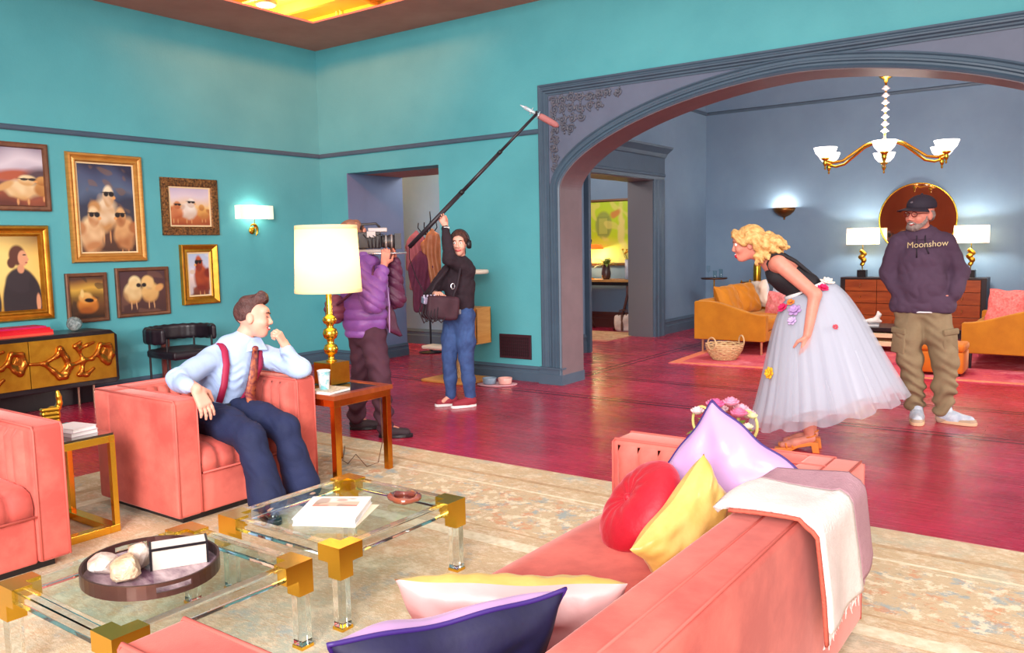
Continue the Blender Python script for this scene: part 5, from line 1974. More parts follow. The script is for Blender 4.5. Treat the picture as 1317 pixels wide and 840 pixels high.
for i, (dx, rgb) in enumerate(((-.05, (240, 236, 236)), (.10, (214, 150, 90)), (.24, (240, 236, 236)))):
    dcn = thing('decanter', ('clear round decanter beside the golden bottle', 'amber decanter in the middle of the bar cart', 'clear decanter at the right of the bar cart')[i], 'decanter', (-4.40 + dx, 13.38 + .04 * i, .813), 0, 'decanters on the bar cart')
    gm = clear_glass if i != 1 else thin_glass('amber_decanter', (224, 170, 110), 1.2)
    MB().lathe([(.05, 0), (.062, .02), (.06, .10), (.03, .15), (.018, .18), (.024, .20)], n=20, cap=False).build('bottle', gm, dcn, smooth=True)
    MB().ball((0, 0, .225), .026, 10, 8).build('stopper', gm, dcn, smooth=True)

# rope basket with two ring handles
bkx = thing('rope_basket', 'open woven rope basket with two ring handles on the pink rug', 'basket', (-3.86, 9.92, .011))
rope = mat('straw_rope', (236, 206, 160), .8, var=(40, .4, (206, 164, 112)))
n_ = 9
for i in range(n_):
    u = i / (n_ - 1)
    r = .145 + .085 * math.sin(u * PI / 2)
    MB().tube([(r * math.cos(2 * PI * k / 36), r * math.sin(2 * PI * k / 36), .012 + u * .18 + .004 * math.sin(12 * 2 * PI * k / 36 + PI * i)) for k in range(36)], .0095, 6, closed=True).build('coil', rope, bkx, smooth=True)
MB().lathe([(.15, .004), (.15, .014), (0, .014)], n=30).build('bottom', rope, bkx)
for k in range(24):
    a = 2 * PI * k / 24
    MB().tube([((.145 + .085 * math.sin(u * PI / 2)) * math.cos(a), (.145 + .085 * math.sin(u * PI / 2)) * math.sin(a), .012 + u * .18) for u in (0, .25, .5, .75, 1)], .006, 5).build('stake', rope, bkx, smooth=True)
for a in (-1.9, .85):
    cxx, cyy = .235 * math.cos(a), .235 * math.sin(a)
    tx, ty = -math.sin(a), math.cos(a)
    MB().tube([(cxx + tx * .065 * math.cos(q), cyy + ty * .065 * math.cos(q), .215 + .075 * math.sin(q)) for q in [2 * PI * k / 20 for k in range(20)]], .010, 6, closed=True).build('handle', rope, bkx, smooth=True)

# ================================================================ HALL
hg = thing('framed_painting', 'large lime green abstract painting in the hall', 'painting', (-7.24, 12.897, 1.10))
MB().sweep([(-.56, 0, 0), (.56, 0, 0), (.56, 0, 1.16), (-.56, 0, 1.16)], [(0, 0), (0, .05), (.03, .055), (.045, .03), (.045, 0)], (0, -1, 0), closed=True).build('frame', mat('brown_frame', (110, 74, 44), .45), hg)
p = Paint(1.04, 1.08, .012).grad([(0, (240, 226, 130)), (.2, (236, 226, 90)), (.45, (190, 216, 30)), (1, (182, 214, 36))], .1, 8)
p.blob(.5, .62, .16, .22, (150, 166, 70), .2)
p.rect(.38, .6, .45, .76, (140, 156, 66))
p.rect(.41, .57, .48, .73, (176, 186, 80))
p.speck(24, .4, (226, 214, 110), .6)
p.blob(.84, .5, .06, .42, (226, 214, 120), .6, 0, .3)
p.blob(.72, .8, .1, .05, (206, 140, 60), .6, .4, .3)
p.build('canvas', hg, -.02, .04)
co = thing('console_table', 'dark console table with curved legs under the green painting', 'console table', (-7.10, 12.62, 0))
MB().bb(-.62, .62, -.20, .20, .83, .87).build('top', mat('oak_top', (196, 150, 90), .4, var=(4, .3, (166, 118, 64)), stretch=(1, 8, 1)), co, bevel=.004)
MB().bb(-.58, .58, -.17, .17, .77, .83).build('apron', dark_wood, co)
for sx in (-1, 1):
    for sy in (-.14, .14):
        MB().tube([(sx * .54, sy, .78), (sx * .53, sy, .6), (sx * .46, sy, .35), (sx * .34, sy, .12), (sx * .26, sy, 0)], [.026, .024, .022, .02, .018], 8).build('leg', mat('dark_mahogany', (84, 46, 40), .4), co, smooth=True)
hl = thing('mushroom_lamp', 'wide orange shaded lamp glowing on the hall console', 'lamp', (-7.38, 12.60, .871))
MB().lathe([(.09, 0), (.09, .015), (.02, .03), (.012, .05), (.012, .56)], n=20).build('stem', brass, hl, smooth=True)
MB().lathe([(.255, .52), (.26, .535), (.22, .585), (.16, .605), (.02, .61)], n=36).build('shade', mat('orange_glass_shade', (232, 108, 36), .3, emit=((240, 110, 30), .7)), hl, smooth=True)
MB().lathe([(.03, .61), (.05, .64), (.055, .68), (.03, .72), (.035, .735), (0, .735)], n=16).build('finial', dark_wood, hl, smooth=True)
point('hall_lamp_bulb', (-7.38, 12.60, .871 + .44), 14, (1, .85, .5), .05)
leafm = mat('leaf_green', (96, 122, 52), .5, var=(8, .5, (134, 150, 64)))


def leaf(m, base, d, L, w, bend=.4):
    base, d = Vector(base), Vector(d).normalized()
    sd_ = d.cross(Vector((0, 0, 1)))
    sd_ = sd_.normalized() if sd_.length > .05 else Vector((1, 0, 0))
    rows = []
    for i in range(6):
        t = i / 5
        c = base + d * (L * t) + Vector((0, 0, -bend * L * t * t))
        ww = w * math.sin(PI * (t * .9 + .06))
        rows.append([c - sd_ * ww, c + Vector((0, 0, .15 * ww)), c + sd_ * ww])
    m.surf(rows)


pv = thing('potted_plant', 'leafy plant in a dark glass vase on the hall console', 'plant', (-7.02, 12.56, .871))
MB().lathe([(.05, 0), (.075, .03), (.085, .10), (.07, .19), (.05, .24), (.056, .27)], n=22, cap=False).build('vase', mat('bronze_glass', (86, 58, 54), .12, coat=1), pv, smooth=True)
rnd = random.Random(5)
for i in range(30):
    a, e = rnd.uniform(0, 2 * PI), rnd.uniform(.3, 1.35)
    m = MB()
    d = (math.cos(a) * math.cos(e), math.sin(a) * math.cos(e), math.sin(e))
    leaf(m, (.02 * math.cos(a), .02 * math.sin(a), .24), d, rnd.uniform(.16, .32), rnd.uniform(.018, .03), .5)
    m.build('leaf', leafm, pv, smooth=True)
yv = thing('flower_vase', 'blue cylinder vase of yellow flowers on the hall console', 'vase', (-6.62, 12.60, .871))
MB().lathe([(.05, 0), (.052, .01), (.052, .34), (.048, .34), (.046, .02), (0, .02)], n=22).build('vase', mat('blue_grey_glaze', (120, 132, 158), .25, var=(5, .5, (196, 200, 210))), yv, smooth=True)
ylm = mat('yellow_petals', (240, 190, 30), .6, var=(20, .4, (226, 150, 20)))
for i in range(9):
    a = rnd.uniform(0, 2 * PI)
    r = rnd.uniform(.02, .12)
    zt = .42 + rnd.uniform(0, .09)
    st = MB().tube([(0, 0, .3), (r * .6 * math.cos(a), r * .6 * math.sin(a), .38), (r * math.cos(a), r * math.sin(a), zt)], .004, 5).build('stem', leafm, yv)
    m = MB()
    for k in range(9):
        b = 2 * PI * k / 9
        leaf(m, (r * math.cos(a), r * math.sin(a), zt), (math.cos(b), math.sin(b), .5), .05, .014, .2)
    m.ball((r * math.cos(a), r * math.sin(a), zt + .012), .018, 8, 6)
    m.build('bloom', ylm, st, smooth=True)
bg = thing('tote_bag', 'white and brown tote bag on the floor under the console', 'bag', (-6.62, 12.42, 0), .2)
s = Sdf(.01)
s.box((0, 0, .14), (.15, .07, .14), None, .05, .02)
s.mesh('body', mat('white_canvas', (226, 212, 206), .8, var=(7, .5, (196, 172, 166))), bg, lambda P, N: .012 * wob(P, 22, 4))
MB().bb(-.02, .02, -.085, .085, .01, .285, bev=.01).build('strap', mat('brown_leather', (96, 56, 44), .5), bg)
for s_ in (-1, 1):
    MB().tube([(-.07, s_ * .045, .27), (-.05, s_ * .05, .36), (.05, s_ * .05, .36), (.07, s_ * .045, .27)], .008, 6).build('handle', MATS['brown_leather'], bg, smooth=True)
hr_ = thing('hall_rug', 'worn patterned runner on the hall floor', 'rug', (-7.2, 11.6, 0))
MB().bb(-.95, 1.05, -.62, .62, 0, .008).build('rug_pile', rug_material('hall_runner', (204, 166, 130), [((150, 110, 84), 5, .5, .6, .7, (1, 1, 1)), ((226, 206, 160), 9, .52, .6, .7, (1, 1, 1)), ((196, 90, 90), 3, .55, .65, .6, (1, 1, 1))]), hr_)
MB().bb(-.95, 1.05, -.62, -.54, .008, .0088).build('border_stripe', mat('rose_border', (206, 120, 110), .9), hr_)

# ================================================================ FLOWERS BEHIND THE SOFA
ps = thing('plant_stool', 'small round stool behind the far sofa arm carrying the flowers', 'stool', (-1.36, 3.50, .0085))
MB().lathe([(.15, .50), (.16, .51), (.16, .525), (.15, .53), (0, .53)], n=28).build('seat', wd, ps, smooth=True)
for k in range(3):
    a = 2 * PI * k / 3
    MB().cyl((.15 * math.cos(a), .15 * math.sin(a), 0), (.09 * math.cos(a), .09 * math.sin(a), .50), .014, 8).build('leg', wd, ps)
fb = thing('flower_basket', 'basket of pink and white ranunculus behind the lilac cushion', 'flowers', (-1.36, 3.50, .54))
MB().lathe([(.07, 0), (.09, .02), (.115, .10), (.12, .12), (.108, .115), (0, .10)], n=24).build('basket', rope, fb, smooth=True)
for k in range(2):
    MB().tube([((-.105 if k else .105) * 1 + .045 * math.cos(q), .0, .145 + .065 * math.sin(q)) for q in [2 * PI * j / 20 for j in range(20)]], .007, 6, closed=True).build('handle', mat('gilded_wire', (206, 196, 120), .5, .1), fb, smooth=True)
gm_ = mat('fresh_leaf', (150, 180, 60), .5, var=(12, .4, (110, 150, 50)))
for i in range(34):
    a, e = rnd.uniform(0, 2 * PI), rnd.uniform(0, 1.1)
    m = MB()
    leaf(m, (.06 * math.cos(a), .06 * math.sin(a), .11), (math.cos(a) * math.cos(e), math.sin(a) * math.cos(e), math.sin(e)), rnd.uniform(.06, .12), rnd.uniform(.012, .022), .4)
    m.build('leaf', gm_, fb, smooth=True)
blooms = ((-.115, -.03, .20, .036, (236, 206, 210)), (-.06, .02, .23, .04, (226, 140, 176)), (-.02, -.05, .245, .044, (222, 96, 150)), (.03, .0, .25, .042, (236, 150, 180)), (.005, -.085, .185, .05, (248, 240, 240)), (.085, -.05, .215, .042, (228, 120, 160)), (.10, .02, .20, .04, (240, 190, 200)), (.135, -.02, .20, .026, (226, 226, 170)), (.12, -.04, .155, .03, (238, 226, 200)), (-.04, .06, .20, .04, (240, 200, 210)), (.05, .07, .21, .04, (236, 170, 190)))
for i, (x, y, z, r, rgb) in enumerate(blooms):
    pm = mat('petal_%d' % i, rgb, .6, var=(30, .4, tuple(max(0, c - 30) for c in rgb)))
    m = MB()
    for ring, (rr, nk, tilt) in enumerate(((.35, 4, 1.3), (.65, 6, 1.0), (.95, 8, .6))):
        for k in range(nk):
            b = 2 * PI * k / nk + ring * .4
            c0 = Vector((x + r * rr * .5 * math.cos(b), y + r * rr * .5 * math.sin(b), z - r * rr * .3))
            m.ball(c0, (r * .55, r * .42, r * .16), 8, 6, R=Matrix.Rotation(b, 3, 'Z') @ Matrix.Rotation(-tilt, 3, 'Y'))
    m.build('bloom', pm, fb, smooth=True)
# ================================================================ PEOPLE
skin_pale = mat('skin_fair', (232, 172, 150), .5, sub=.12, var=(14, .15, (222, 156, 136)))
skin_rosy = mat('skin_rosy', (226, 150, 130), .5, sub=.12, var=(14, .2, (214, 130, 112)))
lip_m = mat('lips_rose', (186, 84, 84), .4)
lip_red = mat('lips_red', (190, 20, 50), .35)
eye_w = mat('eye_white', (240, 236, 232), .2)
eye_d = mat('eye_iris', (62, 52, 50), .15)
teeth_m = mat('teeth_white', (246, 242, 236), .3)


def V3(*a):
    return Vector(a)


def axes(fwd, up=(0, 0, 1), roll=0):
    f = Vector(fwd).normalized()
    r = f.cross(Vector(up)).normalized()
    u = r.cross(f)
    M = Matrix((r, f, u)).transposed()
    return M


class Head:
    """head centred at the skull; local x right, y forward, z up"""

    def __init__(s, c, fwd, up=(0, 0, 1), sc=1.0):
        s.c, s.M, s.k = Vector(c), axes(fwd, up), sc

    def P(s, x, y, z):
        return tuple(s.c + s.M @ Vector((x, y, z)) * s.k)

    def into(s, b, jaw=1.0, nose=1.0, smile=False, open_=False):
        k, M = s.k, np.array(s.M)
        R = lambda *r: tuple(q * k for q in r)
        b.ell(s.P(0, -.012, .032), R(.074, .096, .088), M, .02)
        b.ell(s.P(0, .028, -.035), R(.060 * jaw, .066, .078), M, .03)
        b.ell(s.P(0, .060, -.092), R(.030 * jaw, .028, .024), M, .025)
        b.ell(s.P(0, .070, .045), R(.052, .028, .030), M, .02)
        for x in (-1, 1):
            b.ell(s.P(x * .038, .066, -.025), R(.026, .026, .026), M, .02)
            b.ell(s.P(x * .031, .104, .012), R(.017, .014, .011), M, .008, op='s')
            b.ell(s.P(x * .077, -.008, -.008), R(.011, .023, .033), M, .008)
        b.cap(s.P(0, .090, .018), s.P(0, .110 * nose, -.024), .008 * k, .0115 * k, .012)
        for x in (-1, 1):
            b.ell(s.P(x * .012, .100, -.030), R(.010, .011, .008), M, .008)
        if open_:
            b.ell(s.P(0, .094, -.068), R(.021, .018, .017), M, .006, t=1)
            b.ell(s.P(0, .108, -.068), R(.013, .016, .011), M, .004, op='s')
        else:
            b.cap(s.P(-.022, .086, -.060 + (.006 if smile else 0)), s.P(0, .095, -.064), .0075 * k, .009 * k, .006, t=1)
            b.cap(s.P(0, .095, -.064), s.P(.022, .086, -.060 + (.006 if smile else 0)), .009 * k, .0075 * k, .006, t=1)

    def features(s, body, brow_m, teeth=False, closed=False):
        k, M = s.k, s.M
        for x in (-1, 1):
            if not closed:
                e = MB().ball(s.P(x * .031, .083, .012), .0125 * k, 12, 8).build('eye', eye_w, body, smooth=True)
                MB().ball(s.P(x * .031 - .001, .0915, .012), .0062 * k, 10, 6).build('iris', eye_d, e, smooth=True)
            else:
                MB().tube([s.P(x * .018, .094, .010), s.P(x * .031, .096, .006), s.P(x * .043, .088, .010)], .0022 * k, 5).build('eyelid', brow_m, body, smooth=True)
            MB().tube([s.P(x * .014, .099, .031), s.P(x * .030, .098, .037), s.P(x * .048, .084, .031)], [.0035 * k, .004 * k, .002 * k], 6).build('eyebrow', brow_m, body, smooth=True)
        if teeth:
            MB().tube([s.P(-.016, .0955, -.057), s.P(0, .1015, -.060), s.P(.016, .0955, -.057)], .0042 * k, 6).build('teeth', teeth_m, body, smooth=True)


def hand(b, w, d, n, side, curl=.35, sc=1.0, spread=1.0, t=0, thumb=(.5, .7, .3)):
    """palm and five fingers: w wrist, d direction of fingers, n palm normal (curl towards it), side towards the thumb"""
    w, d = Vector(w), Vector(d).normalized()
    n = (Vector(n) - d * Vector(n).dot(d)).normalized()
    s = Vector(side)
    s = (s - d * s.dot(d) - n * s.dot(n)).normalized()
    k = sc
    for o in (-.026, -.009, .009, .026):
        b.cap(w + d * .012 * k + s * o * .7 * k, w + d * .082 * k + s * o * k, .0135 * k, .0120 * k, .012, t)
    for i, (o, L) in enumerate(((.028, .070), (.0095, .078), (-.0095, .072), (-.028, .056))):
        p = w + d * (.084 - .004 * abs(i - 1.2)) * k + s * o * k
        a = curl * (1 + .12 * i)
        dirn = d + s * (o * 3 * spread)
        for j, f in enumerate((.45, .32, .27)):
            ang = a * (.6 + j)
            v = (dirn.normalized() * math.cos(ang) + n * math.sin(ang))
            q = p + v * L * f * k
            b.cap(p, q, (.0092 - .0008 * j) * k, (.0086 - .0010 * j) * k, .004, t)
            p = q
    p0 = w + d * .018 * k + s * .026 * k
    tv = (d * thumb[0] + s * thumb[1] + n * thumb[2]).normalized()
    p1 = p0 + tv * .042 * k
    tv2 = (d * (thumb[0] + .4) + s * thumb[1] * .35 + n * (thumb[2] + .15)).normalized()
    p2 = p1 + tv2 * .030 * k
    p3 = p2 + tv2 * .024 * k
    b.cap(p0, p1, .0150 * k, .0110 * k, .010, t)
    b.cap(p1, p2, .0105 * k, .0098 * k, .004, t)
    b.cap(p2, p3, .0095 * k, .0080 * k, .003, t)


def folds(amp, f, seed):
    def fn(P, N):
        return amp * (wob(P, f, seed) * .6 + .6 * np.abs(wob(P, f * 2.1, seed + 1)) - .3)
    return fn


def shoe(par, heel, toe, upm, solem, name='shoe', h=.075, w=.042, lace=None, heel_h=0, guard=None):
    heel, toe = Vector(heel), Vector(toe)
    d = (toe - heel)
    L = d.length
    d.normalize()
    s = Sdf(.006)
    z = Vector((0, 0, 1))
    P = lambda u, hh: tuple(heel + d * (L * u) + z * hh)
    s.cap(P(.14, .05), P(.40, .045), w * .95, w, .02)
    s.cap(P(.40, .045), P(.82, .036), w * 1.0, w * .80, .03)
    s.cap(P(.17, .06), P(.20, h + .03), w * .95, w * .92, .02)
    o = s.mesh(name, upm, par)
    m = MB()
    sd = d.cross(z)
    out = []
    for k in range(28):
        a = 2 * PI * k / 28
        u = .5 + .52 * math.cos(a)
        ww = w * 1.12 * (abs(math.sin(a)) ** .7) * (1 if math.sin(a) > 0 else -1) * (1.0 + .10 * math.cos(a) - .0)
        out.append(heel + d * (L * u) + sd * ww)
    m.prism([(p.x, p.y) for p in out], heel.z + .001, heel.z + .026)
    m.build('sole', solem, o, bevel=.004)
    if guard:
        g = Sdf(.005)
        g.cap(P(.62, .030), P(.86, .030), w * .93, w * .84, .01)
        g.cap(P(.10, .035), P(.22, .035), w * .99, w * .99, .01)
        g.box(tuple(heel + d * (L * .5) + z * .085), (.3, .3, .035), None, .003, .003, op='s')
        g.mesh('mudguard', guard, o)
    if lace:
        for q in range(3):
            c = heel + d * (L * (.42 + .11 * q)) + z * (.075 - .008 * q)
            MB().tube([c - sd * w * .55 - z * .012, c + z * .006, c + sd * w * .55 - z * .012], .0045, 6).build('lace', lace, o, smooth=True)
    return o


# ---------------------------------------------------------------- man with cap and hoodie
pm_ = thing('person', 'person in a dark plum hoodie, cap and cargo trousers with hands in pockets', 'person', (-1.087, 7.322, 0), .1474)
b = Sdf(.0055)
hd = Head((-.135, -.035, 1.672), (-.62, -.78, -.06), (.05, 0, 1), 1.09)
hd.into(b, 1.08, smile=True)
b.cap((-.115, .0, 1.48), (-.130, -.012, 1.60), .062, .056, .02)
b.chain([(-.115, 0, 1.46), (-.115, 0, 1.30), (-.11, 0, 1.10), (-.105, 0, .93)], [.12, .13, .12, .13], .04, sq=((0, 1, 0), .7))
for shd, el, wr in (((-.275, 0, 1.44), (-.35, .03, 1.21), (-.262, -.075, 1.02)), ((.045, 0, 1.44), (.145, .04, 1.21), (.118, -.06, 1.035))):
    b.chain([shd, el, wr], [.05, .042, .028], .02)
hand(b, (-.262, -.075, 1.02), (.45, -.10, -.85), (.6, .7, 0), (.5, -.7, .3), .25)
hand(b, (.118, -.06, 1.035), (-.45, -.10, -.85), (-.6, .7, 0), (-.5, -.7, .3), .25)
for hp, kn, an, ft in (((-.19, 0, .90), (-.18, -.01, .52), (-.125, .03, .10), (-.118, -.10, .05)), ((-.02, 0, .90), (.07, -.01, .53), (.062, .02, .10), (.20, -.02, .05))):
    b.chain([hp, kn, an, ft], [.085, .055, .036, .022], .015)
body = b.mesh('body', [skin_rosy, lip_m], pm_)
grey_hair = mat('grey_hair', (120, 104, 98), .8, bump=(120, .8), var=(30, .5, (168, 152, 146)))
hd.features(body, grey_hair, teeth=True, closed=True)
bd = Sdf(.005)
M_ = np.array(hd.M)
bd.ell(hd.P(0, .058, -.088), (.040, .044, .036), M_, .015)
for x in (-1, 1):
    bd.cap(hd.P(x * .055, .03, -.055), hd.P(x * .030, .072, -.085), .020, .026, .012)
    bd.cap(hd.P(x * .066, .005, -.005), hd.P(x * .056, .03, -.055), .010, .018, .01)
    bd.cap(hd.P(x * .004, .100, -.046), hd.P(x * .030, .086, -.056), .0085, .008, .006)
bd.ell(hd.P(0, .105, -.064), (.022, .020, .010), M_, .006, op='s')
bd.mesh('beard', grey_hair, body, lambda P, N: .0025 * wob(P, 190, 3))
hb = Sdf(.006)
for x in (-1, 1):
    hb.ell(hd.P(x * .070, -.03, .0), (.014, .045, .035), M_, .01)
hb.ell(hd.P(0, -.085, -.01), (.062, .02, .05), M_, .02)
hb.mesh('hair', grey_hair, body, lambda P, N: .002 * wob(P, 150, 4))
# glasses
gl = MB()
for x in (-1, 1):
    gl.tube([hd.P(x * .033 + .024 * math.cos(a), .106 - .006 * abs(math.cos(a)), .010 + .017 * math.sin(a)) for a in [2 * PI * i / 18 for i in range(18)]], .0028, 6, closed=True)
    gl.tube([hd.P(x * .057, .100, .014), hd.P(x * .076, .06, .016), hd.P(x * .082, -.01, .012)], .0025, 6)
gl.tube([hd.P(-.010, .108, .014), hd.P(0, .112, .017), hd.P(.010, .108, .014)], .0025, 6)
gl.build('eyeglasses', mat('red_black_frame', (120, 22, 26), .3), pm_, smooth=True)
# cap
capm = mat('charcoal_twill', (46, 38, 52), .8, bump=(200, .3))
cp = Sdf(.006)
cp.ell(hd.P(0, -.012, .066), (.100, .124, .088), M_, .01)
cp.box(hd.P(0, -.01, -.022), (.14, .16, .072), M_, .005, .01, op='s')
co_ = cp.mesh('cap', capm, pm_)
br_ = MB()
rows = []
for i in range(9):
    u = i / 8
    r = []
    for k in range(15):
        a = math.radians(-64 + 128 * k / 14)
        rr = .096 + .070 * u * math.cos(a) ** .6
        r.append(hd.P(rr * math.sin(a) * 1.0, rr * math.cos(a) * 1.12 - .01,   .058 - .014 * u - .018 * math.sin(a) ** 2 * (.3 + u)))
    rows.append(r)
o = br_.surf(rows).build('brim', capm, co_, smooth=True)
o.modifiers.new('thickness', 'SOLIDIFY').thickness = .005
MB().ball(hd.P(0, -.012, .148), .009, 8, 6).build('cap_button', capm, co_)
s = Sdf(.004)
s.ell(hd.P(0, .088, .085), (.022, .010, .020), M_, .004)
s.mesh('cap_patch', mat('grey_patch', (110, 100, 110), .6), co_)
# hoodie
hood_m = mat('plum_fleece', (84, 62, 84), .9, var=(5, .3, (72, 52, 72)), bump=(160, .25))
h = Sdf(.008)
h.chain([(-.12, .0, 1.44), (-.118, -.01, 1.30), (-.112, -.025, 1.12), (-.105, -.015, .97)], [.150, .178, .180, .158], .05, sq=((0, 1, 0), .72))
h.cap((-.26, 0, 1.455), (.035, 0, 1.455), .078, .078, .05)
h.cap((-.12, .0, 1.44), (-.125, -.005, 1.525), .105, .085, .03)
h.chain([(-.285, 0, 1.44), (-.355, .03, 1.21), (-.275, -.06, 1.04)], [.080, .072, .055], .03)
h.chain([(.055, 0, 1.44), (.145, .04, 1.21), (.125, -.05, 1.05)], [.080, .072, .055], .03)
h.cap((-.235, -.015, .955), (.025, -.015, .955), .115, .115, .03)
h.box((-.10, 0, .84), (.4, .3, .055), None, .01, .01, op='s')
h.ell((-.135, -.03, 1.62), (.075, .085, .085), None, .02, op='s')
ho = h.mesh('hoodie', hood_m, pm_, folds(.010, 26, 11))
# hood collar
hc = MB()
rows = []
for k in range(25):
    a = 2 * PI * k / 24
    cx0, cy0 = -.125, .01
    rows.append([(cx0 + (.075 + dr) * math.cos(a), cy0 + (.068 + dr) * math.sin(a) - .005, 1.515 + dz + .018 * math.sin(a)) for dr, dz in ((.0, .045), (.012, .058), (.034, .050), (.052, .02), (.055, -.02))])
hc.surf(rows).build('hood', hood_m, ho, smooth=True)
hk = Sdf(.008)
hk.ell((-.12, .085, 1.49), (.11, .06, .085), None, .02)
hk.mesh('hood_back', hood_m, ho, folds(.008, 30, 3))
for x0, x1, zz in ((-.155, -.15, 1.335), (-.095, -.065, 1.365)):
    MB().tube([(x0, -.105, 1.515), (x0 + .002, -.135, 1.45), ((x0 + x1) / 2, -.148, 1.40), (x1, -.153, zz)], [.005, .005, .005, .007], 6).build('drawstring', mat('dark_cord', (44, 34, 48), .7), ho, smooth=True)
# rib knit hem, pocket, lettering
MB().tube([(-.105 + .145 * math.cos(a), -.015 + .108 * math.sin(a), .902) for a in [2 * PI * i / 36 for i in range(36)]], .007, 8, closed=True).build('white_tee_hem', mat('white_tee', (232, 230, 234), .8), pm_, smooth=True)
pk = MB()
pk.prism([(-.24, .96), (.03, .96), (.03, 1.02), (-.02, 1.10), (-.19, 1.10), (-.24, 1.02)], -.163, -.150, 'y')
cur = bpy.data.curves.new('lettering', 'FONT')
cur.body = 'Moonshow'
cur.size = .070
cur.extrude = .002
cur.offset = .0
cur.align_x = 'CENTER'
to = bpy.data.objects.new('tmp_text', cur)
C.objects.link(to)
bpy.context.view_layer.update()
me = bpy.data.meshes.new_from_object(to.evaluated_get(bpy.context.evaluated_depsgraph_get()))
bpy.data.objects.remove(to)
for v in me.vertices:
    x, y, z = v.co
    u = x / .15
    v.co = (-.078 + x * .92, -.150 - .012 + .045 * u * u - z, 1.418 + y * .95 + .05 * x)
obj('lettering', me, mat('gold_print', (206, 186, 140), .5), ho)
# cargo trousers
kh = mat('khaki_cotton', (150, 130, 100), .85, var=(6, .4, (126, 106, 80)), bump=(180, .2))
t_ = Sdf(.008)
t_.cap((-.185, -.005, .90), (-.025, -.005, .90), .085, .085, .04)
t_.chain([(-.195, 0, .90), (-.19, -.005, .70), (-.185, -.012, .52), (-.155, .0, .30), (-.128, .025, .12)], [.112, .104, .092, .080, .070], .04)
t_.chain([(-.015, 0, .90), (.025, -.005, .70), (.07, -.012, .52), (.075, .0, .30), (.064, .025, .12)], [.112, .104, .092, .082, .072], .04)
for ax_, az in ((-.128, .05), (.064, .05)):
    t_.box((ax_, 0, az), (.2, .3, .025), None, .005, .005, op='s')


def pant_fold(P, N):
    low = np.clip((.62 - P[:, 2]) * 2.2, .25, 1)
    return .013 * low * np.sin(P[:, 2] * 62 + 3 * np.sin(P[:, 0] * 22 + P[:, 2] * 9)) + .007 * wob(P, 30, 8)


tr_ = t_.mesh('cargo_trousers', kh, pm_, pant_fold)
for (x, y, z, rz, w_) in ((-.275, -.055, .66, .9, .13), (.115, -.055, .66, -.9, .13)):
    R = rotm(0, .1 * (1 if x > 0 else -1) * -1, -rz * .75)
    MB().box((x + (.012 if x < 0 else -.012), y - .012, z), (w_, .03, .20), R, bev=.012).build('cargo_pocket', kh, tr_, smooth=True)
    MB().box((x + (.010 if x < 0 else -.010), y - .020, z + .085), (w_ + .006, .032, .05), R, bev=.01).build('pocket_flap', kh, tr_, smooth=True)
snk = mat('white_mesh_sneaker', (214, 220, 230), .6, var=(30, .5, (168, 180, 200)))
sol = mat('tan_sole', (226, 186, 150), .5)
shoe(pm_, (-.122, .07, 0), (-.112, -.215, 0), snk, sol, lace=white_m, w=.05, h=.085, guard=mat('taupe_suede', (186, 160, 138), .8))
shoe(pm_, (.035, .035, 0), (.305, -.045, 0), snk, sol, lace=white_m, w=.05, h=.085, guard=mat('taupe_suede', (186, 160, 138), .8))

# ---------------------------------------------------------------- singer in tulle skirt
ps_ = thing('person', 'person in a black top and full white tulle skirt, bending forward and laughing', 'person', (-1.698, 5.911, 0), .2797)
b = Sdf(.0055)
hd = Head((-.405, -.005, 1.468), (-1, -.14, -.16), (-.16, 0, 1), .98)
hd.into(b, .88, .96, open_=True)
b.chain([(-.23, 0, 1.335), (-.30, 0, 1.375), (-.36, 0, 1.42)], [.062, .047, .050], .03)
b.chain([(.02, 0, 1.06), (-.02, 0, 1.15), (-.13, 0, 1.25), (-.22, 0, 1.315)], [.115, .088, .092, .075], .04, sq=((0, 1, 0), 1.15))
b.cap((-.195, -.12, 1.33), (-.195, .12, 1.33), .060, .060, .05)
b.chain([(-.185, -.155, 1.335), (.050, -.225, 1.125), (.005, -.285, .85)], [.054, .043, .028], .02)
b.chain([(-.185, .155, 1.335), (.03, .23, 1.10), (.05, .30, .86)], [.054, .043, .028], .02)
hand(b, (.004, -.287, .845), (-.10, -.02, -.98), (-.4, .85, 0), (-.9, -.35, 0), .28, .95)
hand(b, (.05, .30, .86), (.05, .0, -1), (.4, -.85, 0), (-.9, .35, 0), .35, .95)
for y, fx, hx in ((-.07, -.05, .02), (.08, -.05, .05)):
    b.chain([(.03, y, 1.02), (-.02 + hx, y, .56), (.015 + hx * .6, y, .15)], [.095, .060, .036], .03)
    b.chain([(.03 + hx * .6, y, .10), (-.08 + hx * .6, y, .062), (-.16 + hx * .6, y, .040)], [.032, .032, .022], .02)
body = b.mesh('body', [skin_rosy, lip_red], ps_)
blond = mat('golden_blond_hair', (236, 194, 128), .5, var=(26, .6, (200, 144, 78)), bump=(90, .9))
hd.features(body, mat('blond_brow', (150, 104, 66), .7), teeth=True)
hr = Sdf(.006)
M_ = np.array(hd.M)
hr.ell(hd.P(0, -.03, .050), (.092, .100, .088), M_, .02)
hr.ell(hd.P(0, .088, -.02), (.060, .080, .095), M_, .02, op='s')
hr.cap(hd.P(-.055, .075, .075), hd.P(-.082, .03, .02), .026, .030, .02)
hr.cap(hd.P(.055, .075, .075), hd.P(.082, .03, .02), .026, .030, .02)
hr.cap(hd.P(-.02, .085, .09), hd.P(.04, .07, .10), .022, .026, .02)
rn = random.Random(3)
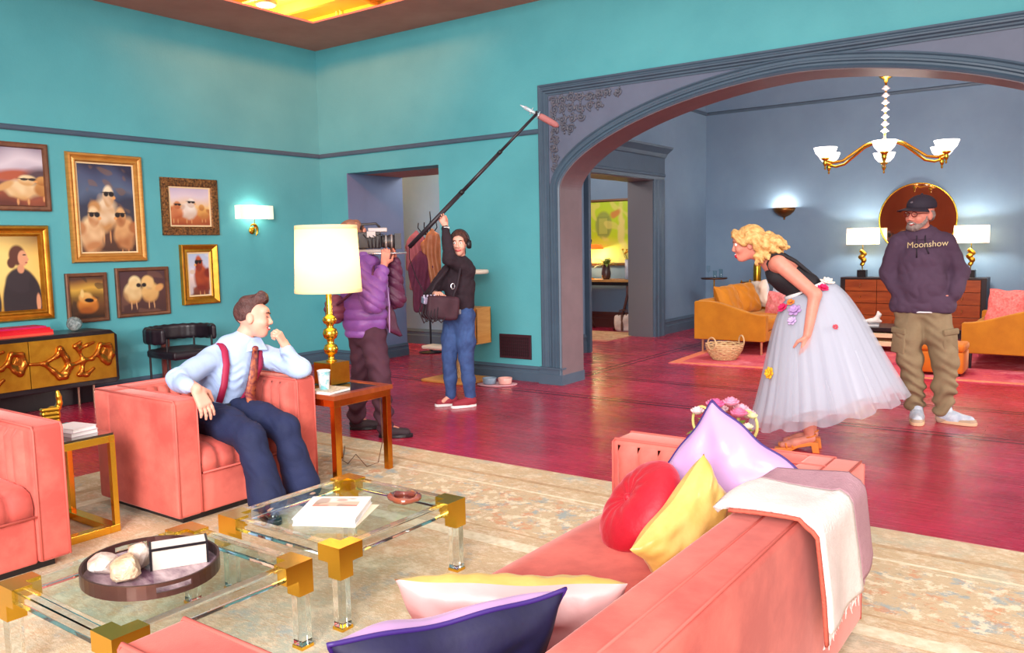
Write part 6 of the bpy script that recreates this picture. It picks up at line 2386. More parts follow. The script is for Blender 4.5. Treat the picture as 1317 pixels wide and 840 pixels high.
for i in range(46):
    a = rn.uniform(0, 1)
    y = rn.choice((-1, 1)) * rn.uniform(.02, .105)
    x0, z0 = -.42 + .16 * rn.random(), 1.50 + .03 * rn.random()
    x1, z1 = -.36 + .22 * a, 1.335 + .10 * a + rn.uniform(-.015, .02)
    if abs(y) < .05 and x1 < -.30:
        x1 = -.26
    pts = []
    for q in range(6):
        t = q / 5
        pts.append((x0 + (x1 - x0) * t + .018 * math.sin(9 * t + i), y * (1 + .25 * t) + .018 * math.cos(9 * t + i * 2), z0 + (z1 - z0) * t * t + .012 * math.sin(8 * t + i)))
    hr.chain(pts, [.026, .026, .024, .022, .019, .012], .010)
hr.mesh('hair', blond, body, lambda P, N: .004 * np.sin(P[:, 2] * 130 + 5 * np.sin(P[:, 0] * 40) + 3 * np.sin(P[:, 1] * 50)))
# black top
blk_t = mat('black_crepe', (30, 26, 32), .7, bump=(100, .2))
tp = Sdf(.006)
tp.chain([(.005, 0, 1.10), (-.02, 0, 1.155), (-.13, 0, 1.235), (-.185, 0, 1.275)], [.120, .108, .112, .10], .04, sq=((0, 1, 0), 1.15))
for y in (-1, 1):
    tp.ell((-.205, y * .065, 1.235), (.062, .060, .058), None, .03)
tp.box((-.18, 0, 1.43), (.16, .3, .075), np.array(rotm(0, math.radians(32), 0)), .01, .02, op='s')
tpo = tp.mesh('black_top', blk_t, ps_)
for y in (-1, 1):
    pts = [(-.235, y * .085, 1.265), (-.262, y * .095, 1.33), (-.235, y * .105, 1.392), (-.17, y * .105, 1.398), (-.08, y * .09, 1.345), (.0, y * .06, 1.275), (.055, y * .03, 1.225)]
    MB().tube(pts, .012, 8).build('strap', blk_t, tpo, smooth=True)


# tulle skirt: lofted layers from the waist
def tulle(name, alpha, rgb):
    m = bpy.data.materials.new(name)
    m.use_nodes = True
    nt = m.node_tree
    b_ = nt.nodes['Principled BSDF']
    b_.inputs['Base Color'].default_value = S(*rgb)
    b_.inputs['Roughness'].default_value = .9
    b_.inputs['Alpha'].default_value = alpha
    b_.inputs['Specular IOR Level'].default_value = .1
    tr = nt.nodes.new('ShaderNodeBsdfTranslucent')
    tr.inputs['Color'].default_value = S(*rgb)
    mx = nt.nodes.new('ShaderNodeMixShader')
    mx.inputs[0].default_value = .3
    tp_ = nt.nodes.new('ShaderNodeBsdfTransparent')
    m2 = nt.nodes.new('ShaderNodeMixShader')
    m2.inputs[0].default_value = alpha
    b_.inputs['Alpha'].default_value = 1
    nt.links.new(b_.outputs[0], mx.inputs[1])
    nt.links.new(tr.outputs[0], mx.inputs[2])
    nt.links.new(tp_.outputs[0], m2.inputs[1])
    nt.links.new(mx.outputs[0], m2.inputs[2])
    nt.links.new(m2.outputs[0], nt.nodes['Material Output'].inputs['Surface'])
    return m


def skirt_pt(a, t, grow=1.0, cut=1.0, seed=0, fold=24):
    """a angle, t 0 waist .. 1 hem"""
    t *= cut
    cx = -.005 + .135 * t ** .9
    cz = 1.155 - .84 * t
    prof = t ** .62 * (1 - .08 * math.sin(PI * t))
    rx = .115 + (.375 * grow) * prof
    ry = .105 + (.375 * grow) * prof
    rip = 1 + .035 * t * math.sin(fold * a + seed) + .02 * t * math.sin(fold * .41 * a + seed * 2)
    x = cx + rx * math.cos(a) * rip
    y = ry * math.sin(a) * rip
    z = cz + (.45 * (1 - t) + .27 * t) * (x - cx) + .015 * t * math.sin(fold * .5 * a + seed)
    return (x, y, z)


sk = None
for nm, al, g, cut, sd, fo in (('skirt_lining', .97, .90, .93, 1, 17), ('tulle_layer', .50, .97, .98, 3, 23), ('tulle_layer', .38, 1.04, 1.03, 5, 29)):
    rows = [[skirt_pt(2 * PI * k / 168, j / 26, g, cut, sd, fo) for k in range(168)] for j in range(27)]
    sk = MB().surf(rows, closed_u=True).build(nm, tulle('%s_white_%d' % (nm, sd), al, (216, 221, 234)), ps_, smooth=True)
MB().tube([skirt_pt(2 * PI * k / 40, .01, 1) for k in range(40)], .014, 8, closed=True).build('waistband', mat('white_satin', (240, 236, 238), .4), ps_, smooth=True)
# blossoms sewn on the skirt
for i, (a, t, r, rgb, nm) in enumerate(((-1.0, .05, .040, (226, 30, 96), 'magenta blossom'), (-.55, .02, .050, (244, 236, 226), 'white blossom'), (-2.0, .13, .048, (186, 150, 206), 'lilac blossom'), (-2.05, .20, .034, (206, 180, 226), 'pale lilac blossom'), (-2.55, .08, .042, (222, 40, 100), 'magenta blossom'), (-2.52, .56, .045, (246, 186, 40), 'yellow blossom'), (-1.15, .36, .02, (214, 80, 96), 'red bud'), (-2.2, .06, .03, (240, 140, 60), 'orange blossom'))):
    p = Vector(skirt_pt(a, t, 1.07, 1, 5, 29))
    q = Vector(skirt_pt(a, t, 1.25, 1, 5, 29))
    n = (q - p + Vector((0, 0, .02))).normalized()
    Rn = n.to_track_quat('Z', 'Y').to_matrix()
    m = MB()
    for ring in range(2):
        for k in range(6):
            bb_ = 2 * PI * k / 6 + ring * .5
            rr = r * (.62 - .3 * ring)
            m.ball(p + Rn @ Vector((rr * math.cos(bb_), rr * math.sin(bb_), .008 + .012 * ring)), (r * .45, r * .34, r * .16), 8, 6, R=Rn @ Matrix.Rotation(bb_, 3, 'Z') @ Matrix.Rotation(-.35 - .4 * ring, 3, 'Y'))
    m.ball(p + Rn @ Vector((0, 0, .014)), r * .2, 8, 6)
    o = m.build('blossom', mat('blossom_%d' % i, rgb, .7), sk, smooth=True)
    o['label'] = nm
# heeled sandals
sand = mat('orange_sandal', (230, 130, 50), .45)
for y, hx in ((-.07, .012), (.08, .03)):
    m = MB()
    m.prism([(hx + .075, .075), (hx + .085, 0), (hx + .040, 0), (hx + .030, .050), (hx - .06, .030), (hx - .11, .0), (hx - .21, 0), (hx - .215, .020), (hx - .11, .030), (hx - .05, .055), (hx + .02, .075)], y - .032, y + .032, 'y')
    o = m.build('sandal', sand, ps_, bevel=.004)
    for u, zz in ((-.14, .055), (-.10, .07)):
        MB().tube([(hx + u + .01, y - .034, .025), (hx + u, y - .022, zz), (hx + u, y + .022, zz), (hx + u + .01, y + .034, .025)], .007, 6).build('toe_strap', sand, o, smooth=True)
    MB().tube([(hx + .025 + .036 * math.cos(q), y + .034 * math.sin(q), .115 + .012 * math.cos(q)) for q in [2 * PI * k / 18 for k in range(18)]], .005, 6, closed=True).build('ankle_strap', sand, o, smooth=True)

# ---------------------------------------------------------------- boom operator
pb = thing('person', 'person in a black sweater and jeans holding up a boom pole, wearing headphones', 'person', (-4.884, 5.874, 0), .6937)
b = Sdf(.0055)
hd = Head((.062, -.01, 1.515), (-.22, -.97, -.02), (0, 0, 1), .93)
hd.into(b, .95)
b.cap((.062, .02, 1.30), (.062, .01, 1.43), .052, .048, .02)
b.chain([(.055, .0, 1.27), (.05, 0, 1.10), (.045, 0, .95), (.04, 0, .86)], [.105, .105, .098, .115], .04, sq=((0, 1, 0), .85))
LA = [(.14, -.06, 1.275), (-.035, -.17, 1.385), (-.065, -.072, 1.690)]
RA = [(-.06, .04, 1.275), (-.235, -.04, 1.03), (-.175, -.20, 1.075)]
b.chain(LA, [.048, .040, .027], .02)
b.chain(RA, [.048, .040, .027], .02)
hand(b, LA[2], (-.42, .0, .90), (0, -1, 0), (.7, 0, .7), .95, .95, thumb=(.5, .3, .9))
hand(b, RA[2], (.30, -.75, .10), (.1, -.1, -1), (.9, .3, 0), .5, .95)
for hp, kn, an, ft in (((.085, -.03, .84), (.090, -.045, .46), (.125, -.02, .09), (.05, -.06, .05)), ((-.01, .05, .84), (-.06, .02, .46), (-.055, .06, .09), (-.13, .02, .05))):
    b.chain([hp, kn, an, ft], [.085, .055, .032, .020], .015)
body = b.mesh('body', [skin_pale, lip_m], pb)
brun = mat('brown_hair', (84, 50, 40), .55, var=(30, .5, (60, 34, 28)), bump=(90, .7))
hd.features(body, brun)
hr = Sdf(.006)
M_ = np.array(hd.M)
hr.ell(hd.P(0, -.02, .048), (.082, .098, .086), M_, .02)
hr.ell(hd.P(0, .098, -.022), (.066, .062, .098), M_, .015, op='s')
hr.cap(hd.P(.0, -.10, .02), hd.P(.0, -.12, -.10), .035, .03, .02)
hr.mesh('hair', brun, body, lambda P, N: .0025 * np.sin(P[:, 0] * 150 + 4 * np.sin(P[:, 2] * 40)))
hp_ = MB()
hp_.tube([hd.P(.092 * math.cos(a), -.01, .03 + .108 * math.sin(a)) for a in [PI * i / 16 for i in range(17)]], .011, 8)
ho_ = hp_.build('headphones', mat('black_rubber', (26, 24, 28), .5), pb, smooth=True)
for x in (-1, 1):
    MB().lathe([(.036, -.018), (.04, -.01), (.04, .012), (.03, .02)], n=20, c=hd.P(x * .092, -.01, -.005), R=hd.M @ rotm(0, PI / 2, 0)).build('ear_cup', MATS['black_rubber'], ho_, smooth=True)
swt = mat('black_sweater', (48, 32, 42), .9, var=(6, .3, (36, 24, 32)), bump=(150, .3))
s = Sdf(.007)
s.chain([(.055, .0, 1.285), (.05, 0, 1.12), (.045, 0, .97), (.04, .0, .89)], [.130, .135, .126, .128], .04, sq=((0, 1, 0), .85))
s.cap((.055, .0, 1.285), (.06, .01, 1.36), .075, .064, .03)
s.chain([(.13, -.04, 1.27), LA[1], (-.062, -.080, 1.655)], [.072, .060, .040], .03)
s.chain([(-.05, .03, 1.265), RA[1], (-.182, -.185, 1.075)], [.070, .058, .040], .03)
s.box((.04, 0, .80), (.3, .3, .055), None, .01, .01, op='s')
so_ = s.mesh('sweater', swt, pb, folds(.009, 28, 5))
MB().lathe([(.033, 0), (.037, .008), (.036, .02)], n=18, c=(-.062, -.079, 1.652), cap=False).build('white_cuff', white_m, so_, smooth=True)
jn = mat('blue_denim', (66, 96, 150), .8, var=(8, .5, (44, 64, 112)), bump=(200, .3))
s = Sdf(.007)
s.cap((.0, .01, .86), (.08, -.01, .86), .108, .108, .04)
s.chain([(.08, -.03, .84), (.095, -.045, .62), (.092, -.05, .46), (.112, -.03, .26), (.125, -.018, .10)], [.105, .088, .068, .060, .052], .03)
s.chain([(-.01, .05, .84), (-.045, .03, .62), (-.06, .02, .46), (-.058, .04, .26), (-.055, .06, .10)], [.100, .086, .066, .058, .050], .03)
jo = s.mesh('jeans', jn, pb, folds(.007, 34, 6))
MB().tube([(.04 + .122 * math.cos(a), .0 + .112 * math.sin(a), .895) for a in [2 * PI * i / 30 for i in range(30)]], .016, 8, closed=True).build('belt', mat('grey_belt', (96, 74, 84), .5), pb, smooth=True)
MB().box((.03, -.125, .90), (.06, .02, .045), bev=.005).build('belt_pack', mat('silver_pack', (150, 150, 160), .3, .6), pb)
red_s = mat('burgundy_suede', (150, 40, 56), .7)
shoe(pb, (.175, -.01, 0), (-.055, -.085, 0), red_s, white_m, lace=red_s, w=.042)
shoe(pb, (.0, .085, 0), (-.205, .02, 0), red_s, white_m, lace=red_s, w=.042)
# mixer bag worn in front
mb_ = thing('mixer_bag', 'dark audio mixer bag with cables hanging in front of the boom operator', 'bag', (-4.884, 5.874, 0), .6937)
cord_m = mat('nylon_black', (40, 26, 36), .7, bump=(80, .4))
s = Sdf(.008)
s.box((-.12, -.27, .955), (.15, .085, .105), np.array(rotm(0, .12, .3)), .03, .02)
s.mesh('bag_body', mat('maroon_nylon', (72, 36, 50), .7, var=(7, .4, (50, 26, 36))), mb_, lambda P, N: .006 * wob(P, 30, 3))
MB().box((-.215, -.30, 1.02), (.14, .10, .06), rotm(.1, .1, .3), bev=.008).build('recorder', mat('silver_recorder', (170, 160, 190), .3, .5), mb_)
for k in range(4):
    MB().cyl((-.265 + .03 * k, -.345 + .008 * k, 1.05), (-.265 + .03 * k, -.345 + .008 * k, 1.075), .009, 10).build('knob', mat('pale_knob', (206, 196, 220), .3, .3), mb_)
for k in range(7):
    x = -.29 + .025 * k
    MB().tube([(x, -.35, 1.0), (x - .02, -.40, .93 - .01 * k), (x + .02, -.39, .83 + .012 * (k % 3)), (x + .05, -.35, .86), (x + .06, -.34, .93)], .006, 6).build('cable', cord_m, mb_, smooth=True)
MB().tube([(-.02, -.25, 1.02), (.03, -.205, 1.15), (.06, -.155, 1.29), (.08, -.03, 1.395), (.07, .10, 1.33)], .012, 6).build('strap', cord_m, mb_, smooth=True)
MB().tube([(-.23, -.24, 1.03), (-.17, -.20, 1.16), (-.06, -.135, 1.28), (-.02, -.02, 1.365), (.0, .10, 1.31)], .012, 6).build('strap', cord_m, mb_, smooth=True)
MB().tube([(-.01 + .016 * math.cos(a), -.235, 1.14 + .026 * math.sin(a)) for a in [2 * PI * i / 14 for i in range(14)]], .004, 6, closed=True).build('carabiner', mat('steel_clip', (200, 204, 214), .25, .9), mb_)
# boom pole and microphone
bp_ = thing('boom_pole', 'long black boom pole with a pink covered microphone raised overhead', 'boom pole', (-4.884, 5.874, 0), .6937)
e0, e1 = Vector((-.394, -.11, 1.495)), Vector((.785, -.08, 2.67))
dv = (e1 - e0)
for i, (a, c, r) in enumerate(((0, .42, .021), (.40, .72, .017), (.70, 1, .013))):
    MB().cyl(e0 + dv * a, e0 + dv * c, r, 12).build('pole_section', mat('carbon_pole', (38, 30, 38), .4), bp_, smooth=True)
    if i:
        MB().cyl(e0 + dv * (a + .0), e0 + dv * (a + .022), r + .006, 12).build('locking_collar', mat('black_collar', (24, 22, 26), .5), bp_, smooth=True)
m0, m1 = Vector((.67, -.06, 2.735)), Vector((.985, -.06, 2.56))
md = (m1 - m0)
sil = mat('silver_mic', (206, 226, 236), .3, .5)
MB().cyl(m0 + md * .02, m0 + md * .48, .017, 12).build('microphone', sil, bp_, smooth=True)
MB().tube([m0 - md * .10, m0 - md * .03, m0 + md * .05], [.003, .009, .016], 10).build('cable_plug', sil, bp_, smooth=True)
MB().tube([e1, e1 + Vector((.0, 0, .02)), m0 + md * .33], .010, 8).build('mount', MATS['black_collar'], bp_)
for u in (.22, .42):
    MB().tube([m0 + md * u + Vector((.030 * math.sin(a) * .5, .030 * math.cos(a), .030 * math.sin(a))) for a in [2 * PI * i / 16 for i in range(16)]], .004, 6, closed=True).build('shock_ring', sil, bp_, smooth=True)
MB().tube([m0 + md * u for u in (.44, .47, .55, .80, .93, 1.0)], [.018, .026, .030, .029, .026, .012], 14).build('foam_cover', mat('pink_foam', (176, 112, 112), .95, bump=(90, .6)), bp_, smooth=True)
MB().tube([e0, e0 + Vector((.0, -.02, -.10)), e0 + Vector((.06, -.06, -.28)), (-.26, -.30, 1.08)], .004, 6).build('cable', cord_m, bp_, smooth=True)

# ---------------------------------------------------------------- camera operator
pc = thing('person', 'person in a purple puffer jacket aiming a shoulder camera, behind the lamp', 'person', (-4.703, 4.686, 0), .7872)
b = Sdf(.0055)
hd = Head((-.15, .03, 1.585), (.98, .15, 0), (0, 0, 1), .98)
hd.into(b)
b.cap((-.13, .03, 1.36), (-.14, .03, 1.50), .055, .052, .02)
b.chain([(-.10, 0, 1.34), (-.09, 0, 1.10), (-.09, 0, .92), (-.09, 0, .84)], [.10, .10, .10, .09], .03)
RA = [(-.13, -.14, 1.33), (-.02, -.25, 1.08), (.075, -.12, 1.375)]
LA = [(-.06, .15, 1.33), (.15, .10, 1.09), (.150, .06, 1.42)]
b.chain(RA, [.05, .042, .028], .02)
b.chain(LA, [.05, .042, .028], .02)
hand(b, RA[2], (.15, .25, .9), (-.2, .9, .2), (.9, .1, 0), .55)
hand(b, LA[2], (-.05, -.15, .95), (-.8, -.4, 0), (.3, -.9, 0), .7)
for hp, kn, an, ft in (((-.12, .10, .82), (-.14, .14, .45), (-.20, .20, .09), (-.09, .20, .05)), ((-.04, -.06, .82), (.015, -.10, .45), (.03, -.14, .09), (.16, -.16, .05))):
    b.chain([hp, kn, an, ft], [.085, .056, .034, .021], .015)
body = b.mesh('body', [skin_rosy, lip_m], pc)
hd.features(body, brun)
hr = Sdf(.006)
M_ = np.array(hd.M)
hr.ell(hd.P(0, -.02, .05), (.088, .104, .090), M_, .02)
hr.ell(hd.P(0, .10, -.022), (.07, .062, .098), M_, .015, op='s')
hr.mesh('hair', mat('chestnut_hair', (140, 92, 72), .7, bump=(120, .8)), body, lambda P, N: .005 * wob(P, 90, 6))
puf = mat('purple_nylon', (148, 92, 176), .42, var=(5, .35, (116, 66, 142)), bump=(26, .5), sheen=.2)


def quilt(P, N):
    return .016 * np.abs(np.sin(P[:, 2] * PI / .085)) ** .6 - .010 + .006 * wob(P, 40, 3)


s = Sdf(.008)
s.chain([(-.10, 0, 1.34), (-.085, 0, 1.16), (-.08, 0, .98), (-.085, 0, .86)], [.150, .175, .178, .168], .05, sq=((0, 1, 0), .92))
s.cap((-.12, -.10, 1.34), (-.08, .10, 1.34), .085, .085, .05)
s.box((-.09, 0, .735), (.4, .4, .06), None, .01, .02, op='s')
jk = s.mesh('puffer_jacket', puf, pc, quilt)
dpl = mat('plum_nylon', (104, 50, 82), .45, var=(5, .35, (80, 38, 64)), bump=(26, .5))


def quilt2(P, N):
    return .012 * np.abs(np.sin((P[:, 2] + P[:, 0] * .7) * PI / .075)) ** .6 - .006 + .005 * wob(P, 50, 4)


s = Sdf(.007)
s.chain([(-.13, -.13, 1.33), RA[1], (.055, -.145, 1.315)], [.088, .082, .050], .03)
s.mesh('sleeve', puf, jk, quilt2)
s = Sdf(.007)
s.chain([(-.06, .14, 1.33), LA[1], (.150, .065, 1.36)], [.088, .082, .060], .03)
s.mesh('sleeve', dpl, jk, quilt2)
# open front edge hanging away from the body
fl = MB()
rows = []
for j in range(12):
    t = j / 11
    z = 1.20 - .36 * t
    rows.append([(.05 + .06 * t + .06 * u * (.4 + t) + .006 * math.sin(14 * t), -.10 + .10 * u, z - .05 * u * t) for u in [i / 6 for i in range(7)]])
o = fl.surf(rows).build('jacket_front', dpl, jk, smooth=True)
o.modifiers.new('thickness', 'SOLIDIFY').thickness = .03
MB().tube([(.085, -.115, 1.26), (.10, -.12, 1.05), (.095, -.115, .83)], .006, 6).build('zip', mat('lilac_zip', (190, 150, 206), .4), jk, smooth=True)
pz = mat('aubergine_twill', (84, 48, 66), .85, var=(6, .3, (66, 36, 52)))
s = Sdf(.008)
s.cap((-.14, .06, .83), (-.04, -.05, .83), .115, .115, .05)
s.chain([(-.12, .09, .80), (-.14, .13, .45), (-.19, .185, .20), (-.20, .20, .10)], [.108, .080, .068, .066], .03)
s.chain([(-.04, -.06, .80), (.010, -.10, .45), (.022, -.125, .20), (.03, -.14, .10)], [.108, .082, .070, .066], .03)
s.mesh('trousers', pz, pc, lambda P, N: .012 * np.sin(P[:, 2] * 60 + 3 * np.sin(P[:, 0] * 24)) * np.clip(.7 - P[:, 2], .2, .6) / .6 + .006 * wob(P, 30, 7))
bks = mat('black_suede_shoe', (54, 40, 48), .7)
shoe(pc, (-.25, .21, 0), (.0, .20, 0), bks, dark_wood, lace=dark_wood)
shoe(pc, (-.015, -.13, 0), (.245, -.17, 0), bks, dark_wood, lace=dark_wood)
wp = thing('waist_pouch', 'padded maroon pouch slung behind the camera operator', 'pouch', (-4.703, 4.686, 0), .7872)
s = Sdf(.008)
s.ell((-.315, -.02, 1.02), (.085, .10, .105), None, .02)
s.mesh('pouch', mat('maroon_padding', (128, 62, 84), .6, var=(6, .4, (98, 44, 64))), wp, lambda P, N: .010 * np.abs(np.sin(P[:, 2] * 60)) + .005 * wob(P, 40, 2))
MB().tube([(-.30, -.11, 1.06), (-.18, -.185, 1.16), (-.02, -.19, 1.29), (.0, .0, 1.42)], .012, 6).build('strap', dpl, wp, smooth=True)
# the camera
vc = thing('video_camera', 'shoulder mounted film camera with lens and matte box', 'camera', (-4.703, 4.686, 0), .7872)
cb_ = mat('camera_black', (52, 46, 50), .45, var=(20, .4, (34, 30, 34)))
cg = mat('camera_grey', (150, 140, 140), .4, .3)
MB().box((-.045, -.035, 1.555), (.20, .12, .13), bev=.01).build('camera_body', cb_, vc)
MB().box((.03, -.035, 1.635), (.15, .09, .035), bev=.006).build('top_module', cg, vc)
MB().tube([(-.10, -.035, 1.64), (-.09, -.035, 1.68), (.02, -.035, 1.685), (.05, -.035, 1.655)], .010, 8).build('top_handle', cb_, vc, smooth=True)
MB().box((-.19, -.03, 1.55), (.10, .09, .10), bev=.008).build('battery', cb_, vc)
MB().box((-.02, -.105, 1.60), (.07, .02, .05), bev=.004).build('side_display', cg, vc)
ln_ = MB().lathe([(.045, 0), (.05, .02), (.046, .05), (.052, .06), (.052, .10), (.044, .11)], n=24, c=(.055, -.035, 1.545), R=rotm(0, PI / 2, 0)).build('lens', cb_, vc, smooth=True)
for u in (.03, .075):
    MB().lathe([(.051, u), (.055, u + .003), (.055, u + .012), (.051, u + .015)], n=24, c=(.055, -.035, 1.545), R=rotm(0, PI / 2, 0), cap=False).build('focus_ring', cg, ln_, smooth=True)
mbx = MB()
mbx.box((.185, -.035, 1.60), (.05, .14, .012)).box((.185, -.035, 1.49), (.05, .14, .012)).box((.185, -.105, 1.545), (.05, .012, .12)).box((.185, .035, 1.545), (.05, .012, .12))
mbx.build('matte_box', cb_, vc)
MB().box((-.02, -.035, 1.472), (.26, .09, .03), bev=.006).build('base_plate', cg, vc)
for y in (-.075, .005):
    MB().cyl((-.14, y, 1.452), (.25, y, 1.452), .0075, 10).build('rod', mat('steel_rod', (206, 200, 204), .25, .8), vc, smooth=True)
for k in range(5):
    MB().tube([(-.08 + .03 * k, -.10, 1.60), (-.05 + .03 * k, -.125, 1.56 + .01 * k), (-.04 + .025 * k, -.11, 1.50)], .005, 6).build('cable', cb_, vc, smooth=True)

# ---------------------------------------------------------------- seated man with braces
pt_ = thing('person', 'person in a pale blue shirt and red braces lounging in the coral armchair', 'person', (-4.30, 2.95, 0), 0)
OX, OY = -4.30, 2.95


def W(x, y, z):
    return (x - OX, y - OY, z)


b = Sdf(.005)
hd = Head(W(-4.29, 3.205, 1.075), (.70, .66, -.04), (-.05, .16, 1), 1.0)
hd.into(b, 1.05, smile=True)
b.chain([W(-4.36, 3.13, .88), W(-4.325, 3.175, .99)], [.062, .054], .02)
b.chain([W(-4.375, 3.12, .84), W(-4.39, 3.05, .70), W(-4.41, 2.97, .54)], [.095, .10, .11], .04)
b.cap(W(-4.39, 2.98, .855), W(-4.31, 3.28, .835), .055, .055, .05)
RA = [W(-4.38, 2.96, .845), W(-4.235, 2.645, .775), W(-4.02, 2.61, .748)]
LA = [W(-4.30, 3.31, .825), W(-4.045, 3.345, .760), W(-4.095, 3.285, .905)]
b.chain(RA, [.05, .042, .030], .02)
b.chain(LA, [.05, .042, .030], .02)
hand(b, RA[2], (.26, .26, -.85), (-.75, .0, -.2), (.1, .95, .2), .22, 1.18)
hand(b, LA[2], (-.12, -.28, .62), (-.72, -.25, -.2), (.2, .2, .9), 1.05, 1.0, thumb=(.6, .4, .7))
for hp, kn, an, ft in ((W(-4.33, 2.86, .515), W(-3.87, 2.835, .445), W(-3.79, 2.85, .10), W(-3.65, 2.78, .05)), (W(-4.33, 3.05, .515), W(-3.88, 3.09, .445), W(-3.82, 3.13, .10), W(-3.66, 3.10, .05))):
    b.chain([hp, kn, an, ft], [.080, .056, .034, .021], .015)
body = b.mesh('body', [skin_pale, lip_m], pt_)
dk = mat('dark_brown_hair', (92, 54, 50), .5, var=(30, .5, (62, 36, 34)), bump=(110, .7))
hd.features(body, dk, teeth=True, closed=True)
M_ = np.array(hd.M)
hr = Sdf(.005)
hr.ell(hd.P(0, -.028, .040), (.0775, .090, .085), M_, .015)
hr.ell(hd.P(0, .085, -.015), (.062, .072, .098), M_, .012, op='s')
hr.box(hd.P(0, -.02, -.085), (.12, .14, .045), M_, .01, .01, op='s')
hr.cap(hd.P(-.036, -.05, .106), hd.P(-.030, .058, .120), .030, .030, .02)
hr.cap(hd.P(.030, -.05, .106), hd.P(.030, .058, .124), .030, .030, .02)
hr.cap(hd.P(-.02, .058, .140), hd.P(.03, .050, .148), .024, .024, .02)
for x in (-1, 1):
    hr.ell(hd.P(x * .077, -.008, -.010), (.020, .026, .040), M_, .005, op='s')
hr.mesh('hair', dk, body, lambda P, N: .003 * np.sin((P @ np.array(hd.M)[:, 0]) * 200 + 3 * np.sin((P @ np.array(hd.M)[:, 1]) * 40)))
shm = mat('pale_blue_poplin', (180, 202, 238), .75, bump=(30, .25), var=(6, .3, (160, 184, 228)))
s = Sdf(.0065)
s.chain([W(-4.365, 3.115, .855), W(-4.38, 3.05, .72), W(-4.395, 2.98, .585)], [.135, .148, .140], .05, sq=((1, 0, 0), .86))
s.cap(W(-4.39, 2.985, .85), W(-4.315, 3.27, .832), .072, .072, .05)
s.chain([W(-4.39, 2.965, .842), RA[1], W(-4.075, 2.585, .760)], [.076, .062, .044], .03)
s.chain([W(-4.305, 3.295, .822), LA[1], W(-4.092, 3.290, .875)], [.076, .060, .044], .03)
s.cap(W(-4.352, 3.14, .90), W(-4.335, 3.165, .945), .070, .066, .02)
s.ell(W(-4.30, 3.205, 1.05), (.08, .085, .095), None, .015, op='s')
sh_o = s.mesh('shirt', shm, pt_, lambda P, N: .006 * wob(P, 40, 21) + .005 * np.sin(P[:, 2] * 120 + 60 * P[:, 1] + 3 * np.sin(P[:, 0] * 50) + 4 * np.sin(P[:, 1] * 30)) * np.clip(wob(P, 18, 4), 0, 1))
# collar wings, braces, tie
cl_ = MB()
for a_, b_, c_, d_ in ((W(-4.275, 3.165, .955), W(-4.345, 3.085, .965), W(-4.255, 3.075, .875), W(-4.232, 3.165, .885)), (W(-4.275, 3.165, .955), W(-4.275, 3.235, .955), W(-4.222, 3.245, .875), W(-4.232, 3.165, .885))):
    cl_.add([a_, b_, c_, d_], [(0, 1, 2, 3)])
o = cl_.build('collar', shm, sh_o)
o.modifiers.new('thickness', 'SOLIDIFY').thickness = .008
brc = mat('burgundy_braces', (158, 24, 66), .6)


def ribbon(pts, w, m, name, par, nrm, th=.006):
    pts = [Vector(p) for p in pts]
    rows = []
    for i, p in enumerate(pts):
        t = (pts[min(i + 1, len(pts) - 1)] - pts[max(i - 1, 0)]).normalized()
        sd = t.cross(Vector(nrm)).normalized()
        ww = w[i] if isinstance(w, (list, tuple)) else w
        rows.append([p - sd * ww, p + sd * ww])
    o = MB().surf(rows).build(name, m, par, smooth=True)
    so = o.modifiers.new('thickness', 'SOLIDIFY')
    so.thickness = th
    so.offset = 0
    return o


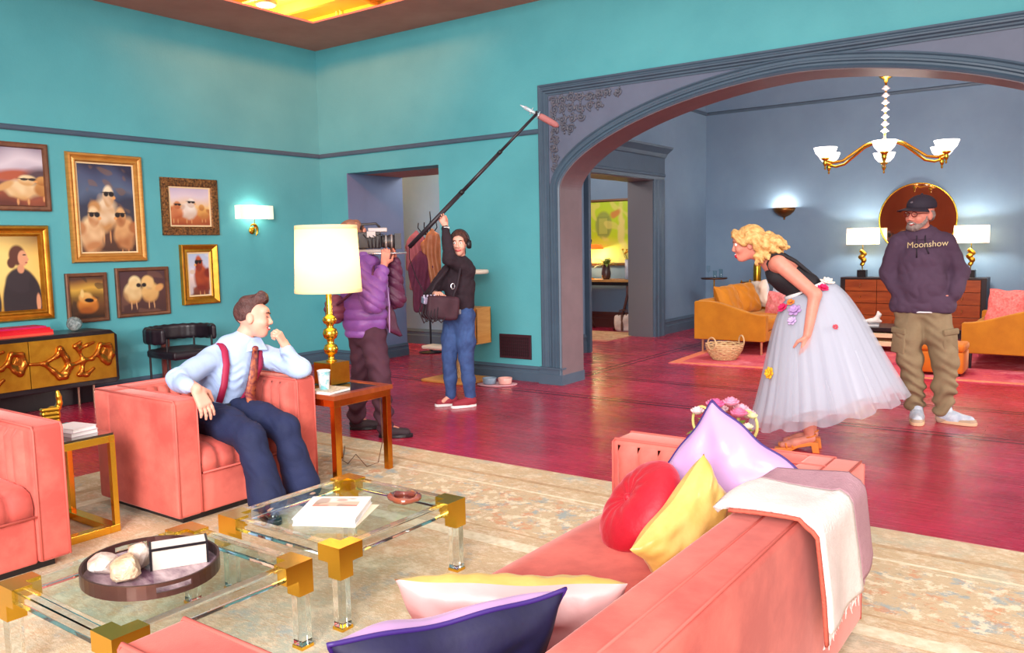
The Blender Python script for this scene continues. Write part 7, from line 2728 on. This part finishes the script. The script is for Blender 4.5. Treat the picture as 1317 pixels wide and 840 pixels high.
ribbon([W(-4.42, 3.02, .935), W(-4.345, 3.005, .936), W(-4.285, 2.985, .900), W(-4.245, 2.965, .82), W(-4.236, 2.935, .70), W(-4.25, 2.905, .60)], .020, brc, 'braces', sh_o, (1, -.3, .2))
ribbon([W(-4.40, 3.25, .905), W(-4.315, 3.255, .912), W(-4.252, 3.225, .870), W(-4.225, 3.19, .78), W(-4.232, 3.13, .67), W(-4.25, 3.07, .59)], .020, brc, 'braces', sh_o, (1, .2, .2))
tie_m = mat('paisley_tie', (176, 96, 60), .4, var=(40, .8, (110, 40, 50)))
ribbon([W(-4.235, 3.165, .885), W(-4.222, 3.15, .84), W(-4.21, 3.125, .74), W(-4.205, 3.09, .62), W(-4.15, 3.065, .565), W(-4.10, 3.05, .552)], [.016, .020, .028, .034, .036, .002], tie_m, 'tie', pt_, (1, 0, .2), .010)
MB().ball(W(-4.232, 3.166, .895), (.018, .022, .018), 10, 8).build('tie_knot', tie_m, pt_, smooth=True)
nv = mat('navy_wool', (26, 36, 76), .8, var=(6, .3, (20, 28, 60)), bump=(150, .2))
s = Sdf(.0065)
s.cap(W(-4.40, 2.90, .50), W(-4.40, 3.03, .50), .118, .118, .05)
s.chain([W(-4.33, 2.87, .505), W(-4.08, 2.85, .490), W(-3.875, 2.835, .445), W(-3.825, 2.842, .30), W(-3.775, 2.85, .115)], [.108, .098, .084, .082, .108], .03)
s.chain([W(-4.33, 3.05, .505), W(-4.08, 3.075, .490), W(-3.885, 3.09, .445), W(-3.845, 3.105, .30), W(-3.805, 3.125, .115)], [.108, .098, .084, .082, .108], .03)
s.box(W(-3.79, 2.99, .0), (.3, .5, .055), None, .005, .005, op='s')
tr_o = s.mesh('flared_trousers', nv, pt_, folds(.008, 26, 31))
MB().tube([W(-4.395 + .135 * math.cos(a), 2.975 + .155 * math.sin(a), .588 - .02 * math.cos(a)) for a in [2 * PI * i / 32 for i in range(32)]], .016, 8, closed=True).build('belt', mat('black_belt', (26, 24, 34), .4), pt_, smooth=True)
bsh = mat('black_patent', (26, 24, 30), .15, coat=1)
shoe(pt_, W(-3.86, 2.87, .009), W(-3.59, 2.77, .009), bsh, dark_wood)
shoe(pt_, W(-3.88, 3.125, .009), W(-3.60, 3.10, .009), bsh, dark_wood)
MB().lathe([(.031, 0), (.035, .004), (.035, .012), (.031, .016)], n=16, c=W(-4.094, 3.288, .878), cap=False).build('wrist_watch', brass, pt_, smooth=True)
